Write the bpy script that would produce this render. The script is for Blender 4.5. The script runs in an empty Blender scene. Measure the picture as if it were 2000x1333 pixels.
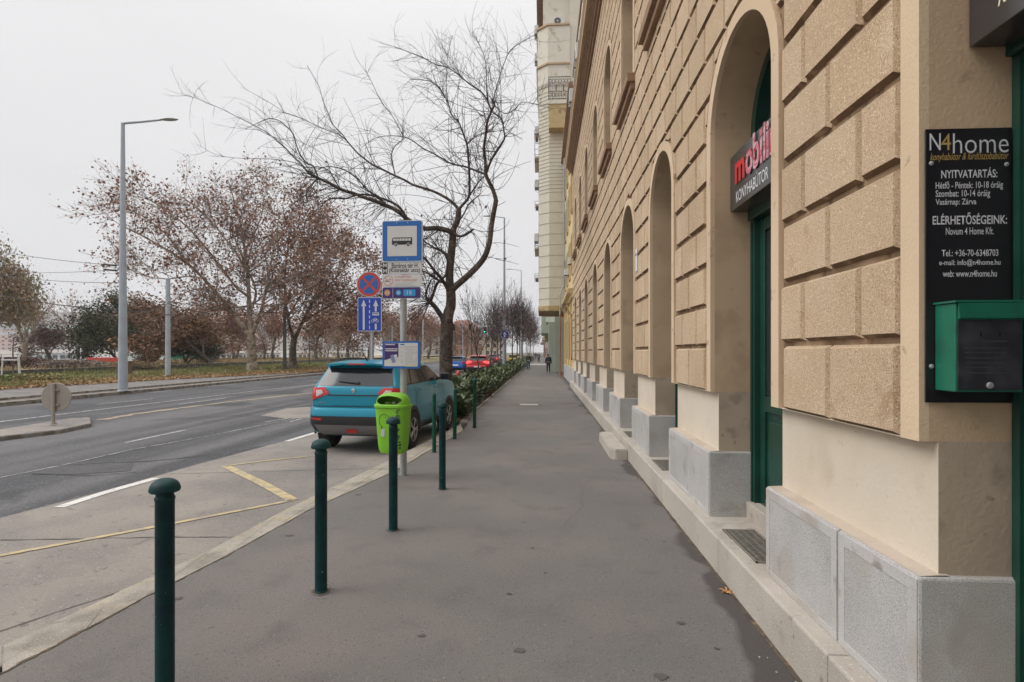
import bpy, bmesh, math, random
import numpy as np
from mathutils import Vector, Matrix
SC = bpy.context.scene
COL = SC.collection
PI = math.pi
# ------------------------------------------------------------- camera
TH = math.atan(60/1050); TS, TC = math.sin(TH), math.cos(TH)
EYE = 1.74; FP = 1050.0; HZ = 688.0
cam_d = bpy.data.cameras.new('camera'); cam = bpy.data.objects.new('camera', cam_d); COL.objects.link(cam)
cam.location = (0, 0, EYE); cam.rotation_euler = (PI/2, 0, TH)
cam_d.sensor_width = 36; cam_d.lens = 36*FP/2000; cam_d.shift_y = 21.5/2000
cam_d.clip_start = .05; cam_d.clip_end = 6000
SC.camera = cam
# ------------------------------------------------------------- sky and light: overcast
w = bpy.data.worlds.new('World'); SC.world = w; w.use_nodes = True
nt = w.node_tree; nt.nodes.clear()
def wn(t): return nt.nodes.new(t)
out = wn('ShaderNodeOutputWorld'); bg = wn('ShaderNodeBackground'); bg.inputs[1].default_value = 0.1
sky = wn('ShaderNodeTexSky'); sky.sky_type = 'NISHITA'; sky.sun_disc = False
SUN_EL, SUN_AZ = math.radians(42), math.radians(-100)
sky.sun_elevation = SUN_EL; sky.sun_rotation = SUN_AZ; sky.dust_density = 4; sky.air_density = 1
hs = wn('ShaderNodeHueSaturation'); hs.inputs['Saturation'].default_value = .15; hs.inputs['Value'].default_value = 1.0
nt.links.new(sky.outputs[0], hs.inputs['Color'])
tc = wn('ShaderNodeTexCoord'); sx = wn('ShaderNodeSeparateXYZ'); nt.links.new(tc.outputs['Generated'], sx.inputs[0])
rp = wn('ShaderNodeValToRGB'); e = rp.color_ramp.elements
e[0].position = 0.0; e[0].color = (.705, .70, .71, 1)
e[1].position = 1.0; e[1].color = (2.32, 2.3, 2.28, 1)
for ps, v in ((.25, .745), (.5, .82), (.62, .95), (.8, 1.7)):
    q = e.new(ps); q.color = (v*.998, v*.993, v*1.003, 1)
nt.links.new(sx.outputs['Z'], rp.inputs[0])
nz = wn('ShaderNodeTexNoise'); nz.inputs['Scale'].default_value = 1.4; nz.inputs['Detail'].default_value = 4
mp = wn('ShaderNodeMapping'); mp.inputs['Scale'].default_value = (1, 1, 2.6)
nt.links.new(tc.outputs['Generated'], mp.inputs[0]); nt.links.new(mp.outputs[0], nz.inputs['Vector'])
mr = wn('ShaderNodeMapRange'); mr.inputs[1].default_value = .3; mr.inputs[2].default_value = .7; mr.inputs[3].default_value = 9.5; mr.inputs[4].default_value = 10.3
nt.links.new(nz.outputs[0], mr.inputs[0])
sc_ = wn('ShaderNodeVectorMath'); sc_.operation = 'SCALE'
nt.links.new(rp.outputs[0], sc_.inputs[0]); nt.links.new(mr.outputs[0], sc_.inputs['Scale'])
mx = wn('ShaderNodeMix'); mx.data_type = 'RGBA'; mx.inputs[0].default_value = .06
nt.links.new(sc_.outputs[0], mx.inputs[6]); nt.links.new(hs.outputs[0], mx.inputs[7])
nt.links.new(mx.outputs[2], bg.inputs[0]); nt.links.new(bg.outputs[0], out.inputs[0])
sd = bpy.data.lights.new('sun', 'SUN'); sd.energy = 1.4; sd.angle = math.radians(32); sd.color = (1, .97, .93)
so = bpy.data.objects.new('sun', sd); COL.objects.link(so)
dv = Vector((math.sin(SUN_AZ)*math.cos(SUN_EL), math.cos(SUN_AZ)*math.cos(SUN_EL), math.sin(SUN_EL)))
so.rotation_euler = dv.to_track_quat('Z', 'Y').to_euler()
SC.view_settings.view_transform = 'Standard'; SC.view_settings.look = 'None'
SC.view_settings.exposure = 0.17; SC.view_settings.gamma = 1
SC.render.engine = 'CYCLES'
SC.cycles.use_denoising = True; SC.cycles.max_bounces = 7; SC.cycles.diffuse_bounces = 4
SC.cycles.volume_bounces = 1; SC.cycles.transparent_max_bounces = 12
# ------------------------------------------------------------- helpers
def ray(px):
    u = (px-1000)/FP
    return -TS+u*TC, TC+u*TS
def G(px, py, z=0.0):          # photograph pixel -> spot on the level z
    t = (EYE-z)*FP/(py-HZ); x, y = ray(px); return (x*t, y*t)
def P(px, py, t):
    x, y = ray(px); return (x*t, y*t, EYE+(HZ-py)/FP*t)
def XY(px, t):
    x, y = ray(px); return (x*t, y*t)
class MB:
    def __init__(s): s.v = []; s.f = []; s.m = []; s.cur = 0
    def add(s, vs, fs):
        o = len(s.v); s.v.extend(vs); s.f.extend([tuple(i+o for i in f) for f in fs]); s.m.extend([s.cur]*len(fs)); return s
    def box(s, x0, x1, y0, y1, z0, z1, b=0):
        if b <= 0:
            return s.add([(x0,y0,z0),(x1,y0,z0),(x1,y1,z0),(x0,y1,z0),(x0,y0,z1),(x1,y0,z1),(x1,y1,z1),(x0,y1,z1)],
                  [(0,3,2,1),(4,5,6,7),(0,1,5,4),(1,2,6,5),(2,3,7,6),(3,0,4,7)])
        b = min(b, abs(x1-x0)*.49, abs(y1-y0)*.49, abs(z1-z0)*.49)
        bm = bmesh.new(); bmesh.ops.create_cube(bm, size=1)
        for v in bm.verts: v.co = ((x0+x1)/2+v.co.x*(x1-x0), (y0+y1)/2+v.co.y*(y1-y0), (z0+z1)/2+v.co.z*(z1-z0))
        bmesh.ops.bevel(bm, geom=bm.edges[:], offset=b, segments=2, affect='EDGES', profile=.5)
        bm.verts.index_update()
        s.add([tuple(v.co) for v in bm.verts], [tuple(v.index for v in f.verts) for f in bm.faces]); bm.free(); return s
    def tube(s, pts, rads, n=6, cap=True):
        pts = [Vector(p) for p in pts]; k = len(pts)
        if not hasattr(rads, '__len__'): rads = [rads]*k
        vs = []; fs = []
        ref = None
        for i, p in enumerate(pts):
            t = (pts[min(i+1, k-1)]-pts[max(i-1, 0)])
            if t.length < 1e-9: t = Vector((0, 0, 1))
            t.normalize()
            if ref is None: ref = Vector((1, 0, 0)) if abs(t.x) < .8 else Vector((0, 1, 0))
            a = t.cross(ref)
            if a.length < 1e-4: a = t.cross(Vector((0, 1, .3)))
            a.normalize(); b = a.cross(t); ref = b*-1 if False else ref
            for j in range(n):
                g = 2*PI*j/n
                vs.append(tuple(p+(a*math.cos(g)+b*math.sin(g))*rads[i]))
        for i in range(k-1):
            for j in range(n):
                q = (j+1) % n
                fs.append((i*n+j, i*n+q, (i+1)*n+q, (i+1)*n+j))
        if cap:
            fs.append(tuple(range(n))); fs.append(tuple((k-1)*n+j for j in reversed(range(n))))
        return s.add(vs, fs)
    def lathe(s, prof, n=24, c=(0, 0, 0), axis='z'):
        vs = []; fs = []; k = len(prof)
        for r, z in prof:
            for j in range(n):
                g = 2*PI*j/n; x, y = r*math.cos(g), r*math.sin(g)
                if axis == 'z': vs.append((c[0]+x, c[1]+y, c[2]+z))
                elif axis == 'x': vs.append((c[0]+z, c[1]+x, c[2]+y))
                else: vs.append((c[0]+x, c[1]+z, c[2]+y))
        for i in range(k-1):
            for j in range(n):
                q = (j+1) % n; fs.append((i*n+j, i*n+q, (i+1)*n+q, (i+1)*n+j))
        fs.append(tuple(reversed(range(n)))); fs.append(tuple((k-1)*n+j for j in range(n)))
        return s.add(vs, fs)
    def flat(s, pts, y=0, t=.002):   # outline in x,z facing -y
        n = len(pts); vs = [(p[0], y-t, p[1]) for p in pts]+[(p[0], y, p[1]) for p in pts]
        fs = [tuple(range(n)), tuple(reversed(range(n, 2*n)))]+[(i, i+n, (i+1) % n+n, (i+1) % n) for i in range(n)]
        return s.add(vs, fs)
    def ring(s, cx, cz, r0, r1, y=0, t=.002, n=32, a0=0, a1=2*PI):
        full = abs(a1-a0-2*PI) < 1e-6; m = n if full else n+1
        vs = []
        for i in range(m):
            a = a0+(a1-a0)*i/n
            for r in (r0, r1):
                vs.append((cx+r*math.cos(a), y-t, cz+r*math.sin(a)))
        fs = []
        for i in range(n):
            j = (i+1) % m; fs.append((2*i, 2*i+1, 2*j+1, 2*j))
        return s.add(vs, fs)
    def sheet(s, pts, z):
        return s.add([(p[0], p[1], z) for p in pts], [tuple(range(len(pts)))])
    def strip(s, A, B, za=0, zb=None):   # quads between two polylines
        zb = za if zb is None else zb; n = len(A)
        return s.add([(p[0], p[1], za) for p in A]+[(p[0], p[1], zb) for p in B], [(i, i+1, n+i+1, n+i) for i in range(n-1)])
    def prism(s, prof, y0, y1):    # prof in x,z along y
        n = len(prof)
        return s.add([(p[0], y0, p[1]) for p in prof]+[(p[0], y1, p[1]) for p in prof],
            [tuple(range(n)), tuple(reversed(range(n, 2*n)))]+[(i, i+n, (i+1) % n+n, (i+1) % n) for i in range(n)])
    def build(s, name, m, parent=None, smooth=False, world=False, fix=False, **k):
        me = bpy.data.meshes.new(name); me.from_pydata(s.v, [], s.f)
        ms = m if isinstance(m, (list, tuple)) else [m]
        for q in ms: me.materials.append(q)
        if len(ms) > 1: me.polygons.foreach_set('material_index', s.m)
        if smooth: me.polygons.foreach_set('use_smooth', [True]*len(s.f))
        if fix:
            bm = bmesh.new(); bm.from_mesh(me); bmesh.ops.recalc_face_normals(bm, faces=bm.faces[:]); bm.to_mesh(me); bm.free()
        me.update()
        if smooth == 'auto': me.set_sharp_from_angle(angle=math.radians(35))
        o = bpy.data.objects.new(name, me); COL.objects.link(o)
        if parent:
            o.parent = parent
            if world:
                L = Vector(parent.location)
                p = parent.parent
                while p: L += Vector(p.location); p = p.parent
                o.location = -L
        for a, b in k.items(): o[a] = b
        return o
def empty(name, loc, rz=0, **k):
    o = bpy.data.objects.new(name, None); COL.objects.link(o); o.location = loc; o.rotation_euler = (0, 0, rz)
    o.empty_display_size = .2
    for a, b in k.items(): o[a] = b
    return o
def thing(name, label, cat, loc=(0, 0, 0), rz=0, group=None):
    o = empty(name, loc, rz); o['label'] = label; o['category'] = cat
    if group: o['group'] = group
    return o
def tag(o, label=None, cat=None, group=None, kind=None):
    if label: o['label'] = label
    if cat: o['category'] = cat
    if group: o['group'] = group
    if kind: o['kind'] = kind
    return o
KIDS = {}
def kids(o): return [c for c in bpy.data.objects if c.parent == o]
def dup(o, loc=None, rz=None, label=None, group=None, scale=None, parent=None, _k=None):
    if _k is None:
        _k = {}
        for c in bpy.data.objects:
            if c.parent: _k.setdefault(c.parent.name, []).append(c)
    n = o.copy(); COL.objects.link(n)
    if parent: n.parent = parent
    for c in _k.get(o.name, []): dup(c, parent=n, _k=_k)
    if loc is not None: n.location = loc
    if rz is not None: n.rotation_euler = (0, 0, rz)
    if scale is not None: n.scale = scale if hasattr(scale, '__len__') else (scale,)*3
    if label: n['label'] = label
    if group: n['group'] = group
    return n
def ngon(cx, cz, r, n=24, a0=0): return [(cx+r*math.cos(a0+2*PI*i/n), cz+r*math.sin(a0+2*PI*i/n)) for i in range(n)]
def rr(cx, cz, w, h, r, n=5):
    o = []
    for sx_, sz_, a in ((1, 1, 0), (-1, 1, PI/2), (-1, -1, PI), (1, -1, 1.5*PI)):
        for i in range(n+1):
            g = a+PI/2*i/n; o.append((cx+sx_*(w/2-r)+r*math.cos(g), cz+sz_*(h/2-r)+r*math.sin(g)))
    return o
# ------------------------------------------------------------- materials
def mat(name, col, rough=.8, metal=0, var=.12, vs=3, layers=(), bump=0, bs=60, coat=0, spec=None, emit=0, stretch=None, bdetail=3):
    m = bpy.data.materials.new(name); m.use_nodes = True; t = m.node_tree; b = t.nodes['Principled BSDF']
    b.inputs['Roughness'].default_value = rough; b.inputs['Metallic'].default_value = metal
    if spec is not None: b.inputs['Specular IOR Level'].default_value = spec
    if coat: b.inputs['Coat Weight'].default_value = coat; b.inputs['Coat Roughness'].default_value = .06
    tc = t.nodes.new('ShaderNodeTexCoord'); vec = tc.outputs['Object']
    if stretch:
        mp = t.nodes.new('ShaderNodeMapping'); mp.inputs['Scale'].default_value = stretch; t.links.new(vec, mp.inputs[0]); svec = mp.outputs[0]
    else: svec = vec
    def noise(scale, detail=4, v=None):
        n = t.nodes.new('ShaderNodeTexNoise'); n.inputs['Scale'].default_value = scale; n.inputs['Detail'].default_value = detail
        t.links.new(v or vec, n.inputs['Vector']); return n.outputs[0]
    cur = None
    rgb = t.nodes.new('ShaderNodeRGB'); rgb.outputs[0].default_value = (*col, 1); cur = rgb.outputs[0]
    for L in layers:   # colour, scale, lo, hi, (stretched?)
        n = noise(L[1], 5, svec if len(L) > 4 and L[4] else None)
        r = t.nodes.new('ShaderNodeMapRange'); r.inputs[1].default_value = L[2]; r.inputs[2].default_value = L[3]
        t.links.new(n, r.inputs[0]); x = t.nodes.new('ShaderNodeMix'); x.data_type = 'RGBA'
        t.links.new(r.outputs[0], x.inputs[0]); t.links.new(cur, x.inputs[6]); x.inputs[7].default_value = (*L[0], 1); cur = x.outputs[2]
    if var:
        n = noise(vs); r = t.nodes.new('ShaderNodeMapRange'); r.inputs[1].default_value = .25; r.inputs[2].default_value = .75
        r.inputs[3].default_value = 1-var; r.inputs[4].default_value = 1+var; t.links.new(n, r.inputs[0])
        x = t.nodes.new('ShaderNodeVectorMath'); x.operation = 'SCALE'; t.links.new(cur, x.inputs[0]); t.links.new(r.outputs[0], x.inputs['Scale']); cur = x.outputs[0]
    t.links.new(cur, b.inputs['Base Color'])
    if bump:
        n = noise(bs, bdetail); bp = t.nodes.new('ShaderNodeBump'); bp.inputs['Strength'].default_value = bump; bp.inputs['Distance'].default_value = .01
        t.links.new(n, bp.inputs['Height']); t.links.new(bp.outputs[0], b.inputs['Normal'])
    if emit: b.inputs['Emission Color'].default_value = (*col, 1); b.inputs['Emission Strength'].default_value = emit
    m['c'] = name
    return m
def nodes_of(m): return m.node_tree, m.node_tree.nodes['Principled BSDF']
def leafmat(name, a, b, rough=.7, sc=8):
    m = mat(name, a, rough, var=.3, vs=sc*2, layers=((b, sc, .42, .58),))
    return m
def text(s, w, h, m, parent, x=0, z=0, y=0, bold=0, shear=0, name='lettering', d=.0015, center=True, rot=None, space=1):
    cu = bpy.data.curves.new('t', 'FONT'); cu.body = s; cu.size = 1; cu.offset = bold; cu.shear = shear; cu.resolution_u = 3; cu.space_character = space
    o = bpy.data.objects.new('t', cu); COL.objects.link(o)
    bpy.context.view_layer.update()
    me = bpy.data.meshes.new_from_object(o.evaluated_get(bpy.context.evaluated_depsgraph_get())); bpy.data.objects.remove(o); bpy.data.curves.remove(cu)
    me.name = name
    k = len(me.vertices); co = np.empty(k*3); me.vertices.foreach_get('co', co); co = co.reshape(-1, 3)
    mn, mx_ = co.min(0), co.max(0); sx_ = w/(mx_[0]-mn[0]); sz_ = h/(mx_[1]-mn[1]) if h else sx_
    X = (co[:, 0]-mn[0])*sx_; Z = (co[:, 1]-mn[1])*sz_
    if center: X -= w/2; Z -= (mx_[1]-mn[1])*sz_/2
    n = np.stack([X+x, np.full(k, y-d), Z+z], 1)
    me.vertices.foreach_set('co', n.ravel()); me.materials.clear(); me.materials.append(m); me.update()
    q = bpy.data.objects.new(name, me); COL.objects.link(q); q.parent = parent
    return q
# ------------------------------------------------------------- palette
M = {}
M['walk'] = mat('walk_asphalt', (.165,.150,.141), .9, var=.09, vs=.6, layers=(((.144,.137,.130),.45,.42,.62),((.185,.160,.150),.8,.48,.68),((.132,.120,.114),2.6,.54,.74),((.075,.066,.062),6,.74,.76),((.21,.19,.175),38,.60,.70),((.085,.076,.072),46,.60,.70),((.25,.23,.21),110,.60,.68),((.06,.055,.052),130,.60,.68)), bump=.7, bs=150)
t, b = nodes_of(M['walk'])     # damp, dirty margin along the foot of the building step
col_in = b.inputs['Base Color'].links[0].from_socket
tcn = t.nodes.new('ShaderNodeTexCoord'); sp = t.nodes.new('ShaderNodeSeparateXYZ'); t.links.new(tcn.outputs['Object'], sp.inputs[0])
nn = t.nodes.new('ShaderNodeTexNoise'); nn.inputs['Scale'].default_value = 1.1; nn.inputs['Detail'].default_value = 4; nn.inputs['Roughness'].default_value = .42; t.links.new(tcn.outputs['Object'], nn.inputs[0])
ma = t.nodes.new('ShaderNodeMath'); ma.operation = 'MULTIPLY_ADD'; ma.inputs[1].default_value = .85; t.links.new(nn.outputs[0], ma.inputs[0]); t.links.new(sp.outputs['X'], ma.inputs[2])
mrr = t.nodes.new('ShaderNodeMapRange'); mrr.inputs[1].default_value = 1.635; mrr.inputs[2].default_value = 1.69; t.links.new(ma.outputs[0], mrr.inputs[0])
mxx = t.nodes.new('ShaderNodeMix'); mxx.data_type = 'RGBA'; t.links.new(mrr.outputs[0], mxx.inputs[0]); t.links.new(col_in, mxx.inputs[6]); mxx.inputs[7].default_value = (.078,.068,.064,1)
t.links.new(mxx.outputs[2], b.inputs['Base Color'])
M['road'] = mat('road_asphalt', (.060,.060,.066), .72, var=.12, vs=1.5, layers=(((.112,.11,.112),.55,.44,.60,1),((.040,.040,.045),.8,.5,.62,1),((.155,.15,.15),1.6,.64,.74,1),((.034,.034,.038),.35,.54,.58),((.15,.15,.15),26,.58,.70),((.02,.02,.022),32,.58,.68),((.22,.21,.21),90,.62,.72)), bump=.6, bs=120, stretch=(1.3,.035,1))
M['bay'] = mat('bay_concrete', (.262,.235,.205), .88, var=.10, vs=.8, layers=(((.205,.185,.168),1.6,.46,.62),((.18,.165,.155),.45,.48,.62),((.15,.13,.115),7,.63,.70),((.33,.30,.27),45,.60,.70),((.13,.115,.10),55,.60,.70),((.36,.33,.30),110,.60,.68)), bump=.45, bs=110)
M['tar'] = mat('crack_filler', (.05,.047,.045), .8, var=.2)
M['tar_patch'] = mat('tar_patch', (.062,.060,.064), .8, var=.2, layers=(((.10,.10,.10),30,.55,.62),))
M['kerb'] = mat('kerb_stone', (.33,.30,.255), .85, var=.2, vs=4, layers=(((.39,.33,.22),3.0,.52,.66),((.22,.195,.165),2.2,.55,.66),((.26,.23,.19),12,.58,.66),((.60,.57,.52),130,.62,.68),((.14,.12,.10),110,.62,.68)), bump=.5, bs=90)
M['kerbg'] = mat('kerb_grey', (.24,.22,.20), .9, var=.2, vs=2, layers=(((.13,.11,.09),4,.48,.6),), bump=.4, bs=40)
M['gravel'] = mat('gravel_bed', (.115,.10,.088), .95, var=.3, vs=6, layers=(((.19,.16,.13),30,.5,.6),((.10,.06,.035),8,.55,.62)), bump=.9, bs=50)
M['path'] = mat('path_asphalt', (.165,.155,.148), .9, var=.12, layers=(((.22,.17,.12),14,.60,.64),((.12,.11,.10),1.5,.5,.62)), bump=.3)
M['soil'] = mat('soil', (.10,.075,.052), .95, var=.25, layers=(((.17,.11,.06),18,.54,.6),((.06,.045,.035),6,.5,.6)), bump=.9, bs=40)
M['verge'] = mat('verge_ground', (.15,.14,.055), .95, var=.25, layers=(((.15,.155,.05),.6,.45,.6),((.20,.12,.06),1.5,.5,.62)), bump=.6, bs=20)
M['park'] = mat('park_ground', (.25,.19,.115), .95, var=.2, layers=(((.16,.15,.07),.18,.48,.6),((.33,.24,.14),.4,.5,.6)), bump=.5, bs=8)
M['water'] = mat('river_water', (.30,.31,.30), .22, var=.06, vs=.05, bump=.25, bs=1.2)
M['white'] = mat('road_white', (.62,.60,.57), .7, var=.1, layers=(((.3,.29,.28),14,.58,.7),))
M['white_worn'] = mat('road_white_worn', (.42,.41,.41), .75, var=.1, layers=(((.14,.14,.15),9,.45,.62),))
M['yellow'] = mat('road_yellow', (.48,.38,.20), .75, var=.12, layers=(((.32,.28,.21),9,.45,.60),))
M['block'] = mat('rough_stucco', (.575,.425,.28), .95, var=.10, vs=.9, layers=(((.51,.37,.235),.8,.45,.65),((.61,.47,.325),2.2,.52,.68),((.46,.315,.19),5,.60,.72),((.34,.22,.13),120,.56,.66),((.76,.60,.43),95,.56,.68),((.27,.17,.10),210,.58,.66)), bump=.55, bs=170)
M['block2'] = mat('rough_stucco_dusty', (.54,.395,.255), .95, var=.12, vs=1.4, layers=(((.475,.34,.215),1.2,.45,.65),((.60,.455,.31),2.6,.52,.68),((.34,.22,.13),120,.56,.66),((.68,.53,.38),95,.56,.68),((.25,.16,.095),210,.58,.66)), bump=.55, bs=150)
M['block3'] = mat('rough_stucco_pale', (.605,.455,.305), .95, var=.08, vs=1.1, layers=(((.54,.395,.255),1.0,.47,.65),((.50,.35,.215),6,.58,.72),((.38,.25,.15),110,.56,.66),((.80,.64,.47),95,.56,.68),((.27,.17,.10),220,.58,.66)), bump=.6, bs=180)
M['joint'] = mat('joint_stucco', (.20,.125,.07), .95, var=.2, layers=(((.30,.20,.12),3,.48,.62),((.10,.06,.035),8,.56,.66)), bump=.4)
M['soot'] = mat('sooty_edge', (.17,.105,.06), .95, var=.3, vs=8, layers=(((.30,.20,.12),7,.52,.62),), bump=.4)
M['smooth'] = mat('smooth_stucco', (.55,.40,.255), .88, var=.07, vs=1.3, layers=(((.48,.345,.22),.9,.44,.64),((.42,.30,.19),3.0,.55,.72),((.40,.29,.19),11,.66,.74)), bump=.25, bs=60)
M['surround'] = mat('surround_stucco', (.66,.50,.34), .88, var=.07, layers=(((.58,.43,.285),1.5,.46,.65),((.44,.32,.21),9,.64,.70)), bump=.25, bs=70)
M['cream'] = mat('cream_stucco', (.66,.575,.465), .88, var=.06, vs=1.5, layers=(((.60,.505,.39),1.1,.46,.66),((.57,.48,.37),3.5,.58,.76),((.52,.44,.34),17,.68,.75)), bump=.25, bs=50)
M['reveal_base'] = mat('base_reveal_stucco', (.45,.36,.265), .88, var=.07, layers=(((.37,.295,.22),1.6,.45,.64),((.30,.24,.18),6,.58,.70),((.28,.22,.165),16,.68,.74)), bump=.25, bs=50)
M['granite'] = mat('granite', (.47,.45,.43), .8, var=.06, layers=(((.39,.375,.36),2.2,.45,.65),((.56,.55,.55),150,.52,.66),((.24,.235,.235),190,.54,.66),((.38,.335,.29),1.4,.56,.72),((.34,.31,.285),4.5,.60,.74)), bump=.45, bs=190)
M['granite2'] = mat('granite_smooth', (.50,.48,.46), .75, var=.06, layers=(((.54,.53,.52),170,.54,.66),((.32,.31,.31),200,.56,.66),((.38,.33,.28),1.6,.54,.7),((.29,.26,.235),6,.62,.72)), bump=.2, bs=190)
M['step'] = mat('limestone_step', (.46,.415,.36), .85, var=.08, vs=2, layers=(((.39,.345,.295),1.3,.45,.66),((.34,.29,.24),5,.58,.74),((.29,.245,.20),13,.66,.74),((.55,.50,.44),80,.58,.70)), bump=.4, bs=90)
M['capstone'] = mat('plinth_cap', (.50,.42,.345), .85, var=.08, layers=(((.42,.35,.28),3,.5,.62),), bump=.2)
M['brown'] = mat('cornice_brown', (.30,.185,.11), .9, var=.1, layers=(((.22,.13,.08),3,.5,.62),), bump=.2)
M['brown2'] = mat('cornice_tan', (.50,.36,.235), .9, var=.08, bump=.1)
M['green'] = mat('green_door_paint', (.006,.048,.032), .35, var=.12, vs=5, layers=(((.010,.065,.045),3,.5,.65),), bump=.08, coat=.3)
M['glass'] = mat('window_glass', (.03,.035,.04), .06, var=0, spec=.8)
M['glassl'] = mat('window_glass_pale', (.13,.14,.15), .12, var=0, spec=.8)
M['black'] = mat('black_panel', (.012,.010,.013), .35, var=.1, coat=.3)
M['signgrey'] = mat('sign_box_metal', (.05,.045,.045), .24, var=.03, spec=.7)
M['letter'] = mat('letter_white', (.72,.72,.74), .5, var=0)
M['gold'] = mat('letter_gold', (.52,.36,.12), .5, var=0)
M['creamletter'] = mat('letter_cream', (.75,.72,.50), .5, var=0)
M['red'] = mat('letter_red', (.55,.02,.025), .5, var=0)
M['pink'] = mat('letter_pink', (.55,.14,.18), .5, var=0, layers=(((.62,.36,.40),16,.5,.52),((.45,.02,.04),22,.56,.58)))
M['bol'] = mat('bollard_green', (.002,.040,.038), .5, var=.2, vs=14, layers=(((.003,.022,.030),5,.45,.6),((.30,.33,.31),45,.72,.74)), bump=.12, bs=60, spec=.25)
M['bol2'] = mat('bollard_green_bright', (.004,.065,.036), .5, var=.15, vs=10, spec=.25)
M['grille'] = mat('iron_grate', (.035,.03,.028), .7, metal=.3, var=.2)
M['dark'] = mat('dark_void', (.006,.006,.006), .95, var=0)
M['galv'] = mat('galvanised_steel', (.40,.41,.41), .5, metal=.45, var=.12, vs=8, stretch=(1,1,.2))
M['bluegrey'] = mat('lamp_post_paint', (.36,.40,.45), .6, var=.08, vs=3, layers=(((.30,.31,.33),1.5,.5,.7),))
M['steeldark'] = mat('dark_steel', (.09,.09,.095), .6, metal=.3, var=.1)
M['tan'] = mat('sign_back_grey', (.30,.27,.23), .7, var=.08)
# ------------------------------------------------------------- the ground
def structure(o): o['kind'] = 'structure'; return o
KERB = [(-3.55,-8), (-3.42,-2), (-3.3,1.5), G(0,1262), G(224,1160), G(413,1074), G(556,997), G(755,902), G(890,835), (-1.98,12.9)]
KERB_IN = [(-3.27,-8), (-3.14,-2), (-3.0,1.5), G(0,1318), G(170,1229), G(284,1167), G(444,1085), G(595,1001), G(770,921), G(905,842), (-1.82,12.9)]
KERB_IN = [(x+.27 if i < 3 else x, y) for i, (x, y) in enumerate([(-3.55,-8), (-3.42,-2), (-3.3,1.5)])]+KERB_IN[3:]
BULB = [(-1.98,12.9), (-2.15,14.2), (-2.9,15.4), (-4.3,15.1), (-4.95,15.5), (-4.9,16.6), (-4.55,18.5), (-4.15,22), (-4.0,30), (-4.0,60), (-4.0,170)]
EDGE = [(-9.2,-16), (-7.6,-5), (-6.55,2), G(0,1012,-.12), G(200,960,-.12), G(387,907,-.12), G(607,848,-.12), (-4.98,15.5)]
FAR = [(-18.7,-60), (-18.7,17), (-18.2,43), (-18.2,90), (-18.2,400)]
mb = MB(); mb.sheet([(-71,-400),(900,-400),(900,2400),(-71,2400)], -.24)
structure(mb.build('ground', M['soil']))
mb = MB(); mb.sheet([(-18.4,-60),(1.2,-60),(1.2,-10),(1.2,400),(-18.2,400)], -.13)
structure(mb.build('road', M['road']))
# bus bay slab (concrete) between the road edge line and the kerb
mb = MB(); pts = EDGE+[(-4.95,15.6),(-1.8,15.6)]+[(1.0,12.9)]+[(1.0,-16)]
mb.sheet(pts, -.12); structure(mb.build('bus_bay_paving', M['bay']))
# sidewalk
inner = KERB_IN
rt = [(1.45,-8),(1.45,30),(2.2,30),(2.2,170)]
mb = MB(); mb.sheet([(p[0]+.0, p[1]) for p in inner]+[(-2.02,13.0),(-2.02,170)]+list(reversed(rt)), 0)
structure(mb.build('sidewalk', M['walk']))
def kerbstones(name, A, m, wd=.28, top=.006, bot=-.2, L=1.0, side=1, gap=.006, inner=None, seed=1):
    rnd = random.Random(seed); mb = MB()
    def resample(A):
        P_ = [Vector((a[0], a[1], 0)) for a in A]; o = []
        for i in range(len(P_)-1):
            d = (P_[i+1]-P_[i]).length; n = max(1, round(d/L))
            for k in range(n): o.append((P_[i].lerp(P_[i+1], k/n), i+k/n))
        o.append((P_[-1], len(P_)-1)); return o
    R = resample(A)
    for i in range(len(R)-1):
        a, b = R[i][0], R[i+1][0]; d = (b-a).normalized(); nrm = Vector((d.y, -d.x, 0))*side
        if inner:
            def iv(k):
                j = min(int(k), len(inner)-2); f = k-j; return Vector((inner[j][0], inner[j][1], 0)).lerp(Vector((inner[j+1][0], inner[j+1][1], 0)), f)
            c2, c1 = iv(R[i+1][1]), iv(R[i][1])
        else: c1, c2 = a+nrm*wd, b+nrm*wd
        g = gap*(.5+rnd.random()*1.5); a2, b2, e1, e2 = a+d*g, b-d*g, c1+d*g, c2-d*g
        h = top+rnd.uniform(-.004, .004); r = .018
        q = (e1-a2).normalized()*r
        vs = []
        for p, zz in ((a2, bot), (a2, h-r), (a2+q, h), (e1, h), (e1, bot)): vs.append((p.x, p.y, zz))
        for p, zz in ((b2, bot), (b2, h-r), (b2+q, h), (e2, h), (e2, bot)): vs.append((p.x, p.y, zz))
        mb.add(vs, [(0,1,6,5),(1,2,7,6),(2,3,8,7),(3,4,9,8),(0,4,3,2,1),(5,6,7,8,9)])
    return structure(mb.build(name, m, fix=True))
kerbstones('kerb', KERB, M['kerb'], inner=KERB_IN, L=1.15)
kerbstones('bulb_kerb', BULB, M['kerbg'], wd=.16, L=1.0, top=.02)
kerbstones('planting_kerb', [(-2.06,13.2),(-2.06,60),(-2.06,170)], M['kerb'], wd=.09, L=1.0, top=.03)
mb = MB(); mb.sheet([(p[0]+.1, p[1]) for p in BULB[1:]]+[(-2.03,170),(-2.03,13.2)], -.02)
structure(mb.build('planting_bed', M['soil']))
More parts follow.
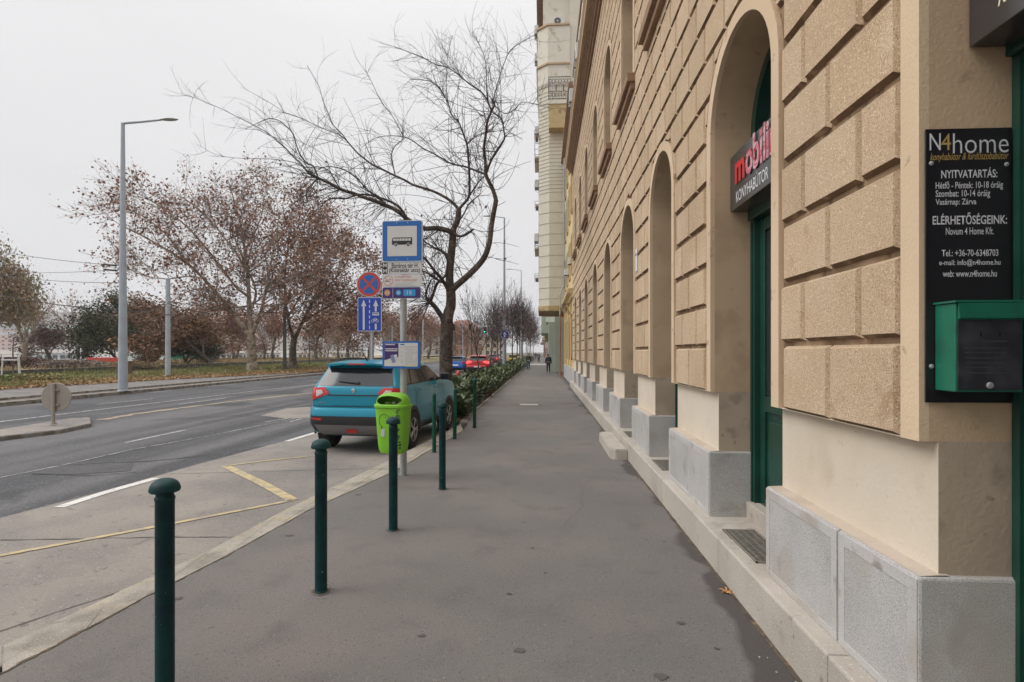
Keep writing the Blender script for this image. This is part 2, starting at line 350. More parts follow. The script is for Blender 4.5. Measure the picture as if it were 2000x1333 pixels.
# cracks and joints in the bay and on the kerb
def groundline(mb, pix, wd, z, wob=0, seed=0, world=False):
    r = random.Random(seed); pts = []
    src = [Vector((*(p if world else G(p[0], p[1], z)), 0)) for p in pix]
    for i in range(len(src)-1):
        n = 12 if wob else 1
        for k in range(n): pts.append(src[i].lerp(src[i+1], k/n)+Vector((r.uniform(-wob, wob), r.uniform(-wob, wob), 0)))
    pts.append(src[-1]); A = []; B = []
    for i, p in enumerate(pts):
        d = (pts[min(i+1, len(pts)-1)]-pts[max(i-1, 0)]).normalized(); nn_ = Vector((d.y, -d.x, 0))
        w_ = wd/2*(1+(r.uniform(-.5, .5) if wob else 0)); A.append(p-nn_*w_); B.append(p+nn_*w_)
    mb.strip(A, B, z); return mb
mb = MB()
groundline(mb, [(0,1055),(330,1049),(455,1049)], .012, -.115, .008, 1)
groundline(mb, [(290,927),(700,916),(800,905)], .010, -.115, .008, 2)
groundline(mb, [(-300,1330),(250,1150)], .008, -.115, .01, 3)
structure(mb.build('bay_crack', M['tar']))
mb = MB()
groundline(mb, [(.2,5.4),(.45,6.1),(.5,7.0),(.75,7.6)], .0025, .002, .02, 21, world=True); groundline(mb, [(-1.2,9.0),(-.9,9.1),(-.6,9.05)], .003, .002, .01, 22, world=True)
structure(mb.build('sidewalk_crack', M['tar']))
mb = MB(); groundline(mb, [(1.355, y_*.9) for y_ in range(-3, 31)], .028, .003, .008, 31, world=True); structure(mb.build('gutter_dirt', M['soil']))
mb = MB(); rg_ = random.Random(15)
for _ in range(60):
    x_, y_, q_ = rg_.choice((rg_.uniform(1.1, 1.34), rg_.uniform(-3.0, 1.3))), rg_.uniform(1.2, 12), rg_.uniform(.004, .011)
    mb.add([(x_+q_*math.cos(k_*2.1), y_+q_*math.sin(k_*2.1), .002) for k_ in range(3)]+[(x_, y_, .002+q_*.8)], [(0,1,3),(1,2,3),(2,0,3)])
o = mb.build('grit', M['kerb']); mb = MB(); groundline(mb, KERB_IN, .022, .0035, .012, 33, world=True); structure(mb.build('kerb_edge_dirt', M['soil']))
o['kind'] = 'stuff'
mb = MB()
for q in ([(0,933),(130,907),(260,878),(400,853),(600,813)], ): groundline(mb, q, .035, -.122, .012, 5)
structure(mb.build('road_seam', M['white_worn']))
mb = MB()
groundline(mb, [(60,926),(180,929),(270,922)], .02, -.122, .02, 6); groundline(mb, [(130,908),(300,900),(400,890)], .03, -.122, .02, 7)
structure(mb.build('road_crack', M['tar']))
mb = MB(); mb.sheet([G(*p, -.126) for p in [(508,812),(560,798),(600,795),(640,800),(640,815),(560,818)]], -.1255)
structure(mb.build('road_patch', M['bay']))
mb = MB(); mb.sheet([G(*p, -.126) for p in [(95,905),(180,903),(262,905),(255,920),(150,927),(60,925)]], -.1255)
structure(mb.build('tar_patch', M['tar_patch']))
mb = MB(); mb.sheet([G(*p, -.126) for p in [(60,985),(150,955),(300,922),(322,928),(215,962),(105,992)]], -.1155)
mb2 = MB(); groundline(mb2, [(115,991),(205,962),(305,934)], .14, -.114); groundline(mb2, [(560,862),(607,848),(640,839)], .12, -.114)
structure(mb2.build('bay_white_marking', M['white']))
mb = MB()
for q, wd in (([(-250,1136),(0,1085),(350,1020),(572,977)], .075), ([(572,977),(512,944),(440,910)], .14), ([(440,910),(520,900),(600,892)], .07)): groundline(mb, q, wd, -.113)
structure(mb.build('bay_yellow_marking', M['yellow']))
mb = MB()
groundline(mb, [(-60,834),(0,824),(130,808),(505,763),(620,751)], .13, -.122); 
for a in (([(245,865),(362,840)]), ([(190,790),(300,779)]), ([(350,790),(440,778)]),): groundline(mb, a, .10, -.122)
for a in (([(515,825),(560,818)]), ([(567,824),(590,818)]), ([(705,745),(735,739)]), ([(900,742),(925,735)]), ([(905,757),(925,748)])): groundline(mb, a, .08, -.121)
structure(mb.build('road_white_marking', M['white_worn']))
mb = MB(); groundline(mb, [(200,820),(270,808),(440,786),(615,767)], .28, -.122, .03, 9); 
structure(mb.build('road_median_line', mat('median_dirt', (.32,.26,.19), .9, var=.15, layers=(((.20,.17,.13),3,.5,.6),))))
# traffic island
ISL = [(-12.15,-40),(-12.15,5),G(0,850,-.0),G(120,836,-.0),G(178,824,0),(-12.3,13.95),(-12.75,13.9),G(0,835),(-13.4,5),(-13.4,-40)]
mb = MB(); mb.sheet([(p[0], p[1]) for p in ISL], -.05); structure(mb.build('traffic_island', M['bay']))
kerbstones('island_kerb', ISL[:6], M['kerbg'], wd=.15, top=-.03, side=-1)
# beyond the road
kerbstones('far_kerb', [(p[0], p[1]) for p in FAR[:-1]]+[(-18.2,200)], M['kerbg'], wd=.32, side=-1, top=.0, L=2)
mb = MB(); mb.strip([(p[0]-.3, p[1]) for p in FAR], [(p[0]-1.5, p[1]) for p in FAR], -.06); structure(mb.build('gravel_strip', M['gravel']))
PB = [(-28,-60),(-27,10),(-25.1,23.6),(-23.9,31.8),(-22.2,37.2),(-20.2,44),(-20.1,90),(-20.1,400)]
kerbstones('path_kerb', [(p[0]-1.45, p[1]) for p in FAR[:-1]]+[(-19.65,200)], M['kerbg'], wd=.18, side=-1, top=.03, L=2)
mb = MB()
mb.sheet([(p[0]-1.6, p[1]) for p in FAR]+list(reversed(PB)), .0); structure(mb.build('park_path', M['path']))
kerbstones('verge_kerb', PB[1:-1]+[(-20.1,200)], M['kerbg'], wd=.1, side=-1, top=.06, L=2)
mb = MB(); 
VP_ = [(-37.3,-60),(-37.3,400)]
mb.sheet(PB+list(reversed(VP_)), .02); structure(mb.build('verge', M['verge']))
mb = MB(); mb.sheet([(-37.3,-200),(-37.3,700),(-71,700),(-71,-200)], .32); mb.add([(-71,-200,.32),(-71,700,.32),(-71.5,700,-2),(-71.5,-200,-2)], [(0,1,2,3)])
structure(mb.build('park_lawn', M['park']))
mb = MB(); mb.sheet([(-71,-600),(-71,2400),(-385,2400),(-385,-600)], -1.5); structure(mb.build('river', M['water']))
mb = MB(); mb.add([(-383,-600,-1.6),(-383,2400,-1.6),(-388,2400,3.2),(-388,-600,3.2),(-1400,2400,3.2),(-1400,-600,3.2)], [(0,1,2,3),(3,2,4,5)])
structure(mb.build('far_embankment', mat('embankment_stone', (.42,.38,.33), .9, var=.1, vs=.05)))
# hill beyond the river
r = random.Random(4); mb = MB(); N = 60; K = 14
def hz_(a):   # ridge height as seen by angle
    return 62+26*math.sin(a*2.2+.6)+14*math.sin(a*5.1)+6*math.sin(a*13)
vs = []
for i in range(N+1):
    y = -500+i*2700/N
    for k in range(K+1):
        f = k/K; x = -640-f*560; h = 3+(hz_(i*.11))*math.sin(min(f*1.5,1)*PI/2)*1.0+r.uniform(-3,3)*(f > .05)
        vs.append((x, y, h))
mb.add(vs, [(i*(K+1)+k, i*(K+1)+k+1, (i+1)*(K+1)+k+1, (i+1)*(K+1)+k) for i in range(N) for k in range(K)])
structure(mb.build('hills', mat('hill_woods', (.07,.07,.065), .95, var=.3, vs=.03, layers=(((.14,.12,.11),.05,.5,.6),)), smooth=True))
# litter and stains on the sidewalk
mb = MB(); cx, cy = G(1033,791); mb.box(cx-.42, cx+.42, cy-.33, cy+.33, -.02, .004); mb.cur = 1; mb.box(cx-.30, cx+.30, cy-.22, cy+.22, .001, .008)
o = mb.build('manhole_cover', [M['steeldark'], M['step']]); tag(o, 'square stone filled manhole cover set in the middle of the sidewalk', 'manhole cover')
mb = MB(); cx, cy = G(1420,1158)
pr = []
for i in range(5):
    a = PI*.1+i*2*PI/5.6
    pr += [(math.cos(a-.32)*.032, math.sin(a-.32)*.032), (math.cos(a-.12)*.055, math.sin(a-.12)*.055), (math.cos(a)*.082, math.sin(a)*.082), (math.cos(a+.14)*.052, math.sin(a+.14)*.052), (math.cos(a+.34)*.02, math.sin(a+.34)*.02)]
n = len(pr); mb.add([(cx, cy, .012)]+[(cx+p[0]*.8, cy+p[1]*.8, .006+.03*abs(math.sin(i*1.3))*((p[0]**2+p[1]**2)/.006)) for i, p in enumerate(pr)], [(0, i+1, (i+1) % n+1) for i in range(n)])
mb.tube([(cx, cy, .012), (cx+.05, cy-.05, .01), (cx+.085, cy-.06, .012)], .0022, 5)
tag(mb.build('fallen_leaf', mat('dry_leaf', (.50,.26,.11), .8, var=.2, vs=30)), 'single dry tan maple-like leaf lying by the limestone step', 'leaf')
mb = MB(); rs = random.Random(8)
for (px, py, r_) in [(995,1161,.03),(1015,1272,.045),(824,1243,.03),(1293,1322,.05),(1065,1120,.02),(1041,1071,.02),(1262,1055,.018),(1297,1059,.018),(700,967,.05),(1022,1021,.02),(1330,1218,.03),(1400,1268,.02),(565,1047,.05),(350,1170,.04)]:
    cx, cy = G(px, py); mb.add([(cx+math.cos(i*PI/5)*r_*rs.uniform(.5,1.1), cy+math.sin(i*PI/5)*r_*rs.uniform(.3,.8), .004) for i in range(10)], [tuple(range(10))])
o = mb.build('sidewalk_stains', mat('gum_stain', (.085,.075,.07), .8, var=.2)); o['kind'] = 'structure'
# ------------------------------------------------------------- the arcaded building
X0 = 1.5
OPS = [(.88,2.23),(3.62,4.9),(6.36,7.61),(8.98,10.45),(12.0,13.3),(14.98,16.27),(18.1,19.4),(21.1,22.4),(24.1,25.4)]
PY0, PY1 = -8.0, 27.2
OPS = [(-1.9,-.6)]+OPS
ZP = 1.384                       # underside of the rusticated wall
GAP = .123                       # width of the smooth surround
SPR = lambda o: 4.28-(o[1]-o[0])/2 if (o[1]-o[0]) < 1.4 else 4.34-(o[1]-o[0])/2
UP = [(a+b)/2 for a, b in OPS[1:]]
UPS = [(c-.66, c+.66) for c in UP]   # upper windows
bA = thing('arcaded_building', 'long tan building of rough stucco blocks with a row of tall arched doorways', 'building', (X0, 0, 0))
def wallmesh(mb, X, cols, zb, zt, ops):     # ops: (y0,y1,bottom,spring)
    for (ya, yb) in cols:
        o = [q for q in ops if ya < (q[0]+q[1])/2 < yb]
        if not o: mb.add([(X,ya,zb),(X,yb,zb),(X,yb,zt),(X,ya,zt)], [(0,1,2,3)]); continue
        a, b_, bot, spr = o[0]; r = (b_-a)/2; c = (a+b_)/2
        mb.add([(X,ya,zb),(X,a,zb),(X,a,zt),(X,ya,zt)], [(0,1,2,3)]); mb.add([(X,b_,zb),(X,yb,zb),(X,yb,zt),(X,b_,zt)], [(0,1,2,3)])
        if bot > zb: mb.add([(X,a,zb),(X,b_,zb),(X,b_,bot),(X,a,bot)], [(0,1,2,3)])
        n = 20; pts = [(c-r*math.cos(PI*i/n), spr+r*math.sin(PI*i/n)) for i in range(n+1)]
        for i in range(n):
            p, q = pts[i], pts[i+1]; mb.add([(X,p[0],p[1]),(X,q[0],q[1]),(X,q[0],zt),(X,p[0],zt)], [(0,1,2,3)])
def archpts(a, b_, z0, spr, n=24):
    r = (b_-a)/2; c = (a+b_)/2
    return [(a, z0)]+[(c-r*math.cos(PI*i/n), spr+r*math.sin(PI*i/n)) for i in range(n+1)]+[(b_, z0)]
mids = [PY0]+[(OPS[i][1]+OPS[i+1][0])/2 for i in range(len(OPS)-1)]+[PY1]
cols = list(zip(mids, mids[1:]))
ZC = 10.62
gops = [(a, b_, 0, SPR((a, b_))) for a, b_ in OPS]; uops = [(a, b_, 6.3, 8.14) for a, b_ in UPS]
mb = MB(); wallmesh(mb, X0+.030, cols, ZP, 5.35, gops); wallmesh(mb, X0+.030, cols, 5.35, ZC, uops)
mb.build('wall', M['joint'], bA, world=True)
mb = MB()   # rear mass, top floor, roof, end wall
mb.box(X0+.55, 14, PY0, PY1-.004, .0, 15.6)
mb.build('rear_wall', M['smooth'], bA, world=True)
mb = MB(); mb.box(X0+.06, X0+.548, PY0, PY1, 11.25, 15.6); mb.add([(X0+.03,PY1,ZP),(X0+.55,PY1,ZP),(X0+.55,PY1,11.2),(X0+.03,PY1,11.2)], [(0,1,2,3)])
mb.build('top_floor_wall', M['cream'], bA, world=True)
mb = MB(); mb.prism([(X0+.0,15.6),(X0+.0,15.8),(8,19),(14.4,15.8),(14.4,15.6)], PY0, PY1+.1); mb.build('roof', M['brown'], bA, world=True)
# cornice
mb = MB(); mb.prism([(X0+.1,ZC),(X0-.06,ZC),(X0-.06,ZC+.10),(X0-.12,ZC+.12),(X0-.12,ZC+.2),(X0-.24,ZC+.30),(X0-.24,ZC+.36),(X0+.1,ZC+.36)], PY0, PY1)
mb.cur = 1; mb.prism([(X0+.1,ZC+.362),(X0-.34,ZC+.362),(X0-.34,ZC+.50),(X0-.40,ZC+.60),(X0-.40,ZC+.64),(X0+.1,ZC+.66)], PY0-.01, PY1+.01)
mb.build('cornice', [M['brown'], M['brown2']], bA, world=True)
# rusticated blocks
def blocks():
    mb = MB(); rnd = random.Random(2)
    zs = [ZP]; z = 1.79
    while z < ZC-.05: zs.append(z); z += .374
    zs.append(ZC)
    pc = [PY0+.3]+[(OPS[i][1]+OPS[i+1][0])/2 for i in range(len(OPS)-1)]+[(OPS[-1][1]+PY1)/2+.0]
    circ = [(a, b_, -9, SPR((a, b_))) for a, b_ in OPS]+[(a, b_, 6.08, 8.14) for a, b_ in UPS]
    def half(c, z):
        a, b_, bot, spr = c; R = (b_-a)/2+GAP
        if z < bot: return 0
        if z <= spr: return R
        d = R*R-(z-spr)**2
        return math.sqrt(d) if d > 0 else 0
    gz, gy, bev, pr = .014, .009, .017, .030
    for k in range(len(zs)-1):
        z0, z1 = zs[k]+(.0 if k == 0 else gz), zs[k+1]-gz
        J = [PY0]
        for i in range(len(pc)-1):
            L = pc[i+1]-pc[i]; n = max(2, round(L/.56))
            for q in range(n): J.append(pc[i]+L*(q+(0 if k % 2 == 0 else .5))/n)
        if k % 2: J.append(pc[-1]-.0)
        J.append(PY1); J = sorted(set(round(j, 4) for j in J))
        J = [j for i, j in enumerate(J) if i == 0 or j-J[i-1] > .12]
        zz = [z0+(z1-z0)*i/5 for i in range(6)]
        for ya, yb in zip(J, J[1:]):
            segs = [[(ya, yb) for _ in zz]]
            for c in circ:
                oc = (c[0]+c[1])/2; R = (c[1]-c[0])/2+GAP
                if yb < oc-R or ya > oc+R: continue
                H = [half(c, z) for z in zz]
                if max(H) == 0: continue
                new = []
                for s in segs:
                    new.append([(l, min(r_, oc-h)) if h > 0 else (l, min(r_, oc)) for (l, r_), h in zip(s, H)])
                    new.append([(max(l, oc+h), r_) if h > 0 else (max(l, oc), r_) for (l, r_), h in zip(s, H)])
                segs = new
            for s in segs:
                rows = [(z, l+gy, r_-gy) for z, (l, r_) in zip(zz, s) if r_-l > .075]
                if len(rows) < 2: continue
                hgt = rows[-1][0]-rows[0][0]
                if hgt < .06: continue
                jit = rnd.uniform(-.002, .002)
                zi0, zi1 = rows[0][0], rows[-1][0]
                O = [(z, l, r_) for z, l, r_ in rows]; I = [(zi0+bev+(z-zi0)*(hgt-2*bev)/hgt, l+bev, max(r_-bev, l+bev+.005)) for z, l, r_ in rows]
                n = len(O); X_o, X_i = X0+pr-.002, X0+jit
                vs = [(X_o, l, z) for z, l, r_ in O]+[(X_o, r_, z) for z, l, r_ in O]+[(X_i, l, z) for z, l, r_ in I]+[(X_i, r_, z) for z, l, r_ in I]
                f = []
                for i in range(n-1):
                    f += [(2*n+i, 2*n+i+1, 3*n+i+1, 3*n+i), (i, i+1, 2*n+i+1, 2*n+i), (n+i, 3*n+i, 3*n+i+1, n+i+1)]
                f += [(n-1, 2*n-1, 4*n-1, 3*n-1)]
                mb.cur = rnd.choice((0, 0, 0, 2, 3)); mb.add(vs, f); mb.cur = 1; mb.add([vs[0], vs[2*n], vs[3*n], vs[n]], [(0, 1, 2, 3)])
    return mb
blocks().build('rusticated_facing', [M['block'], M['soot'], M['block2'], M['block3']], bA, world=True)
# arch surrounds and reveals, doors
def band(mb, inn, outp, X):
    mb.add([(X, p[0], p[1]) for p in inn]+[(X, p[0], p[1]) for p in outp], [(i, i+1, len(inn)+i+1, len(inn)+i) for i in range(len(inn)-1)])
def extr(mb, pts, xa, xb):
    n = len(pts); mb.add([(xa, p[0], p[1]) for p in pts]+[(xb, p[0], p[1]) for p in pts], [(i, i+1, n+i+1, n+i) for i in range(n-1)])
DX = 1.848
def arch_set(a, b_, z0, spr, low=None, dx=DX):
    mb = MB(); r = (b_-a)/2
    inn = archpts(a, b_, z0, spr); outp = archpts(a-GAP+.012, b_+GAP-.012, z0, spr)
    band(mb, inn, outp, X0-.004); extr(mb, inn, X0-.004, X0+.034); extr(mb, outp, X0-.004, X0+.034)
    mb.add([(X0-.004, a-GAP+.012, z0), (X0-.004, a, z0), (X0+.034, a, z0), (X0+.034, a-GAP+.012, z0)], [(0,1,2,3)])
    mb.add([(X0-.004, b_+GAP-.012, z0), (X0-.004, b_, z0), (X0+.034, b_, z0), (X0+.034, b_+GAP-.012, z0)], [(0,1,2,3)])
    mb.build('arch_surround', M['surround'], bA, world=True)
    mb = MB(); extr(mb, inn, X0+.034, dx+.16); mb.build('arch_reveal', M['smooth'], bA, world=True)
def door(a, b_, spr, glassy=False):
    d = empty('door', (DX, a, .28)); d.parent = bA; d.location = (DX-X0, a, .28)
    W_ = b_-a; r = W_/2; zt = spr-.28
    ip = archpts(0, W_, 0, zt); ip2 = archpts(.09, W_-.09, 0, zt, 24)
    mb = MB(); n = len(ip)
    mb.add([(0, p[0], p[1]) for p in ip]+[(0, p[0], p[1]) for p in ip2]+[(.05, p[0], p[1]) for p in ip2]+[(.14, p[0], p[1]) for p in ip2],
        [(i, i+1, n+i+1, n+i) for i in range(n-1)]+[(n+i, n+i+1, 2*n+i+1, 2*n+i) for i in range(n-1)]+[(2*n+i, 2*n+i+1, 3*n+i+1, 3*n+i) for i in range(n-1)])
    mb.box(-.03, .10, .0, W_, 2.62, 2.74, .01); mb.box(-.015, .08, W_/2-.03, W_/2+.03, 2.74, zt+r-.02)
    mb.box(-.012, .03, .02, .05, 0, 2.6); mb.box(-.012, .03, W_-.05, W_-.02, 0, 2.6)
    mb.box(.0, .07, .09, W_-.09, .0, .05)
    for k in (.33, .67):
        ang = PI*k; mb.tube([(.03, r, zt), (.03, r-math.cos(ang)*r*.93, zt+math.sin(ang)*r*.93)], .015, 4)
    mb.build('door_frame', M['green'], d)
    mb = MB(); mb.add([(.10, p[0], p[1]) for p in archpts(.05, W_-.05, 2.7, zt)], [tuple(range(27))]); mb.build('transom_pane', M['glass'], d)
    for s in (0, 1):
        y0 = .09+s*(W_-.18)/2+.004; y1 = .09+(s+1)*(W_-.18)/2-.004
        mb = MB(); L = (y0, y1)
        st = .09
        mb.box(.045, .09, y0, y0+st, .05, 2.61, .004); mb.box(.045, .09, y1-st, y1, .05, 2.61, .004)
        for za, zb in ((.05, .2), (.95, 1.08), (2.5, 2.61)): mb.box(.046, .089, y0+st, y1-st, za, zb, .004)
        mb.box(.07, .085, y0+st-.01, y1-st+.01, .18, .96); mb.box(.058, .08, y0+st+.05, y1-st-.05, .27, .88, .01)
        lf = mb.build('door_leaf', M['green'], d)
        mb = MB(); mb.box(.066, .075, y0+st-.005, y1-st+.005, 1.07, 2.51); mb.build('glass_pane', M['glass'], lf)
    return d
for i, (a, b_) in enumerate(OPS):
    spr = SPR((a, b_)); arch_set(a, b_, ZP, spr); door(a, b_, spr)
for (a, b_) in UPS:
    arch_set(a, b_, 6.3, 8.14, dx=X0+.33)
    mb = MB(); mb.box(X0-.13, X0+.05, a-.2, b_+.2, 6.16, 6.30, .01); mb.box(X0-.07, X0+.03, a-.16, b_+.16, 6.05, 6.158, .01)
    wn_ = empty('window', (0, 0, 0)); wn_.parent = bA; wn_.location = (.33, a, 6.3)
    mb.build('sill', M['brown'], wn_, world=True)
    W_ = b_-a; zt = 1.84; ip = archpts(0, W_, 0, zt); ip2 = archpts(.07, W_-.07, .07, zt); mb = MB(); n = len(ip)
    mb.add([(0, p[0], p[1]) for p in ip]+[(0, p[0], p[1]) for p in ip2]+[(.08, p[0], p[1]) for p in ip2], [(i, i+1, n+i+1, n+i) for i in range(n-1)]+[(n+i, n+i+1, 2*n+i+1, 2*n+i) for i in range(n-1)])
    mb.box(0, .06, W_/2-.04, W_/2+.04, 0, 2.45); mb.box(0, .06, .05, W_-.05, 1.55, 1.63)
    mb.build('frame', M['white'], wn_)
    mb = MB(); mb.add([(.06, p[0], p[1]) for p in archpts(.02, W_-.02, .0, zt)], [tuple(range(27))]); mb.build('pane', M['glass'], wn_)
# piers under the blocks: cream dado, granite plinth; limestone step
piers = [(PY0, OPS[0][0])]+[(OPS[i][1], OPS[i+1][0]) for i in range(len(OPS)-1)]+[(OPS[-1][1], PY1)]
ZPL = .865; ZS = .28
for k, (a, b_) in enumerate(piers):
    a2, b2 = a, b_
    mb = MB(); mb.add([(1.57,a2,ZPL-.02),(1.57,b2,ZPL-.02),(1.57,b2,ZP+.03),(1.57,a2,ZP+.03)], [(0,1,2,3)])
    mb.add([(1.57,a2,ZP+.001),(1.57,b2,ZP+.001),(X0+.0,b2,ZP+.001),(X0+.0,a2,ZP+.001)], [(0,1,2,3)])
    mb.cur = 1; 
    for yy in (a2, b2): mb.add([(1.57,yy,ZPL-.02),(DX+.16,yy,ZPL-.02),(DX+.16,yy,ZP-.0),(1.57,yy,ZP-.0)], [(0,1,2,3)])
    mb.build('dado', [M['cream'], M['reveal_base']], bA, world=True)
    mb = MB(); ya, yb = a-.03, b_+.03; ym = ya+(yb-ya)*.40
    mb.box(1.475, DX+.02, ya, ym-.002, ZS-.02, ZPL-.012, .012); mb.box(1.475, DX+.02, ym+.002, yb, ZS-.02, ZPL-.012, .012)
    mb.cur = 1
    for y0, y1 in ((ya, ym), (ym, yb)):      # raised margins round a tooled panel
        x = 1.4722; m_ = .065
        mb.box(x, 1.476, y0+.008, y1-.008, ZPL-.013-m_, ZPL-.022, .002); mb.box(x, 1.476, y0+.008, y1-.008, ZS+.01, ZS+m_*.7, .002)
        mb.box(x, 1.476, y0+.008, y0+.008+m_*.8, ZS+m_*.7, ZPL-.013-m_, .002); mb.box(x, 1.476, y1-.008-m_*.8, y1-.008, ZS+m_*.7, ZPL-.013-m_, .002)
    mb.cur = 2
    mb.add([(1.486,ya+.012,ZPL-.0105),(1.56,ya+.012,ZPL-.006),(1.56,yb-.012,ZPL-.006),(1.486,yb-.012,ZPL-.0105),(1.6,ya+.012,ZPL-.006),(1.6,yb-.012,ZPL-.006)], [(0,1,2,3),(1,4,5,2)])
    mb.build('plinth', [M['granite'], M['granite2'], M['capstone']], bA, world=True)
mb = MB(); y = PY0; r = random.Random(5)
js = [PY0, -5.5, -3.2, -.9, .95, 2.68, 4.30, 6.3, 8.2, 10.1, 12.2, 14.4, 16.7, 18.9, 21.2, 23.5, 25.6, PY1+.2]
for a, b_ in zip(js, js[1:]): mb.box(1.37, 2.2, a+.002, b_-.002, -.1, ZS+r.uniform(-.002, .002), .014)
mb.build('base_step', M['step'], bA, world=True)
for (a, b_) in OPS:
    mb = MB(); mb.box(1.80, 2.2, a+.002, b_-.002, ZS-.01, ZS+.14, .01); mb.build('threshold', M['step'], bA, world=True)

# grates let into the step in front of doors
def grate(y0, y1, x0, x1, label):
    g = thing('door_grate', label, 'grate', ((x0+x1)/2, (y0+y1)/2, ZS), 0, 'iron boot grates let into the step')
    mb = MB(); hw, hl = (x1-x0)/2, (y1-y0)/2
    mb.box(-hw, hw, -hl, hl, -.01, .0035); mb.build('pit', M['dark'], g)
    mb = MB()
    mb.box(-hw, hw, -hl, -hl+.015, .0, .010); mb.box(-hw, hw, hl-.015, hl, .0, .010); mb.box(-hw, -hw+.012, -hl, hl, .0, .010); mb.box(hw-.012, hw, -hl, hl, .0, .010)
    n = 26
    for i in range(n):
        y = -hl+.02+(2*hl-.04)*(i+.5)/n; mb.box(-hw+.012, hw-.012, y-.005, y+.004, .002, .009)
    for i in range(4): x = -hw+.02+(2*hw-.04)*(i+.5)/4; mb.box(x-.003, x+.003, -hl+.015, hl-.015, .002, .008)
    mb.build('bars', mat('grate_metal', (.26,.235,.20), .6, metal=.3, var=.3, vs=30), g)
grate(3.80, 4.50, 1.47, 1.73, 'black iron grate in the step before the nearest green arched doorway')
grate(6.72, 7.35, 1.47, 1.73, 'small iron grate in the step before the second arched doorway')
grate(9.30, 9.95, 1.47, 1.73, 'iron grate behind the projecting entrance step')
# projecting entrance step
mb = MB(); bm = bmesh.new()
y0s, y1s = 8.75, 10.7
vs = [(1.369,y0s),(1.18,y0s),(1.10,y0s+.14),(1.10,y1s-.12),(1.18,y1s),(1.369,y1s)]
bot = [bm.verts.new((x, y, 0)) for x, y in vs]; top = [bm.verts.new((x, y, .17)) for x, y in vs]
bm.faces.new(top); n = len(vs)
for i in range(n): bm.faces.new((bot[i], bot[(i+1) % n], top[(i+1) % n], top[i]))
bmesh.ops.recalc_face_normals(bm, faces=bm.faces[:]); bmesh.ops.bevel(bm, geom=[e_ for e_ in bm.edges if e_.verts[0].co.z > .1 or e_.verts[1].co.z > .1], offset=.015, segments=2, affect='EDGES')
me = bpy.data.meshes.new('entrance_step'); bm.to_mesh(me); bm.free(); me.materials.append(M['step'])
o = bpy.data.objects.new('entrance_step', me); COL.objects.link(o); tag(o, 'low limestone entrance step projecting onto the sidewalk before the third arch', 'step')
# small plaques on the blocks
for (px, py, w_, h_, lb) in ((1244,509,.13,.36,'small white enamel plaque on the stucco between the second and third arches'), (1138,602,.10,.3,'pale plaque on the stucco beyond the sixth arch')):
    x, yv = ray(px); t_ = (X0)/x; z_ = EYE+(HZ-py)/FP*t_
    mb = MB(); mb.box(X0-.014, X0-.003, t_*yv-w_/2, t_*yv+w_/2, z_-h_/2, z_+h_/2, .004); mb.cur = 1
    mb.box(X0-.016, X0-.0141, t_*yv-w_*.3, t_*yv+w_*.3, z_+h_*.2, z_+h_*.3)
    tag(mb.build('wall_plaque', [M['letter'], M['steeldark']]), lb, 'plaque')
# top floor windows and air conditioners above the cornice
def ac_unit(loc, rz, label, group=None, s=1):
    t_ = thing('air_conditioner', label, 'air conditioner', loc, rz, group)
    mb = MB(); mb.box(-.42*s, .42*s, -.3*s, 0, 0, .6*s, .02); mb.build('casing', M['acw'], t_)
    mb = MB(); mb.lathe([(.24*s, 0), (.24*s, -.012)], 24, (-.10*s, -.301*s, .3*s), 'y'); f = mb.build('fan_opening', M['dark'], t_)
    mb = MB()
    for r_ in (.06, .12, .18, .235): mb.ring(-.10*s, .3*s, (r_-.008)*s, r_*s, -.318*s, .003)
    mb.add([(v[0]*s-.10*s, -.317*s, v[1]*s+.3*s) for v in ngon(0, 0, .05, 12)], [tuple(range(12))])
    for k in range(8):
        a = k*PI/4; c_, s_ = math.cos(a), math.sin(a)
        mb.tube([(-.10*s+c_*.05*s, -.32*s, .3*s+s_*.05*s), (-.10*s+c_*.235*s, -.32*s, .3*s+s_*.235*s)], .004*s, 4)
    mb.build('fan_guard', M['acw'], f)
    for q in (-1, 1): mb = MB(); mb.box(q*.28*s-.02, q*.28*s+.02, -.32*s, .02, -.03, 0); mb.tube([(q*.28*s, -.3*s, -.02), (q*.28*s, .0, -.26*s)], .012, 4); mb.build('bracket', M['steeldark'], t_)
    return t_
M['acw'] = mat('ac_casing', (.60,.60,.57), .6, var=.08)
for i, (a, b_) in enumerate(UPS):
    wn_ = empty('window', (0, 0, 0)); wn_.parent = bA; wn_.location = (X0+.06-X0, (a+b_)/2, 12.0)
    mb = MB(); mb.box(-.10, .02, -.62, -.5, -.1, 2.3, .01); mb.box(-.10, .02, .5, .62, -.1, 2.3, .01); mb.box(-.14, .02, -.7, .7, 2.301, 2.45, .01); mb.box(-.2, .02, -.72, .72, -.25, -.102, .01)
    mb.build('frame', M['acw'], wn_)
    mb = MB(); mb.box(-.02, .03, -.5, .5, -.1, 2.3); mb.build('pane', M['glass'], wn_)
for i, (y, z) in enumerate(((18.0,12.2),(20.1,13.0),(23.2,12.1),(24.9,13.6))):
    ac_unit((X0+.06, y+1.0, z), -PI/2, ['air conditioner above the cornice, nearest of the row','air conditioner high above the cornice, second from the camera','air conditioner just above the cornice, third from the camera','air conditioner above the far end of the cornice'][i], 'air conditioners on the top floor wall')
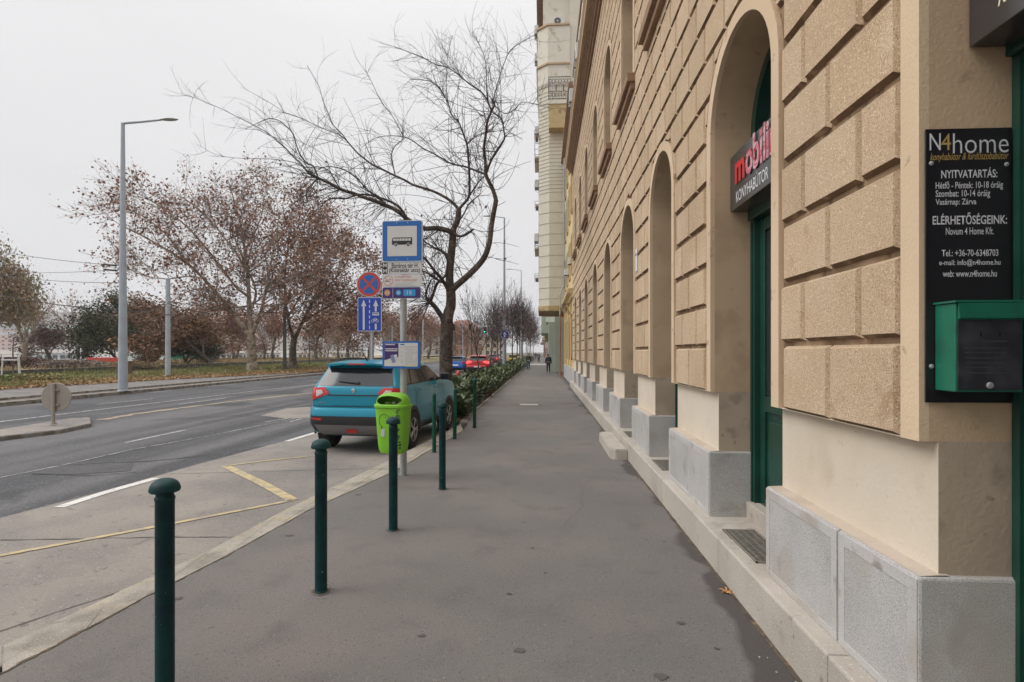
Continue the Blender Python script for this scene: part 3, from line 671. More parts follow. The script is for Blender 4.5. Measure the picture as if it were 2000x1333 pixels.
# ------------------------------------------------------------- shop signs in the arches
def YX(px, X):
    x, y = ray(px); return X/x*y, X/x
s1 = thing('shop_sign', 'dark metal box sign with red and pink lettering over the green doorway', 'shop sign', (1.665, 4.255, 2.98), -PI/2)
mb = MB(); mb.box(-.63, .63, 0, .17, 0, .48, .004); mb.build('sign_box', M['signgrey'], s1)
text('m', .22, .18, M['red'], s1, -.37, .29, 0, bold=.035, d=.012)
text('obilir', .58, .29, M['pink'], s1, .05, .335, 0, bold=.03, d=.012)
text('KONYHABÚTOR', .66, .12, M['letter'], s1, -.15, .105, 0)
s0 = thing('shop_sign', 'dark metal box sign with cream script lettering above the mailbox', 'shop sign', (1.68, 1.555, 2.94), -PI/2)
mb = MB(); mb.box(-.667, .667, 0, .17, 0, .48, .004); mb.build('sign_box', M['signgrey'], s0)
text('N4home', .7, .2, M['letter'], s0, 0, .33, 0)
text('konyhabútor & fürdőszobabútor', 1.08, .115, M['creamletter'], s0, .010, .106, 0, shear=.3)
# info board on the door reveal
yb = 2.226; K_ = 2.13/FP
ib = thing('info_board', 'tall black board of opening hours and contacts screwed beside the shop door', 'notice board', (1.676, yb-.002, 1.54))
def bx(px): return (px-1887.5)*.326/170
def bz(py): return EYE+(HZ-py)*K_-1.54
mb = MB(); mb.box(-.163, .163, -.006, 0, 0, bz(253), .002); mb.build('board', M['black'], ib)
def btxt(s, x0, x1, y0, y1, m=None, bold=.015, shear=0): text(s, (x1-x0)*.326/170, (y1-y0)*K_, m or M['letter'], ib, bx((x0+x1)/2), (bz(y0)+bz(y1))/2, -.006, bold=bold, shear=shear)
btxt('N', 1810, 1832, 262, 295, bold=0); btxt('4', 1833, 1852, 263, 295, M['gold'], 0)
btxt('home', 1856, 1965, 263, 302, bold=-.008)
btxt('konyhabútor & fürdőszobabútor', 1811, 1965, 299, 319, M['gold'], 0, .35)
btxt('NYITVATARTÁS:', 1833, 1943, 330, 350); btxt('Hétfő - Péntek: 10-18 óráig', 1822, 1954, 356, 374, bold=.008); btxt('Szombat: 10-14 óráig', 1822, 1929, 373, 390, bold=.008)
btxt('Vasárnap: Zárva', 1822, 1902, 390, 405, bold=.008); btxt('ELÉRHETŐSÉGEINK:', 1816, 1962, 417, 440); btxt('Novum 4 Home Kft.', 1842, 1936, 446, 460, bold=.005)
btxt('Tel.: +36-70-6348703', 1834, 1945, 489, 502, bold=.008); btxt('e-mail: info@n4home.hu', 1829, 1949, 508, 522, bold=.008); btxt('web: www.n4home.hu', 1836, 1942, 529, 542, bold=.008)
for px, py in ((1814,320),(1962,325),(1814,716)):
    mb = MB(); mb.lathe([(.0095,0),(.0085,-.003),(.004,-.0055)], 12, (bx(px), -.006, bz(py)), 'y'); mb.build('screw', M['galv'], ib)
mbx = thing('mailbox', 'small green metal mailbox with faded black door fixed over the black notice board', 'mailbox', (1.668, yb-.0095, 1.59))
M['mgreen'] = mat('mailbox_green', (.010,.15,.088), .4, var=.06, vs=9, layers=(((.012,.11,.07),8,.5,.62),((.30,.38,.33),60,.74,.77)), coat=.2)
M['mblack'] = mat('mailbox_door', (.020,.020,.026), .6, var=.2, vs=20, layers=(((.042,.042,.05),9,.45,.65),))
mb = MB(); mb.box(-.121, .121, -.105, 0, 0, .335, .004); mb.build('body', M['mgreen'], mbx)
mb = MB(); mb.prism([(-.128,.336),(.128,.336),(.128,.344),(-.128,.344)], -.116, .0); mb.build('lid', M['mgreen'], mbx)
mb = MB(); mb.add([(-.113,-.106,.275),(.113,-.106,.275),(.118,-.117,.334),(-.118,-.117,.334),(-.113,-.118,.276),(.113,-.118,.276)], [(4,5,2,3),(0,1,5,4)]); mb.add([(-.113,-.106,.275),(-.118,-.117,.334),(-.113,-.118,.276)], [(0,1,2)]); mb.build('slot_flap', M['mgreen'], mbx)
mb = MB(); mb.box(-.113, .115, -.1085, -.104, .008, .27, .001); dr = mb.build('door', M['mblack'], mbx)
mb = MB(); mb.lathe([(.013,0),(.012,-.005),(.009,-.007)], 16, (.0, -.108, .025), 'y'); lk = mb.build('lock', M['galv'], dr)
mb = MB(); 
for x in (-.032, .035): mb = MB(); mb.flat([(x-.0025,.21),(x+.0025,.205),(x+.003,.225),(x-.001,.23)], -.1086, .001); mb.build('peep_slot', M['dark'], dr)
mb = MB(); r = random.Random(3)
for z in (.19, .165, .148, .128, .11, .092, .072):
    mb.flat([(-.09, z-.003), (r.uniform(.04,.09), z-.003), (r.uniform(.04,.09), z+.003), (-.09, z+.003)], -.1087, .0003)
mb.build('faded_sticker', mat('faded_print', (.045,.045,.053), .7, var=.3, vs=60), dr)
# ------------------------------------------------------------- bollards
def bollard(x, y, label, m, h=1.10, r=.043, cap=True, tilt=0):
    t_ = thing('bollard', label, 'bollard', (x, y, 0), random.Random(x).uniform(0, 6), 'green steel bollards along the kerb')
    k = h/1.10
    mb = MB()
    if cap:
        mb.lathe([(r*1.08, -.02), (r*1.08, .012), (r, .016), (r, 1.0*k), (r*1.06, 1.004*k), (r*1.06, 1.014*k), (r, 1.018*k), (r*.93, 1.022*k), (r*.90, 1.045*k)], 28)
        mb.build('post', m, t_, smooth='auto')
        mb = MB(); R = r*1.62
        mb.lathe([(r*.88, 1.040*k), (R*.93, 1.043*k), (R*1.0, 1.050*k), (R*.99, 1.06*k), (R*.93, 1.075*k), (R*.82, 1.088*k), (R*.6, 1.10*k), (R*.35, 1.107*k), (.003, 1.11*k)], 28)
        mb.build('cap', m, t_, smooth='auto')
    else:
        mb.lathe([(r*1.1, -.02), (r*1.1, .01), (r, .014), (r, h-.06), (r*1.12, h-.055), (r*1.12, h-.035), (r*.95, h-.03), (r*.9, h-.02), (r*.6, h-.004), (.003, h)], 24)
        mb.build('post', m, t_, smooth='auto')
    mb = MB(); rs = random.Random(y); mb.add([(math.cos(i*PI/6)*r*rs.uniform(1.3,1.9), math.sin(i*PI/6)*r*rs.uniform(1.3,1.9), .004) for i in range(12)], [tuple(range(12))]); mb.build('footing', M['gravel'], t_)
    t_.rotation_euler = (tilt, 0, t_.rotation_euler[2]); return t_
def bolpos(px, ytop, h=1.105):
    t_ = (EYE-h)*FP/(ytop-HZ); return XY(px, t_)
x, y = bolpos(322, 936); bollard(x, y, 'scratched dark green bollard with mushroom cap, the nearest of all', M['bol'])
x, y = G(627, 1156); bollard(x, y, 'dark green mushroom-capped bollard, second from the camera', M['bol'])
x, y = G(768, 1036); bollard(x, y, 'dark green bollard in front of the lime green litter bin', M['bol'])
x, y = G(864, 956); bollard(x, y, 'dark green mushroom-capped bollard right of the litter bin', M['bol'])
x, y = G(848, 884); bollard(x, y, 'bright green bollard with flat head, just left of a capped one', M['bol2'], h=1.03, r=.034, cap=False)
x, y = G(888, 858); bollard(x, y, 'slim bright green bollard beside the front wheel of the teal car', M['bol2'], h=1.02, r=.036, cap=False, tilt=.02)
x, y = G(927, 836); bollard(x, y, 'green bollard by the near end of the planting strip, farthest of all', M['bol2'], h=1.13, r=.038, cap=True)
# ------------------------------------------------------------- bus stop sign
M['sblue'] = mat('sign_blue', (.006,.115,.42), .4, var=.03, coat=.15)
M['sblue2'] = mat('sign_deep_blue', (.008,.05,.40), .4, var=.03, coat=.15)
M['swhite'] = mat('sign_white', (.60,.60,.59), .5, var=.04, coat=.1)
M['sedge'] = mat('sign_rim', (.62,.68,.76), .5, var=.03)
M['sred'] = mat('sign_red', (.52,.055,.035), .45, var=.05)
M['sblack'] = mat('sign_black', (.015,.015,.016), .5, var=0)
M['spurple'] = mat('sign_purple', (.045,.022,.14), .45, var=.05)
M['sorange'] = mat('sign_orange', (.62,.27,.13), .5, var=0)
M['scyan'] = mat('sign_cyan', (.02,.30,.62), .5, var=0)
M['sgrey'] = mat('print_grey', (.42,.42,.45), .6, var=.1, vs=60)
M['spink'] = mat('print_red', (.62,.25,.22), .6, var=.1)
t0 = 1.74*FP/(930-HZ); bxx, byy = XY(786, t0)
bs = thing('bus_stop_sign', 'bus stop pole carrying blue bus sign, stop name plates and framed timetable', 'bus stop sign', (bxx, byy, 0), -.03)
KS = t0/FP
def sz(py): return EYE+(HZ-py)*KS
def sx_(px): return (px-786)*KS
mb = MB(); mb.lathe([(.047, 0), (.047, 3.52)], 20, (0, .05, 0)); mb.cur = 0; mb.lathe([(.06, -.01), (.06, .02)], 20, (0, .05, 0)); mb.build('pole', M['galv'], bs, smooth='auto')
cx, cz = sx_(787), sz(472.5); W_ = 80*KS
mb = MB(); mb.flat(rr(cx, cz, W_, W_, .03), 0, .04); p1 = mb.build('stop_panel', M['sedge'], bs)
mb = MB(); mb.flat(rr(cx, cz, W_-.018, W_-.018, .026), -.0402, .001); mb.build('blue_border', M['sblue'], p1)
mb = MB(); wi = W_*.73; mb.flat(rr(cx, cz, wi, wi, .004), -.0415, .001); mb.build('white_field', M['swhite'], p1)
mb = MB(); Y_ = -.0428
bw, bh = 40*KS, 14*KS
mb.flat([(cx-bw/2, cz-bh/2), (cx+bw/2, cz-bh/2), (cx+bw/2, cz+bh/2-.006), (cx+bw/2-.006, cz+bh/2), (cx-bw/2+.02, cz+bh/2), (cx-bw/2+.005, cz+bh/2-.012), (cx-bw/2, cz)], Y_, .001)
for k in (-.62, .62):
    mb.flat(ngon(cx+k*bw/2, cz-bh/2, .021, 16), Y_-.0012, .001)
mb.cur = 1
for k in (-.62, .62): mb.ring(cx+k*bw/2, cz-bh/2, .021, .026, Y_-.0012, .001, 16); mb.flat(ngon(cx+k*bw/2, cz-bh/2, .007, 10), Y_-.0024, .001)
for i in range(6):
    x0_ = cx-bw/2+.018+i*(bw-.03)/6; mb.flat([(x0_, cz+.004), (x0_+bw/6-.013, cz+.004), (x0_+bw/6-.013, cz+bh/2-.014), (x0_, cz+bh/2-.014)], Y_-.0012, .0008)
mb.build('bus_pictogram', [M['sblack'], M['swhite']], p1)
for dx in (-11, 11):
    for dz in (35.5, -35): mb = MB(); mb.lathe([(.006, 0), (.005, -.003)], 8, (cx+dx*KS, Y_+.001, cz+dz*KS), 'y'); mb.build('rivet', M['swhite'], p1)
def plate(px0, px1, py0, py1, m, name, d=.03, r=.02, rim=True):
    mb = MB(); cx, cz = (sx_(px0)+sx_(px1))/2, (sz(py0)+sz(py1))/2; w_, h_ = (px1-px0)*KS, (py1-py0)*KS
    mb.flat(rr(cx, cz, w_, h_, r), 0, d); o = mb.build(name, M['sedge'] if rim else m, bs)
    if rim: mb = MB(); mb.flat(rr(cx, cz, w_-.01, h_-.01, r*.8), -d-.0002, .001); mb.build('face', m, o)
    return o
def stx(s, x0, x1, y0, y1, m, par, d=-.0325, bold=.01): text(s, (x1-x0)*KS, (y1-y0)*KS, m, par, (sx_(x0)+sx_(x1))/2, (sz(y0)+sz(y1))/2, d, bold=bold)
p2 = plate(747, 825, 512.5, 536.5, M['swhite'], 'stop_name_plate')
stx('Boráros tér H', 766, 817, 515, 524.5, M['sblack'], p2); stx('(Közraktár utca)', 761, 822, 524.5, 535, M['sblack'], p2)
mb = MB(); mb.flat(rr(sx_(752.5), sz(524.5), 10.5*KS, 22*KS, .01), -.0315, .001); q = mb.build('black_box', M['sblack'], p2)
stx('M', 749, 756.5, 515, 523, M['swhite'], p2, d=-.034); stx('M', 749, 756.5, 526, 534, M['swhite'], p2, d=-.034)
p3 = plate(747, 826, 537.5, 561, M['swhite'], 'no_smoking_plate')
cx, cz = sx_(759), sz(549)
mb = MB(); mb.ring(cx, cz, .062, .072, -.0315, .001); a = math.radians(-45)
for s_ in (1,): mb.flat([(cx-.045, cz+.052), (cx-.052, cz+.045), (cx+.045, cz-.052), (cx+.052, cz-.045)], -.0315, .001)
mb.cur = 1; mb.flat([(cx-.045, cz-.012), (cx+.02, cz-.012), (cx+.02, cz), (cx-.045, cz)], -.0312, .0006); mb.ring(cx+.03, cz+.008, .010, .016, -.0312, .0006, 14, 0, PI)
mb.build('no_smoking_pictogram', [M['spink'], M['sblack']], p3)
stx('A megállóban', 772, 804, 538.5, 544.5, M['spink'], p3, bold=.005); stx('tilos a dohányzás!', 772, 816, 545, 551, M['spink'], p3, bold=.005)
mb = MB()
for i, (py, l) in enumerate(((553.5, 812), (556.3, 806), (559, 812))): mb.flat([(sx_(772), sz(py+.5)), (sx_(l), sz(py+.5)), (sx_(l), sz(py-.4)), (sx_(772), sz(py-.4))], -.0315, .0005)
mb.build('small_print', M['sgrey'], p3)
p4 = plate(747, 824, 561.5, 584, M['spurple'], 'route_plate', r=.03)
mb = MB(); mb.flat(ngon(sx_(757), sz(572.5), 6*KS, 20), -.0315, .001); mb.build('orange_disc', M['sorange'], p4); stx('A3', 753, 761, 570, 575.5, M['swhite'], p4, d=-.034)
mb = MB(); mb.flat([(sx_(768), sz(583)), (sx_(768.6), sz(583)), (sx_(768.6), sz(563)), (sx_(768), sz(563))], -.0315, .0006); mb.build('divider', M['swhite'], p4)
mb = MB(); mb.flat(ngon(sx_(779.5), sz(572.5), 5.6*KS, 20), -.0315, .001); mb.cur = 1; mb.flat(rr(sx_(779.5), sz(572.5), 5*KS, 5*KS, .006), -.0327, .001); mb.cur = 0; mb.flat([(sx_(777.8), sz(572.5)), (sx_(781.2), sz(572.5)), (sx_(781.2), sz(570.8)), (sx_(777.8), sz(570.8))], -.034, .0006); mb.build('bus_disc', [M['scyan'], M['swhite']], p4)
mb = MB(); mb.flat(rr(sx_(801), sz(572.7), 24*KS, 12.5*KS, .012), -.0315, .001); mb.build('blue_box', M['scyan'], p4); stx('15', 796.5, 805.5, 569, 576.2, M['swhite'], p4, d=-.034)
p5 = plate(748, 822, 667, 720, M['sblue'], 'timetable_case', d=.045, r=.006, rim=False)
mb = MB(); mb.flat(rr(sx_(785), sz(693), 66.5*KS, 45*KS, .004), -.046, .001); mb.build('poster_sheet', M['swhite'], p5)
mb = MB(); mb.flat([(sx_(752), sz(704)), (sx_(765), sz(700)), (sx_(780), sz(698)), (sx_(780), sz(671)), (sx_(752), sz(671))], -.048, .0006); pp = mb.build('purple_poster', M['spurple'], p5)
mb = MB()
for py, x1_ in ((673.5, 773), (682, 779), (685.5, 778)): mb.flat([(sx_(754), sz(py+.8)), (sx_(x1_), sz(py+.8)), (sx_(x1_), sz(py-.9)), (sx_(754), sz(py-.9))], -.049, .0005)
mb.cur = 1; a = .25
c0, c1 = sx_(769), sz(701)
q = [(-.026, -.055), (.026, -.055), (.026, .055), (-.026, .055)]; mb.flat([(c0+x*math.cos(a)-z*math.sin(a), c1+x*math.sin(a)+z*math.cos(a)) for x, z in q], -.0492, .001)
mb.cur = 0; mb.flat(ngon(sx_(774.5), sz(696), .024, 18), -.0505, .0006); mb.build('poster_print', [M['swhite'], mat('print_bluegrey', (.20,.23,.42), .6, var=.15, vs=80)], pp)
mb = MB(); r = random.Random(1)
for i in range(13):
    zz = sz(677+i*2.9)
    for j in range(6):
        if r.random() < .85: mb.flat([(sx_(793+j*4.1), zz-.006), (sx_(793+j*4.1+3.2), zz-.006), (sx_(793+j*4.1+3.2), zz+.003), (sx_(793+j*4.1), zz+.003)], -.048, .0004)
for i in range(11):
    if r.random() < .7: zz = sz(679+i*3); mb.flat([(sx_(784), zz-.003), (sx_(790), zz-.003), (sx_(790), zz+.003), (sx_(784), zz+.003)], -.048, .0004)
mb.cur = 1; mb.flat([(sx_(784), sz(674.5)), (sx_(792), sz(674.5)), (sx_(792), sz(672.2)), (sx_(784), sz(672.2))], -.048, .0005)
mb.cur = 2; mb.flat([(sx_(793), sz(716)), (sx_(817), sz(716)), (sx_(817), sz(712)), (sx_(793), sz(712))], -.0478, .0004)
mb.build('timetable_print', [M['sgrey'], M['sblue'], mat('print_yellow', (.62,.60,.38), .6, var=.1)], p5)
mb = MB()
for z_ in (sz(443), sz(500), sz(524), sz(549), sz(573), sz(676), sz(711)): mb.lathe([(.052, -.012), (.052, .012)], 18, (0, .05, z_)); mb.box(-.05, .05, -.002, .03, z_-.012, z_+.012)
mb.build('clamps', M['galv'], bs)
# ------------------------------------------------------------- no stopping and lane sign on a thin pole
x, y = XY(724, 15.5); K2 = 15.5/FP
ls = thing('lane_sign', 'thin pole with round no stopping sign over blue bus and bicycle lane sign', 'traffic sign', (x, y, -.05), .02)
def z2(py): return EYE+.05+(HZ-py)*K2
def x2(px): return (px-724)*K2
mb = MB(); mb.lathe([(.045, 0), (.045, z2(532))], 16, (.04, .03, 0)); mb.build('pole', M['galv'], ls, smooth='auto')
R = 24.3*K2; cx, cz = x2(721.5), z2(556)
mb = MB(); mb.flat(ngon(cx, cz, R, 40), -.015, .02); d1 = mb.build('no_stopping_disc', M['sedge'], ls)
mb = MB(); mb.flat(ngon(cx, cz, R*.97, 40), -.0352, .001); mb.build('red_disc', M['sred'], d1)
mb = MB()
w_ = .075*R
for k in range(4):
    a0 = k*PI/2+PI/4; g = math.asin(w_*1.25/(R*.76)); pts = [(cx+math.cos(a0+g*0+0)*0+0, 0)]
    pts = [(cx+math.cos(a0+PI/4)*w_*1.25*1.414, cz+math.sin(a0+PI/4)*w_*1.25*1.414)]
    for i in range(9):
        a = a0+g+(PI/2-2*g)*i/8; pts.append((cx+math.cos(a)*R*.76, cz+math.sin(a)*R*.76))
    mb.flat(pts, -.0365, .001)
mb.build('blue_quadrants', M['sblue'], d1)
W_, H_ = 47*K2, 66*K2; cx, cz = x2(722.5), z2(614.5)
mb = MB(); mb.flat(rr(cx, cz, W_, H_, .03), -.015, .02); d2 = mb.build('lane_panel', M['sedge'], ls)
mb = MB(); mb.flat(rr(cx, cz, W_-.03, H_-.03, .025), -.0352, .001); mb.build('blue_face', M['sblue2'], d2)
mb = MB(); Y_ = -.0368
for ax_, z0_ in ((-.17, -.44), (.18, -.44)):
    zt_ = .42
    mb.flat([(cx+ax_-.028, cz+z0_), (cx+ax_+.028, cz+z0_), (cx+ax_+.028, cz+(.24)), (cx+ax_-.028, cz+.24)], Y_, .001)
    mb.flat([(cx+ax_-.075, cz+.235), (cx+ax_+.075, cz+.235), (cx+ax_, cz+zt_)], Y_, .001)
for i in range(6):
    z_ = -.42+i*.15; mb.flat([(cx-.012, cz+z_), (cx+.012, cz+z_), (cx+.012, cz+z_+.09), (cx-.012, cz+z_+.09)], Y_, .001)
mb.cur = 1; mb.flat([(cx+.06, cz-.27), (cx+.30, cz-.27), (cx+.30, cz+.08), (cx+.06, cz+.08)], Y_-.0012, .0006)
mb.cur = 0; mb.flat(rr(cx+.18, cz+.01, .19, .085, .012), Y_-.002, .001)
for s_ in (-.07, .05): mb.ring(cx+.17+s_*1.0, cz-.19, .034, .045, Y_-.002, .001, 18)
for a_, b_ in (((-.07, -.19), (-.03, -.12)), ((-.03, -.12), (.03, -.12)), ((.03, -.12), (.05, -.19)), ((-.01, -.19), (-.03, -.12)), ((-.01, -.19), (.03, -.12)), ((-.07, -.19), (-.01, -.19))):
    p_, q_ = Vector((cx+.17+a_[0], cz+a_[1])), Vector((cx+.17+b_[0], cz+b_[1])); n_ = (q_-p_).normalized(); n_ = Vector((-n_[1], n_[0]))*.006
    mb.flat([tuple(p_+n_), tuple(p_-n_), tuple(q_-n_), tuple(q_+n_)], Y_-.002, .001)
mb.cur = 1
for i in range(4): mb.flat([(cx+.105+i*.04, cz+.0), (cx+.135+i*.04, cz+.0), (cx+.135+i*.04, cz+.035), (cx+.105+i*.04, cz+.035)], Y_-.0033, .0006)
mb.build('lane_symbols', [M['swhite'], M['sblue2']], d2)
# ------------------------------------------------------------- litter bin on the stop pole
M['lime'] = mat('lime_plastic', (.19,.47,.025), .5, var=.05, vs=6, layers=(((.15,.38,.03),3,.55,.7),), spec=.4)
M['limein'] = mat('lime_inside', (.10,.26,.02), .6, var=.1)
lb = thing('litter_bin', 'lime green plastic litter bin with graffiti hung on the bus stop pole', 'litter bin', (bxx-.075, byy-.19, .36), math.radians(-13))
def ringse(w_, d_, z, n=40, e=3.2, yo=0):
    o = []
    for i in range(n):
        a = 2*PI*i/n; c_, s_ = math.cos(a), math.sin(a); ee = 2/e
        o.append((w_/2*math.copysign(abs(c_)**ee, c_), yo+d_/2*math.copysign(abs(s_)**ee, s_), z))
    return o
def loft(mb, rings, cap=True):
    n = len(rings[0]); vs = [p for r_ in rings for p in r_]; k = len(rings)
    f = [(i*n+j, i*n+(j+1) % n, (i+1)*n+(j+1) % n, (i+1)*n+j) for i in range(k-1) for j in range(n)]
    if cap: f += [tuple(reversed(range(n))), tuple((k-1)*n+j for j in range(n))]
    return mb.add(vs, f)
mb = MB(); loft(mb, [ringse(.26,.18,.0), ringse(.34,.24,.012), ringse(.375,.26,.05), ringse(.40,.275,.12), ringse(.445,.305,.40), ringse(.475,.325,.645), ringse(.46,.31,.646), ringse(.43,.28,.60)], True)
mb.build('bucket', M['lime'], lb, smooth='auto')
mb = MB(); loft(mb, [ringse(.49,.34,.625), ringse(.505,.355,.632), ringse(.505,.355,.662), ringse(.49,.34,.672), ringse(.46,.315,.672), ringse(.46,.315,.63)], False)
mb.build('rim', M['lime'], lb, smooth='auto')
# hood: dome with an oval mouth towards the front
mb = MB(); NA, NZ = 128, 32; vs = []; f = []
for k in range(NZ+1):
    q = k/NZ*PI/2
    for i in range(NA):
        a = 2*PI*i/NA; c_, s_ = math.cos(a), math.sin(a); ee = 2/2.8
        rr_ = math.cos(q)**.62
        vs.append((.235*rr_*math.copysign(abs(c_)**ee, c_), .03*(1-rr_)+.165*rr_*math.copysign(abs(s_)**ee, s_), .668+.155*math.sin(q)))
for k in range(NZ):
    for i in range(NA):
        p_ = [vs[k*NA+i], vs[k*NA+(i+1) % NA], vs[(k+1)*NA+(i+1) % NA], vs[(k+1)*NA+i]]
        c0 = sum(p[0] for p in p_)/4; c1 = sum(p[1] for p in p_)/4; c2 = sum(p[2] for p in p_)/4
        if c1 < -.02 and (c0/.185)**2+((c2-.725)/.062)**2 < 1: continue
        f.append((k*NA+i, k*NA+(i+1) % NA, (k+1)*NA+(i+1) % NA, (k+1)*NA+i))
mb.add(vs, f); hood = mb.build('hood', M['lime'], lb, smooth='auto')
sm = hood.modifiers.new('thick', 'SOLIDIFY'); sm.thickness = .006; sm.offset = -1
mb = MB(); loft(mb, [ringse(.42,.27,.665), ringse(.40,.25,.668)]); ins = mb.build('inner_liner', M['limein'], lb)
rb = random.Random(6); mb = MB()
for i in range(16):
    x_, y_ = rb.uniform(-.15,.15), rb.uniform(-.11,.05); s_ = rb.uniform(.02,.045); mb.cur = i % 3
    bm = bmesh.new(); bmesh.ops.create_icosphere(bm, subdivisions=1, radius=s_)
    mb.add([(v.co.x*rb.uniform(.6,1.3)+x_, v.co.y*rb.uniform(.6,1.3)+y_, v.co.z*.7*rb.uniform(.5,1.3)+.68) for v in bm.verts], [tuple(v.index for v in f_.verts) for f_ in bm.faces]); bm.free()
rub = mb.build('rubbish_heap', [mat('paper_waste', (.45,.42,.36), .8, var=.2, vs=20), mat('brown_waste', (.16,.11,.07), .8, var=.2), M['limein']]); rub.parent = lb
def binfront(x_, z_):   # y of the bucket front at x,z
    w_ = float(np.interp(z_, [.012,.05,.12,.40,.645], [.34,.375,.40,.445,.475])); d_ = float(np.interp(z_, [.012,.05,.12,.40,.645], [.24,.26,.275,.305,.325]))
    return -d_/2*max(0.01, 1-abs(2*x_/w_)**3.2)**(1/3.2)-.0015
def bandb(mb, pts, w_):
    for p_, q_ in zip(pts, pts[1:]):
        p_, q_ = Vector(p_), Vector(q_); n_ = (q_-p_).normalized(); n_ = Vector((-n_[1], n_[0]))*w_/2
        c4 = [p_+n_, p_-n_, q_-n_, q_+n_]; mb.add([(c[0], binfront(c[0], c[1])-.003, c[1]) for c in c4], [(0,1,2,3)])
mb = MB(); bandb(mb, [(-.05+.085*math.cos(a*PI/24), .455+.085*math.sin(a*PI/24)) for a in range(-4, 34)], .007)
mb.add([(-.03+.008*math.cos(a*PI/6), binfront(-.03, .5)-.004, .503+.008*math.sin(a*PI/6)) for a in range(12)], [tuple(range(12))])
bandb(mb, [(-.10, .375), (-.085, .36), (-.10, .345)], .012)
mb.build('round_emblem', M['sblack'], lb)
mb = MB(); mb.add([(-.105, binfront(-.10,.3)-.0035, .24), (-.05, binfront(-.05,.3)-.0035, .24), (-.05, binfront(-.05,.3)-.0035, .345), (-.105, binfront(-.10,.3)-.0035, .345)], [(0,1,2,3)]); mb.build('paper_sticker', M['sgrey'], lb)
mb = MB(); rg = random.Random(12)
for i in range(15):
    z_ = .60-i*.036
    if i in (6,): continue
    x_ = .150+.004*rg.uniform(-1,1)
    pts = [(x_+rg.uniform(-.03,.03), z_+rg.uniform(-.02,.02)) for _ in range(4)]
    bandb(mb, pts, .010)
mb.build('graffiti', mat('graffiti_ink', (.01,.035,.05), .5, var=.1), lb)
# ------------------------------------------------------------- round sign on the island seen from behind
x, y = G(104, 827, 0)
t_ = thing('round_sign', 'round traffic sign on the traffic island seen from its grey back', 'traffic sign', (x, y, -.01), .12)
mb = MB(); mb.lathe([(.04, 0), (.04, .98)], 16); mb.lathe([(.075,-.01),(.07,.02)], 16); mb.build('pole', M['tan'], t_, smooth='auto')
mb = MB(); mb.lathe([(.355, .06), (.355, .052), (.345, .045)], 40, (.03, 0, .64), 'y'); o = mb.build('disc', M['tan'], t_)
for z in (.80, .44): mb = MB(); mb.box(-.06, .12, .0, .045, z, z+.03); mb.build('bracket', M['tan'], t_)
# ------------------------------------------------------------- posts and street lamps
def lamp_head(mb, x, y, z, L=.75, a=0):
    c_, s_ = math.cos(a), math.sin(a)
    pr_ = [(0, .05, .04), (.12, .10, .07), (.35, .15, .10), (.6, .13, .08), (L, .05, .03)]
    rings = []
    for d_, w_, h_ in pr_:
        rings.append([(x+c_*d_-s_*w_*math.cos(g), y+s_*d_+c_*w_*math.cos(g), z+h_*math.sin(g)*(1 if math.sin(g) > 0 else .5)) for g in [2*PI*i/12 for i in range(12)]])
    loft(mb, rings)
def street_lamp(loc, h, arm, ang, label, group=None, r0=.17, m=None):
    t_ = thing('street_lamp', label, 'street lamp', loc, 0, group); m = m or M['bluegrey']
    mb = MB(); mb.lathe([(r0*1.15, 0), (r0*1.15, .03), (r0, .05), (r0*.98, 1.2), (r0*.8, h*.35), (r0*.62, h*.65), (r0*.40, h)], 20); mb.build('mast', m, t_, smooth='auto')
    c_, s_ = math.cos(ang), math.sin(ang)
    mb = MB(); mb.tube([(0, 0, h-.15), (c_*.03, s_*.03, h-.02), (c_*.12, s_*.12, h), (c_*arm*.5, s_*arm*.5, h+.05), (c_*arm, s_*arm, h+.13)], [r0*.3, r0*.3, r0*.28, r0*.25, r0*.22], 8); mb.build('arm', m, t_, smooth='auto')
    mb = MB(); lamp_head(mb, c_*(arm-.05), s_*(arm-.05), h+.14, .8, ang); mb.build('lamp_head', M['galv'], t_, smooth='auto'); return t_
x, y = G(240, 764); t_240 = 1.74*FP/(764-HZ); hL = (HZ-241)/FP*t_240+1.74
street_lamp((x, y, 0), hL, 1.75, -TH*0+.03, 'tall blue grey street lamp by the far kerb, nearest on the left', r0=.185)
x, y = XY(985, 45); street_lamp((x, y, 0), 13.0, 1.1, PI, 'pale street lamp rising from the planting strip with blue disc', 'street lamps along the planting strip', r0=.15)
mb = MB(); mb.flat(ngon(x*0, 3.2, .38, 24), -.17, .02); mb.cur = 1; mb.ring(0, 3.2, .32, .36, -.192, .002); mb.flat([(-.07,2.98),(.07,2.98),(.07,3.2),(.18,3.2),(0,3.42),(-.18,3.2),(-.07,3.2)], -.193, .001)
o = mb.build('blue_disc_sign', [M['sblue2'], M['swhite']]); o.location = (x+.05, y, 0); tag(o, 'round blue arrow sign fixed to the pale street lamp', 'traffic sign')
x, y = XY(1018, 72); street_lamp((x, y, 0), 12.7, 1.3, PI, 'thin distant street lamp over the row of saplings', 'street lamps along the planting strip', r0=.13)
x, y = XY(1028, 112); street_lamp((x, y, 0), 12.7, 1.3, PI, 'farthest street lamp over the end of the planting strip', 'street lamps along the planting strip', r0=.12)
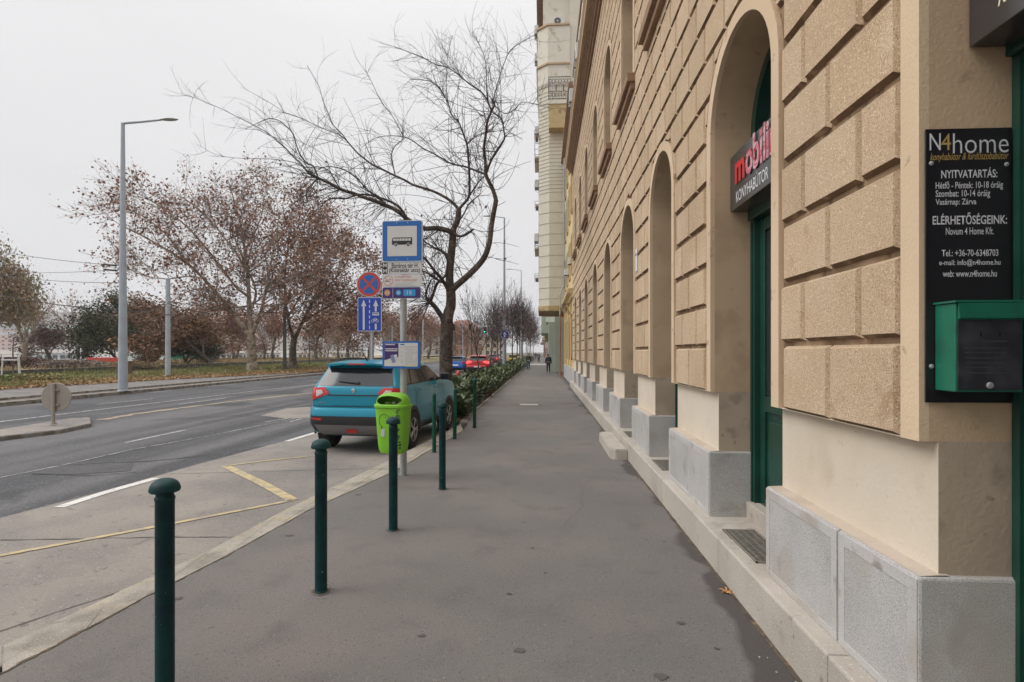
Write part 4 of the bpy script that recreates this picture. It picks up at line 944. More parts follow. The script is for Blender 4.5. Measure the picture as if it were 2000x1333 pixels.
for px, py, top, lb_ in ((328,736,543,'plain blue grey tram wire post standing in the leafy verge'), (556,723,597,'grey tram wire post just right of the big plane tree')):
    tt = 1.72*FP/(py-HZ); x, y = XY(px, tt); h = (HZ-top)/FP*tt+1.72
    t_ = thing('wire_post', lb_, 'post', (x, y, .02), 0, 'tram wire posts')
    mb = MB(); mb.lathe([(.17, 0), (.165, 2), (.15, h*.5), (.14, h-.15)], 18); mb.build('mast', M['bluegrey'] if px == 328 else M['steeldark'], t_, smooth='auto')
    mb = MB(); mb.lathe([(.15, h-.15), (.15, h-.05), (.03, h)], 18); mb.build('cap', M['bluegrey'] if px == 328 else M['steeldark'], t_, smooth='auto')
    mb = MB(); mb.lathe([(.165, h*.62), (.165, h*.62+.06)], 18); mb.build('collar', M['steeldark'], t_)
for px, tt, h, lb_ in ((826,60,5.5,'slim pale pole behind the bus stop, nearer the tree trunk'), (723,70,4.6,'slim pale pole beyond the lane sign pole'), (766,75,5.5,'thin grey pole left of the stop pole far off'), (904,95,7,'distant thin pole between red car and saplings')):
    x, y = XY(px, tt); mb = MB(); mb.lathe([(.09, 0), (.08, h*.7), (.06, h)], 10, (0, 0, 0)); o = mb.build('slim_pole', M['swhite'] if px in (826,) else M['bluegrey']); o.location = (x, y, -.1); tag(o, lb_, 'pole', 'slim poles across the road')
# park lantern
x, y = XY(604, 62)
t_ = thing('park_lantern', 'small park lantern with flat white top among the brown trees', 'lantern', (x, y, .3)); h = (HZ-641)/FP*62+1.44
mb = MB(); mb.lathe([(.09,0),(.06,.5),(.045,h-.3)], 12); mb.build('post', M['steeldark'], t_); mb = MB(); mb.lathe([(.06,h-.32),(.17,h-.12),(.17,h-.1),(.02,h-.09)], 14); mb.build('lamp', M['swhite'], t_); mb = MB(); mb.lathe([(.34,h-.09),(.33,h-.03),(.05,h)], 18); mb.build('shade', M['swhite'], t_)
# overhead wires
def wire(a, b_, sag, label, r_=.018, n=16):
    a, b_ = Vector(a), Vector(b_); pts = [a.lerp(b_, i/n)-Vector((0, 0, sag*4*(i/n)*(1-i/n))) for i in range(n+1)]
    mb = MB(); mb.tube(pts, r_, 5); tag(mb.build('overhead_wire', M['sblack']), label, 'wire', 'tram wires')
lt = t_240
wire(P(-120,548,24), P(240,606,lt), .25, 'thick tram cable running left from the nearest street lamp')
wire(P(240,606,lt), P(328,593,36.4), .3, 'tram cable between the street lamp and the first wire post', .02)
wire(P(328,593,36.4), P(556,597,52), .9, 'tram cable sagging past the plane tree to the second post', .02)
wire(P(-60,480,30), P(238,519,lt), .15, 'upper thin span wire left of the street lamp', .013)
wire(P(60,533,38), P(238,527,lt), .05, 'level span wire ending at the street lamp', .013)
wire(P(-60,528,34), P(238,553,lt), .2, 'lower thin span wire left of the street lamp', .013)
wire(P(328,590,36.4), P(820,600,80), 1.0, 'thin contact wire crossing behind the brown trees', .02)
for a_, b_ in ((204,518),(205,528)):
    mb = MB(); p_ = Vector(P(a_, b_-1, 26)); q_ = Vector(P(a_+22, b_+1, 25)) 
    for k in range(5): c_ = p_.lerp(q_, k/4); mb.tube([c_-Vector((.05,0,0)), c_+Vector((.05,0,0))], .045, 6)
    tag(mb.build('wire_insulator', M['sblack']), 'string of black insulators on the %s span wire' % ('upper' if b_ == 518 else 'level'), 'insulator')
# red and white marker post in the planting
x, y = XY(895, 23)
t_ = thing('marker_post', 'short red post with white band and round head among the plants', 'marker post', (x, y, -.02))
mb = MB(); mb.lathe([(.09,0),(.09,.03),(.07,.04),(.068,.60)], 18); mb.build('post', M['sred'], t_, smooth='auto'); mb = MB(); mb.lathe([(.070,.60),(.070,.74)], 18); mb.build('band', M['swhite'], t_, smooth='auto')
mb = MB(); mb.lathe([(.068,.74),(.085,.78),(.095,.83),(.085,.88),(.06,.91),(.045,.94),(.02,.98)], 18); mb.build('head', M['sred'], t_, smooth='auto')
# ------------------------------------------------------------- cars
def paint(name, c): return mat(name, c, .3, metal=.15, var=.02, coat=.3)
M['tyre'] = mat('tyre_rubber', (.018,.018,.018), .85, var=.1, bump=.2)
M['rim'] = mat('alloy_rim', (.45,.45,.46), .35, metal=.8, var=.05)
M['trim'] = mat('black_trim', (.022,.023,.025), .6, var=.05)
M['cglass'] = mat('car_glass', (.02,.023,.027), .07, var=0, spec=.45)
M['lampred'] = mat('tail_lamp_red', (.50,.012,.015), .15, var=.15, vs=30, coat=1)
M['lampwhite'] = mat('tail_lamp_clear', (.60,.50,.50), .15, var=.15, vs=40, coat=1)
M['skid'] = mat('skid_plate_grey', (.20,.20,.20), .5, metal=.3, var=.05)
M['chrome'] = mat('chrome', (.6,.6,.62), .2, metal=1, var=0)
M['litred'] = mat('lit_tail_lamp', (1,.05,.05), .3, var=0, emit=2.5)
SUVR = [(.28,.30,3.9,.78,.2),(.36,.12,4.05,.845,.22),(.48,.03,4.13,.875,.24),(.62,.0,4.17,.887,.26),(.73,.02,4.16,.888,.26),(.78,.05,4.15,.885,.24),(.795,.115,4.14,.882,.22),(.95,.12,4.08,.878,.20),(1.06,.125,3.95,.868,.20),(1.11,.14,3.6,.855,.18),(1.15,.16,3.05,.83,.16),(1.18,.19,2.95,.812,.15),(1.32,.30,2.66,.752,.15),(1.45,.40,2.40,.70,.16),(1.515,.45,2.22,.665,.18),(1.56,.52,2.05,.61,.2),(1.585,.70,1.85,.50,.2),(1.592,.95,1.6,.3,.2)]
HATR = [(.20,.25,3.6,.76,.2),(.30,.08,3.75,.82,.24),(.45,.0,3.82,.845,.26),(.62,.01,3.84,.85,.26),(.75,.08,3.80,.848,.24),(.90,.10,3.7,.84,.22),(.98,.12,3.4,.82,.2),(1.02,.15,2.95,.80,.18),(1.25,.32,2.55,.71,.18),(1.38,.42,2.3,.65,.2),(1.43,.52,2.05,.56,.2),(1.455,.75,1.7,.4,.2)]
def car(name, label, loc, rz, rows, pm, detail=2, lit=False, group=None, sx=1, sy=1, sz=1, tag_cat='car', spoiler=True, badge=None):
    t_ = thing(name, label, tag_cat, loc, rz, group)
    Z = [r_[0]*sz for r_ in rows]; YR = [r_[1]*sy for r_ in rows]; YF = [r_[2]*sy for r_ in rows]; HW = [r_[3]*sx for r_ in rows]; RC = [r_[4] for r_ in rows]
    ip = lambda z, A: float(np.interp(z, Z, A))
    def rearY(x, z, o=.006):
        w_, rc = ip(z, HW), ip(z, RC); d = abs(x)-(w_-rc); y = ip(z, YR); y += .03*(x/w_)**2
        if d > 0: y += rc-math.sqrt(max(0, rc*rc-min(d, rc)**2))
        return y-o
    def sideX(y, z, s, o=.006):
        w_, rc, y0, y1 = ip(z, HW), ip(z, RC), ip(z, YR), ip(z, YF); x = w_
        for d in (y0+.03+rc-y, y-(y1-rc)):
            if d > 0: x = w_-rc+math.sqrt(max(0, rc*rc-min(d, rc)**2))
        return s*(x+o)
    mb = MB(); rings = []
    for z, yr, yf, w_, rc in zip(Z, YR, YF, HW, RC):
        r_ = []
        for sxn, syn, a in ((1, 1, 0), (-1, 1, PI/2), (-1, -1, PI), (1, -1, 1.5*PI)):
            yy = (yf-rc) if syn > 0 else (yr+rc)
            for i in range(7):
                g = a+PI/2*i/6; px_ = sxn*(w_-rc)+rc*math.cos(g); py_ = yy+rc*math.sin(g)
                py_ += (.03 if syn < 0 else -.06)*(px_/w_)**2
                r_.append((px_, py_, z))
            # intermediate points on sides
            if sxn == 1 and syn == 1 or sxn == -1 and syn == -1:
                for i in (1, 2, 3, 4): f = i/5; r_.append((-sxn*-1*(w_-rc)*(1-2*f)*1.0, (yy+rc*syn)+(.03 if syn < 0 else -.06)*((w_-rc)*(1-2*f)/w_)**2, z))
            else:
                for i in (1, 2, 3): f = i/4; r_.append((sxn*w_, yy*(1-f)+((yr+rc) if syn > 0 else (yf-rc))*f, z))
        rings.append(r_)
    loft(mb, rings); body = mb.build('body', pm, t_, smooth='auto', fix=True)
    def patch(mb, fn, A, n, m_=6):   # A: corner quad (u,v) -> bilinear grid
        (a0, b0), (a1, b1), (a2, b2), (a3, b3) = A
        vs = []
        for j in range(m_+1):
            v = j/m_
            for i in range(n+1):
                u = i/n
                p = (a0*(1-u)+a1*u)*(1-v)+(a3*(1-u)+a2*u)*v; q = (b0*(1-u)+b1*u)*(1-v)+(b3*(1-u)+b2*u)*v
                vs.append(fn(p, q))
        return mb.add(vs, [(j*(n+1)+i, j*(n+1)+i+1, (j+1)*(n+1)+i+1, (j+1)*(n+1)+i) for j in range(m_) for i in range(n)])
    R = lambda o: (lambda x, z: (x, rearY(x, z, o), z))
    S = lambda s, o: (lambda y, z: (sideX(y, z, s, o), y, z))
    H = Z[-1]
    zb = Z[0]; suv = rows is SUVR
    k = (lambda z: z*sz)
    gb, gt = (k(1.155), k(1.46)) if suv else (k(1.02), k(1.36))
    wb, wt = ip(gb, HW)-.10, ip(gt, HW)-.07
    mb = MB(); patch(mb, R(.008), ((-wb, gb), (wb, gb), (wt, gt), (-wt, gt)), 14); rg = mb.build('rear_window', M['cglass'], t_, smooth=True)
    if detail > 1:
        mb = MB(); z0_ = gb+.045; mb.tube([(.08, rearY(.08, z0_)-.02, z0_), (-.1, rearY(-.1, z0_+.015)-.02, z0_+.015), (-.32, rearY(-.3, z0_+.03)-.012, z0_+.03)], [.016,.012,.008], 6); mb.lathe([(.025,0),(.02,-.03)], 12, (.08, rearY(.08, z0_), z0_), 'y'); mb.build('wiper', M['trim'], rg)
    # side windows, both sides
    for s in (1, -1):
        y0b, y1b = ip(gb, YR)+.18, ip(gb, YF)-.18; y0t, y1t = ip(gt, YR)+.30, ip(gt, YF)-.10
        zz0, zz1 = gb+.0, gt-.01
        Lb, Lt = y1b-y0b, y1t-y0t
        mb = MB(); patch(mb, S(s, .004), ((y0b, zz0), (y1b, zz0), (y1t, zz1+.015), (y0t, zz1+.015)), 16); mb.build('window_surround', M['trim'], t_, smooth=True)
        cuts = ((.02, .19), (.22, .56), (.59, .97)) if suv else ((.06, .44), (.48, .96))
        for a_, b_ in cuts:
            mb = MB(); patch(mb, S(s, .009), ((y0b+Lb*a_, zz0+.02), (y0b+Lb*b_, zz0+.02), (y0t+Lt*min(b_, .985), zz1-.01), (y0t+Lt*a_, zz1-.01)), 8); mb.build('side_window', M['cglass'], t_, smooth=True)
    # windscreen
    mb = MB()
    def F(x, z): w_, rc = ip(z, HW), ip(z, RC); d = abs(x)-(w_-rc); y = ip(z, YF)-.06*(x/w_)**2-(rc-math.sqrt(max(0, rc*rc-min(max(d, 0), rc)**2))); return (x, y+.008, z)
    patch(mb, F, ((-.70*sx, gb+.04), (.70*sx, gb+.04), (.56*sx, gt), (-.56*sx, gt)), 12); mb.build('windscreen', M['cglass'], t_, smooth=True)
    # lower cladding and bumper
    mb = MB(); zt_, zl = (k(.65), zb+.0) if suv else (k(.42), zb)
    patch(mb, R(.008), ((-ip(zl, HW)+.06, zl+.01), (ip(zl, HW)-.06, zl+.01), (ip(zt_, HW)-.005, zt_), (-ip(zt_, HW)+.005, zt_)), 20, 8)
    for s in (1, -1): patch(mb, S(s, .008), ((ip(zl, YR)+.08, zl+.01), (ip(zl, YF)-.3, zl+.01), (ip(k(.42), YF)-.3, k(.40)), (ip(k(.42), YR)+.05, k(.40))), 20, 3)
    mb.build('bumper_cladding', M['trim'], t_, smooth=True)
    if suv and detail > 1:
        mb = MB(); patch(mb, R(.016), ((-.62, .31), (.62, .31), (.70, .50), (-.70, .50)), 16, 4); sp_ = mb.build('skid_plate', M['skid'], t_, smooth=True)
        mb = MB(); patch(mb, R(.026), ((-.11, .36), (.11, .36), (.10, .43), (-.10, .43)), 4, 2); mb.build('fog_lamp', M['lampred'], sp_, smooth=True)
        for s in (1, -1): mb = MB(); patch(mb, R(.014), ((s*.55, .575), (s*.76, .585), (s*.76, .62), (s*.55, .613)), 6, 1); mb.build('reflector', M['lampred'], t_, smooth=True)
        mb = MB(); patch(mb, R(.010), ((-.40, .83), (.40, .83), (.46, .99), (-.46, .99)), 10, 3); pr_ = mb.build('plate_recess', pm, t_, smooth=True)
        mb = MB(); patch(mb, R(.020), ((-.48, .99), (.48, .99), (.48, 1.008), (-.48, 1.008)), 10, 1); patch(mb, R(.009), ((-.79, .80), (.79, .80), (.79, .813), (-.79, .813)), 16, 1)
        for s in (1, -1): patch(mb, R(.009), ((s*.775, .81), (s*.782, .81), (s*.782, .90), (s*.775, .90)), 1, 3); patch(mb, R(.009), ((s*.742, 1.09), (s*.75, 1.09), (s*.72, 1.19), (s*.712, 1.19)), 1, 3)
        mb.build('tailgate_gap', M['trim'], t_)
        mb = MB(); mb.lathe([(.038,0),(.036,-.008),(.02,-.012)], 18, (0, rearY(0, 1.08), 1.08), 'y'); mb.build('round_badge', M['chrome'], t_)
        b1 = text('SUZUKI', .17, .025, M['chrome'], t_, -.60, .87, rearY(-.6, .87)-.008, bold=.02); b2 = text('VITARA', .17, .025, M['chrome'], t_, .57, .90, rearY(.57, .90)-.008, bold=.02)
    # lamps
    for s in (1, -1):
        mb = MB()
        if suv:
            patch(mb, R(.016), ((s*.45, 1.03), (s*.86, .885), (s*.855, 1.12), (s*.56, 1.135)), 10, 4); patch(mb, S(s, .016), ((ip(.9, YR)+.08, .885), (.42, .98), (.52, 1.115), (ip(1.03, YR)+.06, 1.12)), 8, 4)
            l_ = mb.build('tail_lamp', M['litred'] if lit else M['lampred'], t_, smooth=True)
            if detail > 1:
                mb = MB(); patch(mb, R(.024), ((s*.565, 1.035), (s*.71, .97), (s*.715, 1.085), (s*.61, 1.09)), 6, 3); mb.build('clear_lens', M['lampwhite'], l_, smooth=True)
        else:
            patch(mb, R(.016), ((s*.56*sx, k(.80)), (s*.80*sx, k(.78)), (s*.79*sx, k(1.0)), (s*.66*sx, k(1.02))), 6, 4); patch(mb, S(s, .016), ((ip(k(.8), YR)+.12, k(.78)), (.35, k(.82)), (.38, k(.98)), (ip(k(1.), YR)+.10, k(1.0))), 5, 3)
            mb.build('tail_lamp', M['litred'] if lit else M['lampred'], t_, smooth=True)
    if not suv or detail < 2:
        mb = MB(); patch(mb, R(.014), ((-.26, k(.62)), (.26, k(.62)), (.26, k(.72)), (-.26, k(.72))), 2, 1); mb.build('number_plate', M['swhite'], t_)
    if spoiler:
        mb = MB(); zs_ = gt+.02; ys = ip(zs_, YR); w_ = ip(zs_, HW)-.05
        loft(mb, [[(-w_, ys+.25, H-.035*sz), (-w_*.98, ys-.10, zs_+.035), (-w_*.97, ys-.10, zs_+.005), (-w_, ys+.04, zs_-.01)], [(-w_*.5, ys+.25, H-.008), (-w_*.5, ys-.155, zs_+.062), (-w_*.5, ys-.15, zs_+.03), (-w_*.5, ys+.04, zs_)],
            [(w_*.5, ys+.25, H-.008), (w_*.5, ys-.155, zs_+.062), (w_*.5, ys-.15, zs_+.03), (w_*.5, ys+.04, zs_)], [(w_, ys+.25, H-.035*sz), (w_*.98, ys-.10, zs_+.035), (w_*.97, ys-.10, zs_+.005), (w_, ys+.04, zs_-.01)]])
        spm = mb.build('spoiler', pm, t_, fix=True)
        mb = MB(); mb.box(-.17, .17, ys-.163, ys-.145, zs_+.036, zs_+.058, .003); mb.build('brake_light', M['lampred'], spm)
    if suv:
        for s in (1, -1):
            mb = MB(); mb.tube([(s*.60, .75, 1.56), (s*.60, .80, 1.605), (s*.615, 1.4, 1.625), (s*.60, 2.0, 1.60), (s*.60, 2.1, 1.55)], .013, 6); mb.build('roof_rail', M['trim'], t_)
        if detail > 1:
            mb = MB(); mb.tube([(-.0, .72, 1.585), (.0, .70, 1.61), (-.02, .45, 1.80)], [.022, .010, .004], 6); mb.build('antenna', M['trim'], t_)
    # mirrors, handles, wheels
    for s in (1, -1):
        mb = MB(); yb_ = ip(gb, YF)-.42
        mb.box(min(s*.80*sx, s*.93*sx), max(s*.80*sx, s*.93*sx), yb_, yb_+.05, gb+.02, gb+.06, .01); x_ = s*.98*sx
        mb.box(x_-.10, x_+.10, yb_-.02, yb_+.10, gb+.0, gb+.15, .035); mr_ = mb.build('mirror', M['trim'] if detail > 1 else pm, t_)
        mb = MB(); mb.box(x_-.08, x_+.08, yb_-.024, yb_-.0202, gb+.02, gb+.13, .001); mb.build('mirror_glass', M['cglass'], mr_)
        if detail > 1:
            for yy in (1.22, 2.20): mb = MB(); xs = sideX(yy, 1.06, s, .012); mb.tube([(xs-s*.008, yy, 1.04), (xs+s*.012, yy+.03, 1.04), (xs+s*.012, yy+.15, 1.04), (xs-s*.008, yy+.18, 1.04)], .012, 6); mb.build('door_handle', pm, t_)
            mb = MB()
            for yy in (.98, 1.86, 2.85):
                patch(mb, S(s, .0065), ((yy, .42), (yy+.008, .42), (yy+.008, 1.14), (yy, 1.14)), 1, 8)
            patch(mb, S(s, .0065), ((.98, .42), (2.85, .42), (2.85, .428), (.98, .428)), 8, 1); mb.build('door_gaps', M['trim'], t_)
        for yy in (.82*sy, 3.32*sy if suv else 3.12*sy):
            rt_ = .345 if suv else .30
            wx = (.885 if suv else .85)*sx
            mb = MB()   # arch cladding
            n = 18; a0, a1 = -.15, PI+.15; vs = []
            for i in range(n+1):
                a = a0+(a1-a0)*i/n
                for q_ in (0, rt_+.02, rt_+.085):
                    y_, z_ = yy+q_*math.cos(a), rt_+q_*math.sin(a)
                    if z_ < zb+.01: z_ = zb+.01
                    vs.append((s*(wx+.008), y_, z_))
            mb.add(vs, [(3*i+j, 3*i+j+1, 3*i+j+4, 3*i+j+3) for i in range(n) for j in (1,)])
            mb.cur = 1; mb.add(vs, [(3*i+j, 3*i+j+1, 3*i+j+4, 3*i+j+3) for i in range(n) for j in (0,)])
            mb.build('wheel_arch', [M['trim'] if suv else pm, M['dark']], t_)
            wh = empty('wheel', (0, 0, 0)); wh.parent = t_; wh.location = (s*(wx-.10), yy, rt_)
            mb = MB(); mb.lathe([(rt_*.62, -.10), (rt_*.93, -.105), (rt_, -.08), (rt_, .08), (rt_*.93, .112), (rt_*.64, .112), (rt_*.62, .10)], 32, (0, 0, 0), 'x')
            mb.build('tyre', M['tyre'], wh, smooth='auto')
            mb = MB(); mb.lathe([(rt_*.64, s*.10), (rt_*.60, s*.113), (rt_*.56, s*.105), (rt_*.55, s*.03)], 32, (0, 0, 0), 'x'); mb.lathe([(.06, s*.04), (.055, s*.11), (.02, s*.115)], 14, (0, 0, 0), 'x')
            for i in range(5):
                a = i*2*PI/5; c_, s__ = math.cos(a), math.sin(a)
                for da in (-.12, .12): mb.tube([(s*.10, c_*.04, s__*.04), (s*.108, math.cos(a+da)*rt_*.58, math.sin(a+da)*rt_*.58)], .014, 5)
            mb.build('rim', M['rim'], wh)
    return t_
# teal car
gx, gy = G(721, 874, -.12); hd = math.atan((1164-1000)/FP)-TH
fy = Vector((math.sin(hd), math.cos(hd)))
rp_ = Vector((gx, gy))-fy*.82
tealc = car('parked_car', 'teal compact off-road style car parked in the bus bay beside the litter bin', (rp_.x, rp_.y, -.12), -hd, SUVR, paint('teal_paint', (.001,.225,.335)), group=None)
tealc.scale = (1.02, 1.0, 1.07)
def carat(px, py, lb, rows, pm, **k):
    x, y = G(px, py, -.12); return car('car', lb, (x, y, -.12), k.pop('rz', 0), rows, pm, detail=1, **k)
carat(889, 728, 'small blue hatchback driving just beyond the street tree trunk', HATR, paint('blue_paint', (.01,.10,.42)), lit=False, rz=-.03)
carat(932, 733, 'bright red car with glowing tail lamps beyond the saplings', SUVR, paint('red_paint', (.50,.012,.02)), lit=True, rz=-.02, sx=1.03)
carat(962, 712, 'dark red car ahead of the bright red one', HATR, paint('dark_red_paint', (.14,.012,.018)), lit=True, rz=0)
carat(973, 706, 'white car far down the road left of the pale street lamp', HATR, paint('white_paint', (.60,.60,.60)), rz=0)
carat(1001, 713, 'yellow car parked beyond the pale street lamp', HATR, paint('yellow_paint', (.62,.46,.03)), rz=0)
carat(1016, 706, 'yellow car parked farther along the planting strip', HATR, paint('yellow_paint_far', (.58,.44,.04)), rz=0)
# ------------------------------------------------------------- people
M['skin'] = mat('skin', (.45,.27,.19), .6, var=.05)
def skin_part(name, joints, edges, m, parent, sub=1):
    me = bpy.data.meshes.new(name); me.from_pydata([j[:3] for j in joints], edges, []); o = bpy.data.objects.new(name, me); COL.objects.link(o); o.parent = parent
    md = o.modifiers.new('skin', 'SKIN'); md.use_smooth_shade = True
    for i, j in enumerate(joints): me.skin_vertices[0].data[i].radius = (j[3], j[3] if len(j) < 5 else j[4])
    me.skin_vertices[0].data[0].use_root = True
    s_ = o.modifiers.new('sub', 'SUBSURF'); s_.levels = sub; s_.render_levels = sub
    me.materials.append(m); return o
def person(loc, rz, label, top, legs, hair, H=1.72, stride=.2, bag=None):
    t_ = thing('person', label, 'person', loc, rz); k = H/1.72
    a, b_ = stride, -stride
    def q(*v): return tuple(x*k for x in v)
    J = [q(0,0,.95,.13,.10), q(0,0,1.2,.13,.09), q(0,.0,1.40,.15,.085), q(0,.01,1.48,.055), q(0,.03,1.56,.065), q(0,.03,1.64,.085,.09), q(0,.02,1.70,.05),
        q(.19,0,1.39,.05), q(.24,-b_*.4,1.12,.04), q(.24,-b_*.9+.05,.88,.028), q(.245,-b_*.95+.07,.80,.025),
        q(-.19,0,1.39,.05), q(-.24,-a*.4,1.12,.04), q(-.24,-a*.9+.05,.88,.028), q(-.245,-a*.95+.07,.80,.025),
        q(.09,a*.1,.88,.085), q(.10,a*.75,.50,.055), q(.10,a*.85,.09,.038), q(.10,a*.85+.14,.035,.033),
        q(-.09,b_*.1,.88,.085), q(-.10,b_*.6,.50,.055), q(-.10,b_*1.25,.11,.038), q(-.10,b_*1.2+.13,.04,.033)]
    E_ = [(0,1),(1,2),(2,3),(3,4),(4,5),(5,6),(2,7),(7,8),(8,9),(9,10),(2,11),(11,12),(12,13),(13,14),(0,15),(15,16),(16,17),(17,18),(0,19),(19,20),(20,21),(21,22)]
    skin_part('body', J, E_, M['skin'], t_)
    def grow(j, f): return (j[0], j[1], j[2])+tuple(r_+f for r_ in j[3:])
    skin_part('jacket', [grow(J[i], .028) for i in (0,1,2,7,8,9,11,12,13)]+[grow((J[3][0], J[3][1], J[3][2]-.02, .045), .02)], [(0,1),(1,2),(2,3),(3,4),(4,5),(2,6),(6,7),(7,8),(2,9)], top, t_)
    skin_part('trousers', [grow(J[i], .02) for i in (0,15,16,17,19,20,21)], [(0,1),(1,2),(2,3),(0,4),(4,5),(5,6)], legs, t_)
    skin_part('shoes', [grow(J[17], .008), grow(J[18], .012)], [(0,1)], M['trim'], t_, 1); skin_part('shoes', [grow(J[21], .008), grow(J[22], .012)], [(0,1)], M['trim'], t_, 1)
    skin_part('hair', [(0,-.0,1.60*k,.08*k), (0,.0,1.665*k,.092*k), (0,.01,1.715*k,.06*k)], [(0,1),(1,2)], hair, t_)
    mb = MB(); mb.box(-.01*k, .01*k, .10*k, .135*k, 1.60*k, 1.65*k, .004); mb.build('nose', M['skin'], t_)
    return t_
dk = mat('dark_coat', (.018,.018,.024), .85, var=.2); nv = mat('navy_trousers', (.02,.022,.035), .85, var=.2); jn = mat('blue_jeans', (.06,.11,.19), .85, var=.2); hr = mat('dark_hair', (.02,.015,.012), .7, var=.2); br = mat('brown_jacket', (.06,.045,.035), .85, var=.2); gy_ = mat('grey_coat', (.12,.12,.13), .85, var=.2)
x, y = G(1071, 729); person((x, y, 0), 0, 'person in dark clothes with navy backpack walking away along the sidewalk', dk, nv, hr, 1.56, .12)
bp_ = MB(); bp_.box(-.16, .16, -.30, -.12, .95, 1.34, .05); bp_.cur = 0; bp_.box(-.12, .12, -.35, -.29, .98, 1.18, .03)
o = bp_.build('backpack', mat('navy_backpack', (.035,.04,.07), .8, var=.2)); o.location = (x, y, 0); tag(o, 'navy backpack on the back of the person in dark clothes', 'backpack')
x, y = G(1032, 723); person((x, y, 0), .1, 'person in brown jacket and blue jeans beside the planting strip', br, jn, hr, 1.62, .15)
x, y = G(1052, 709.5); person((x, y, 0), PI, 'small distant person in grey coat in the middle of the sidewalk', gy_, dk, hr, 1.7, .15)
x, y = G(1046, 704); person((x, y, 0), 0, 'farthest person in dark coat, left of the distant grey one', dk, jn, hr, 1.7, .12)
# ------------------------------------------------------------- traffic lights
def tlight(px, py, tt, label, green, base=-.1):
    x, y, z = P(px, py, tt); t_ = thing('traffic_light', label, 'traffic light', (x, y, base), 0, 'traffic lights at the far crossing')
    h = z-base
    mb = MB(); mb.lathe([(.07, 0), (.06, h+.5)], 12, (.22, 0, 0)); mb.build('pole', M['steeldark'], t_)
    mb = MB(); mb.box(-.17, .17, -.13, .10, h-.45, h+.5, .03); bx_ = mb.build('housing', M['trim'], t_)
    for i, c in enumerate(('red', 'amber', 'green')):
        mb = MB(); mb.lathe([(.10, 0), (.09, -.02), (.05, -.03)], 14, (0, -.13, h+.33-i*.30), 'y')
        mb.build('lens', MG if (green and i == 2) else M['dark'], bx_)
MG = mat('green_signal', (.05,.9,.55), .3, var=0, emit=4)
tlight(947, 645, 80, 'traffic light showing green, rightmost of the three', True); tlight(918, 639, 80, 'unlit traffic light, middle of the three', False); tlight(886, 640, 80, 'unlit traffic light just right of the big tree trunk', False)
# ------------------------------------------------------------- trees and plants
M['bark'] = mat('street_tree_bark', (.085,.062,.05), .95, var=.25, vs=3, layers=(((.16,.12,.095),4,.5,.65),((.04,.032,.028),14,.5,.6)), bump=1.0, bs=22)
M['twig'] = mat('twig_bark', (.060,.048,.050), .9, var=.15)
M['plane_bark'] = mat('plane_bark', (.27,.22,.165), .9, var=.15, vs=1.5, layers=(((.40,.34,.26),1.3,.5,.6),((.13,.10,.075),2.5,.52,.6)), bump=.4, bs=8)
M['bark2'] = mat('park_bark', (.10,.08,.068), .95, var=.25, layers=(((.15,.125,.10),2,.5,.6),))
M['twig2'] = mat('park_twigs', (.24,.19,.165), .95, var=.15)
M['rust'] = leafmat('rust_leaves', (.20,.085,.052), (.30,.15,.09), sc=.9)
M['rust2'] = leafmat('brown_leaves', (.25,.15,.11), (.32,.19,.12), sc=.5)
M['orange'] = leafmat('orange_leaves', (.24,.11,.045), (.12,.07,.035), sc=.6)
M['ever'] = leafmat('evergreen_leaves', (.030,.042,.018), (.065,.07,.028), sc=.8)
M['pale'] = leafmat('pale_leaves', (.22,.20,.11), (.28,.20,.13), sc=.6)
M['purple'] = leafmat('purple_leaves', (.085,.045,.045), (.13,.07,.06), sc=.9)
M['plant'] = leafmat('planting_leaves', (.040,.070,.020), (.10,.13,.045), rough=.5, sc=3)
M['grass'] = leafmat('grass_blades', (.13,.16,.04), (.23,.20,.08), sc=.7)
M['litter'] = leafmat('leaf_litter', (.27,.14,.06), (.36,.24,.12), sc=6)
M['drygrass'] = leafmat('dry_grass', (.34,.24,.13), (.22,.17,.09), sc=.8)
def mesh_np(name, V, F, m, parent=None, **k):
    me = bpy.data.meshes.new(name); nv, nf, fs = len(V), len(F), F.shape[1]
    me.vertices.add(nv); me.vertices.foreach_set('co', np.asarray(V, np.float32).ravel())
    me.loops.add(nf*fs); me.loops.foreach_set('vertex_index', F.astype(np.int32).ravel())
    me.polygons.add(nf); me.polygons.foreach_set('loop_start', np.arange(0, nf*fs, fs, dtype=np.int32)); me.polygons.foreach_set('loop_total', np.full(nf, fs, np.int32))
    me.materials.append(m); me.update(calc_edges=True); me.validate()
    o = bpy.data.objects.new(name, me); COL.objects.link(o); o.parent = parent
    for a, b in k.items(): o[a] = b
    return o
def leaves(pts, size, rng, droop=0):     # folded leaf-sized quads at the given points
    n = len(pts); a = rng.normal(size=(n, 3)); a /= np.linalg.norm(a, axis=1)[:, None]
    b = rng.normal(size=(n, 3)); b -= (b*a).sum(1)[:, None]*a; b /= np.linalg.norm(b, axis=1)[:, None]
    s = size*rng.uniform(.4, 1.4, (n, 1)); c = np.cross(a, b)*s*.25
    V = np.stack([pts-a*s*.5, pts+b*s*.42+c, pts+a*s*.55, pts-b*s*.42+c], 1).reshape(-1, 3)
    F = np.arange(4*n).reshape(n, 4)
    return V, F
def rotv(v, ax, an): return Matrix.Rotation(an, 3, ax) @ v
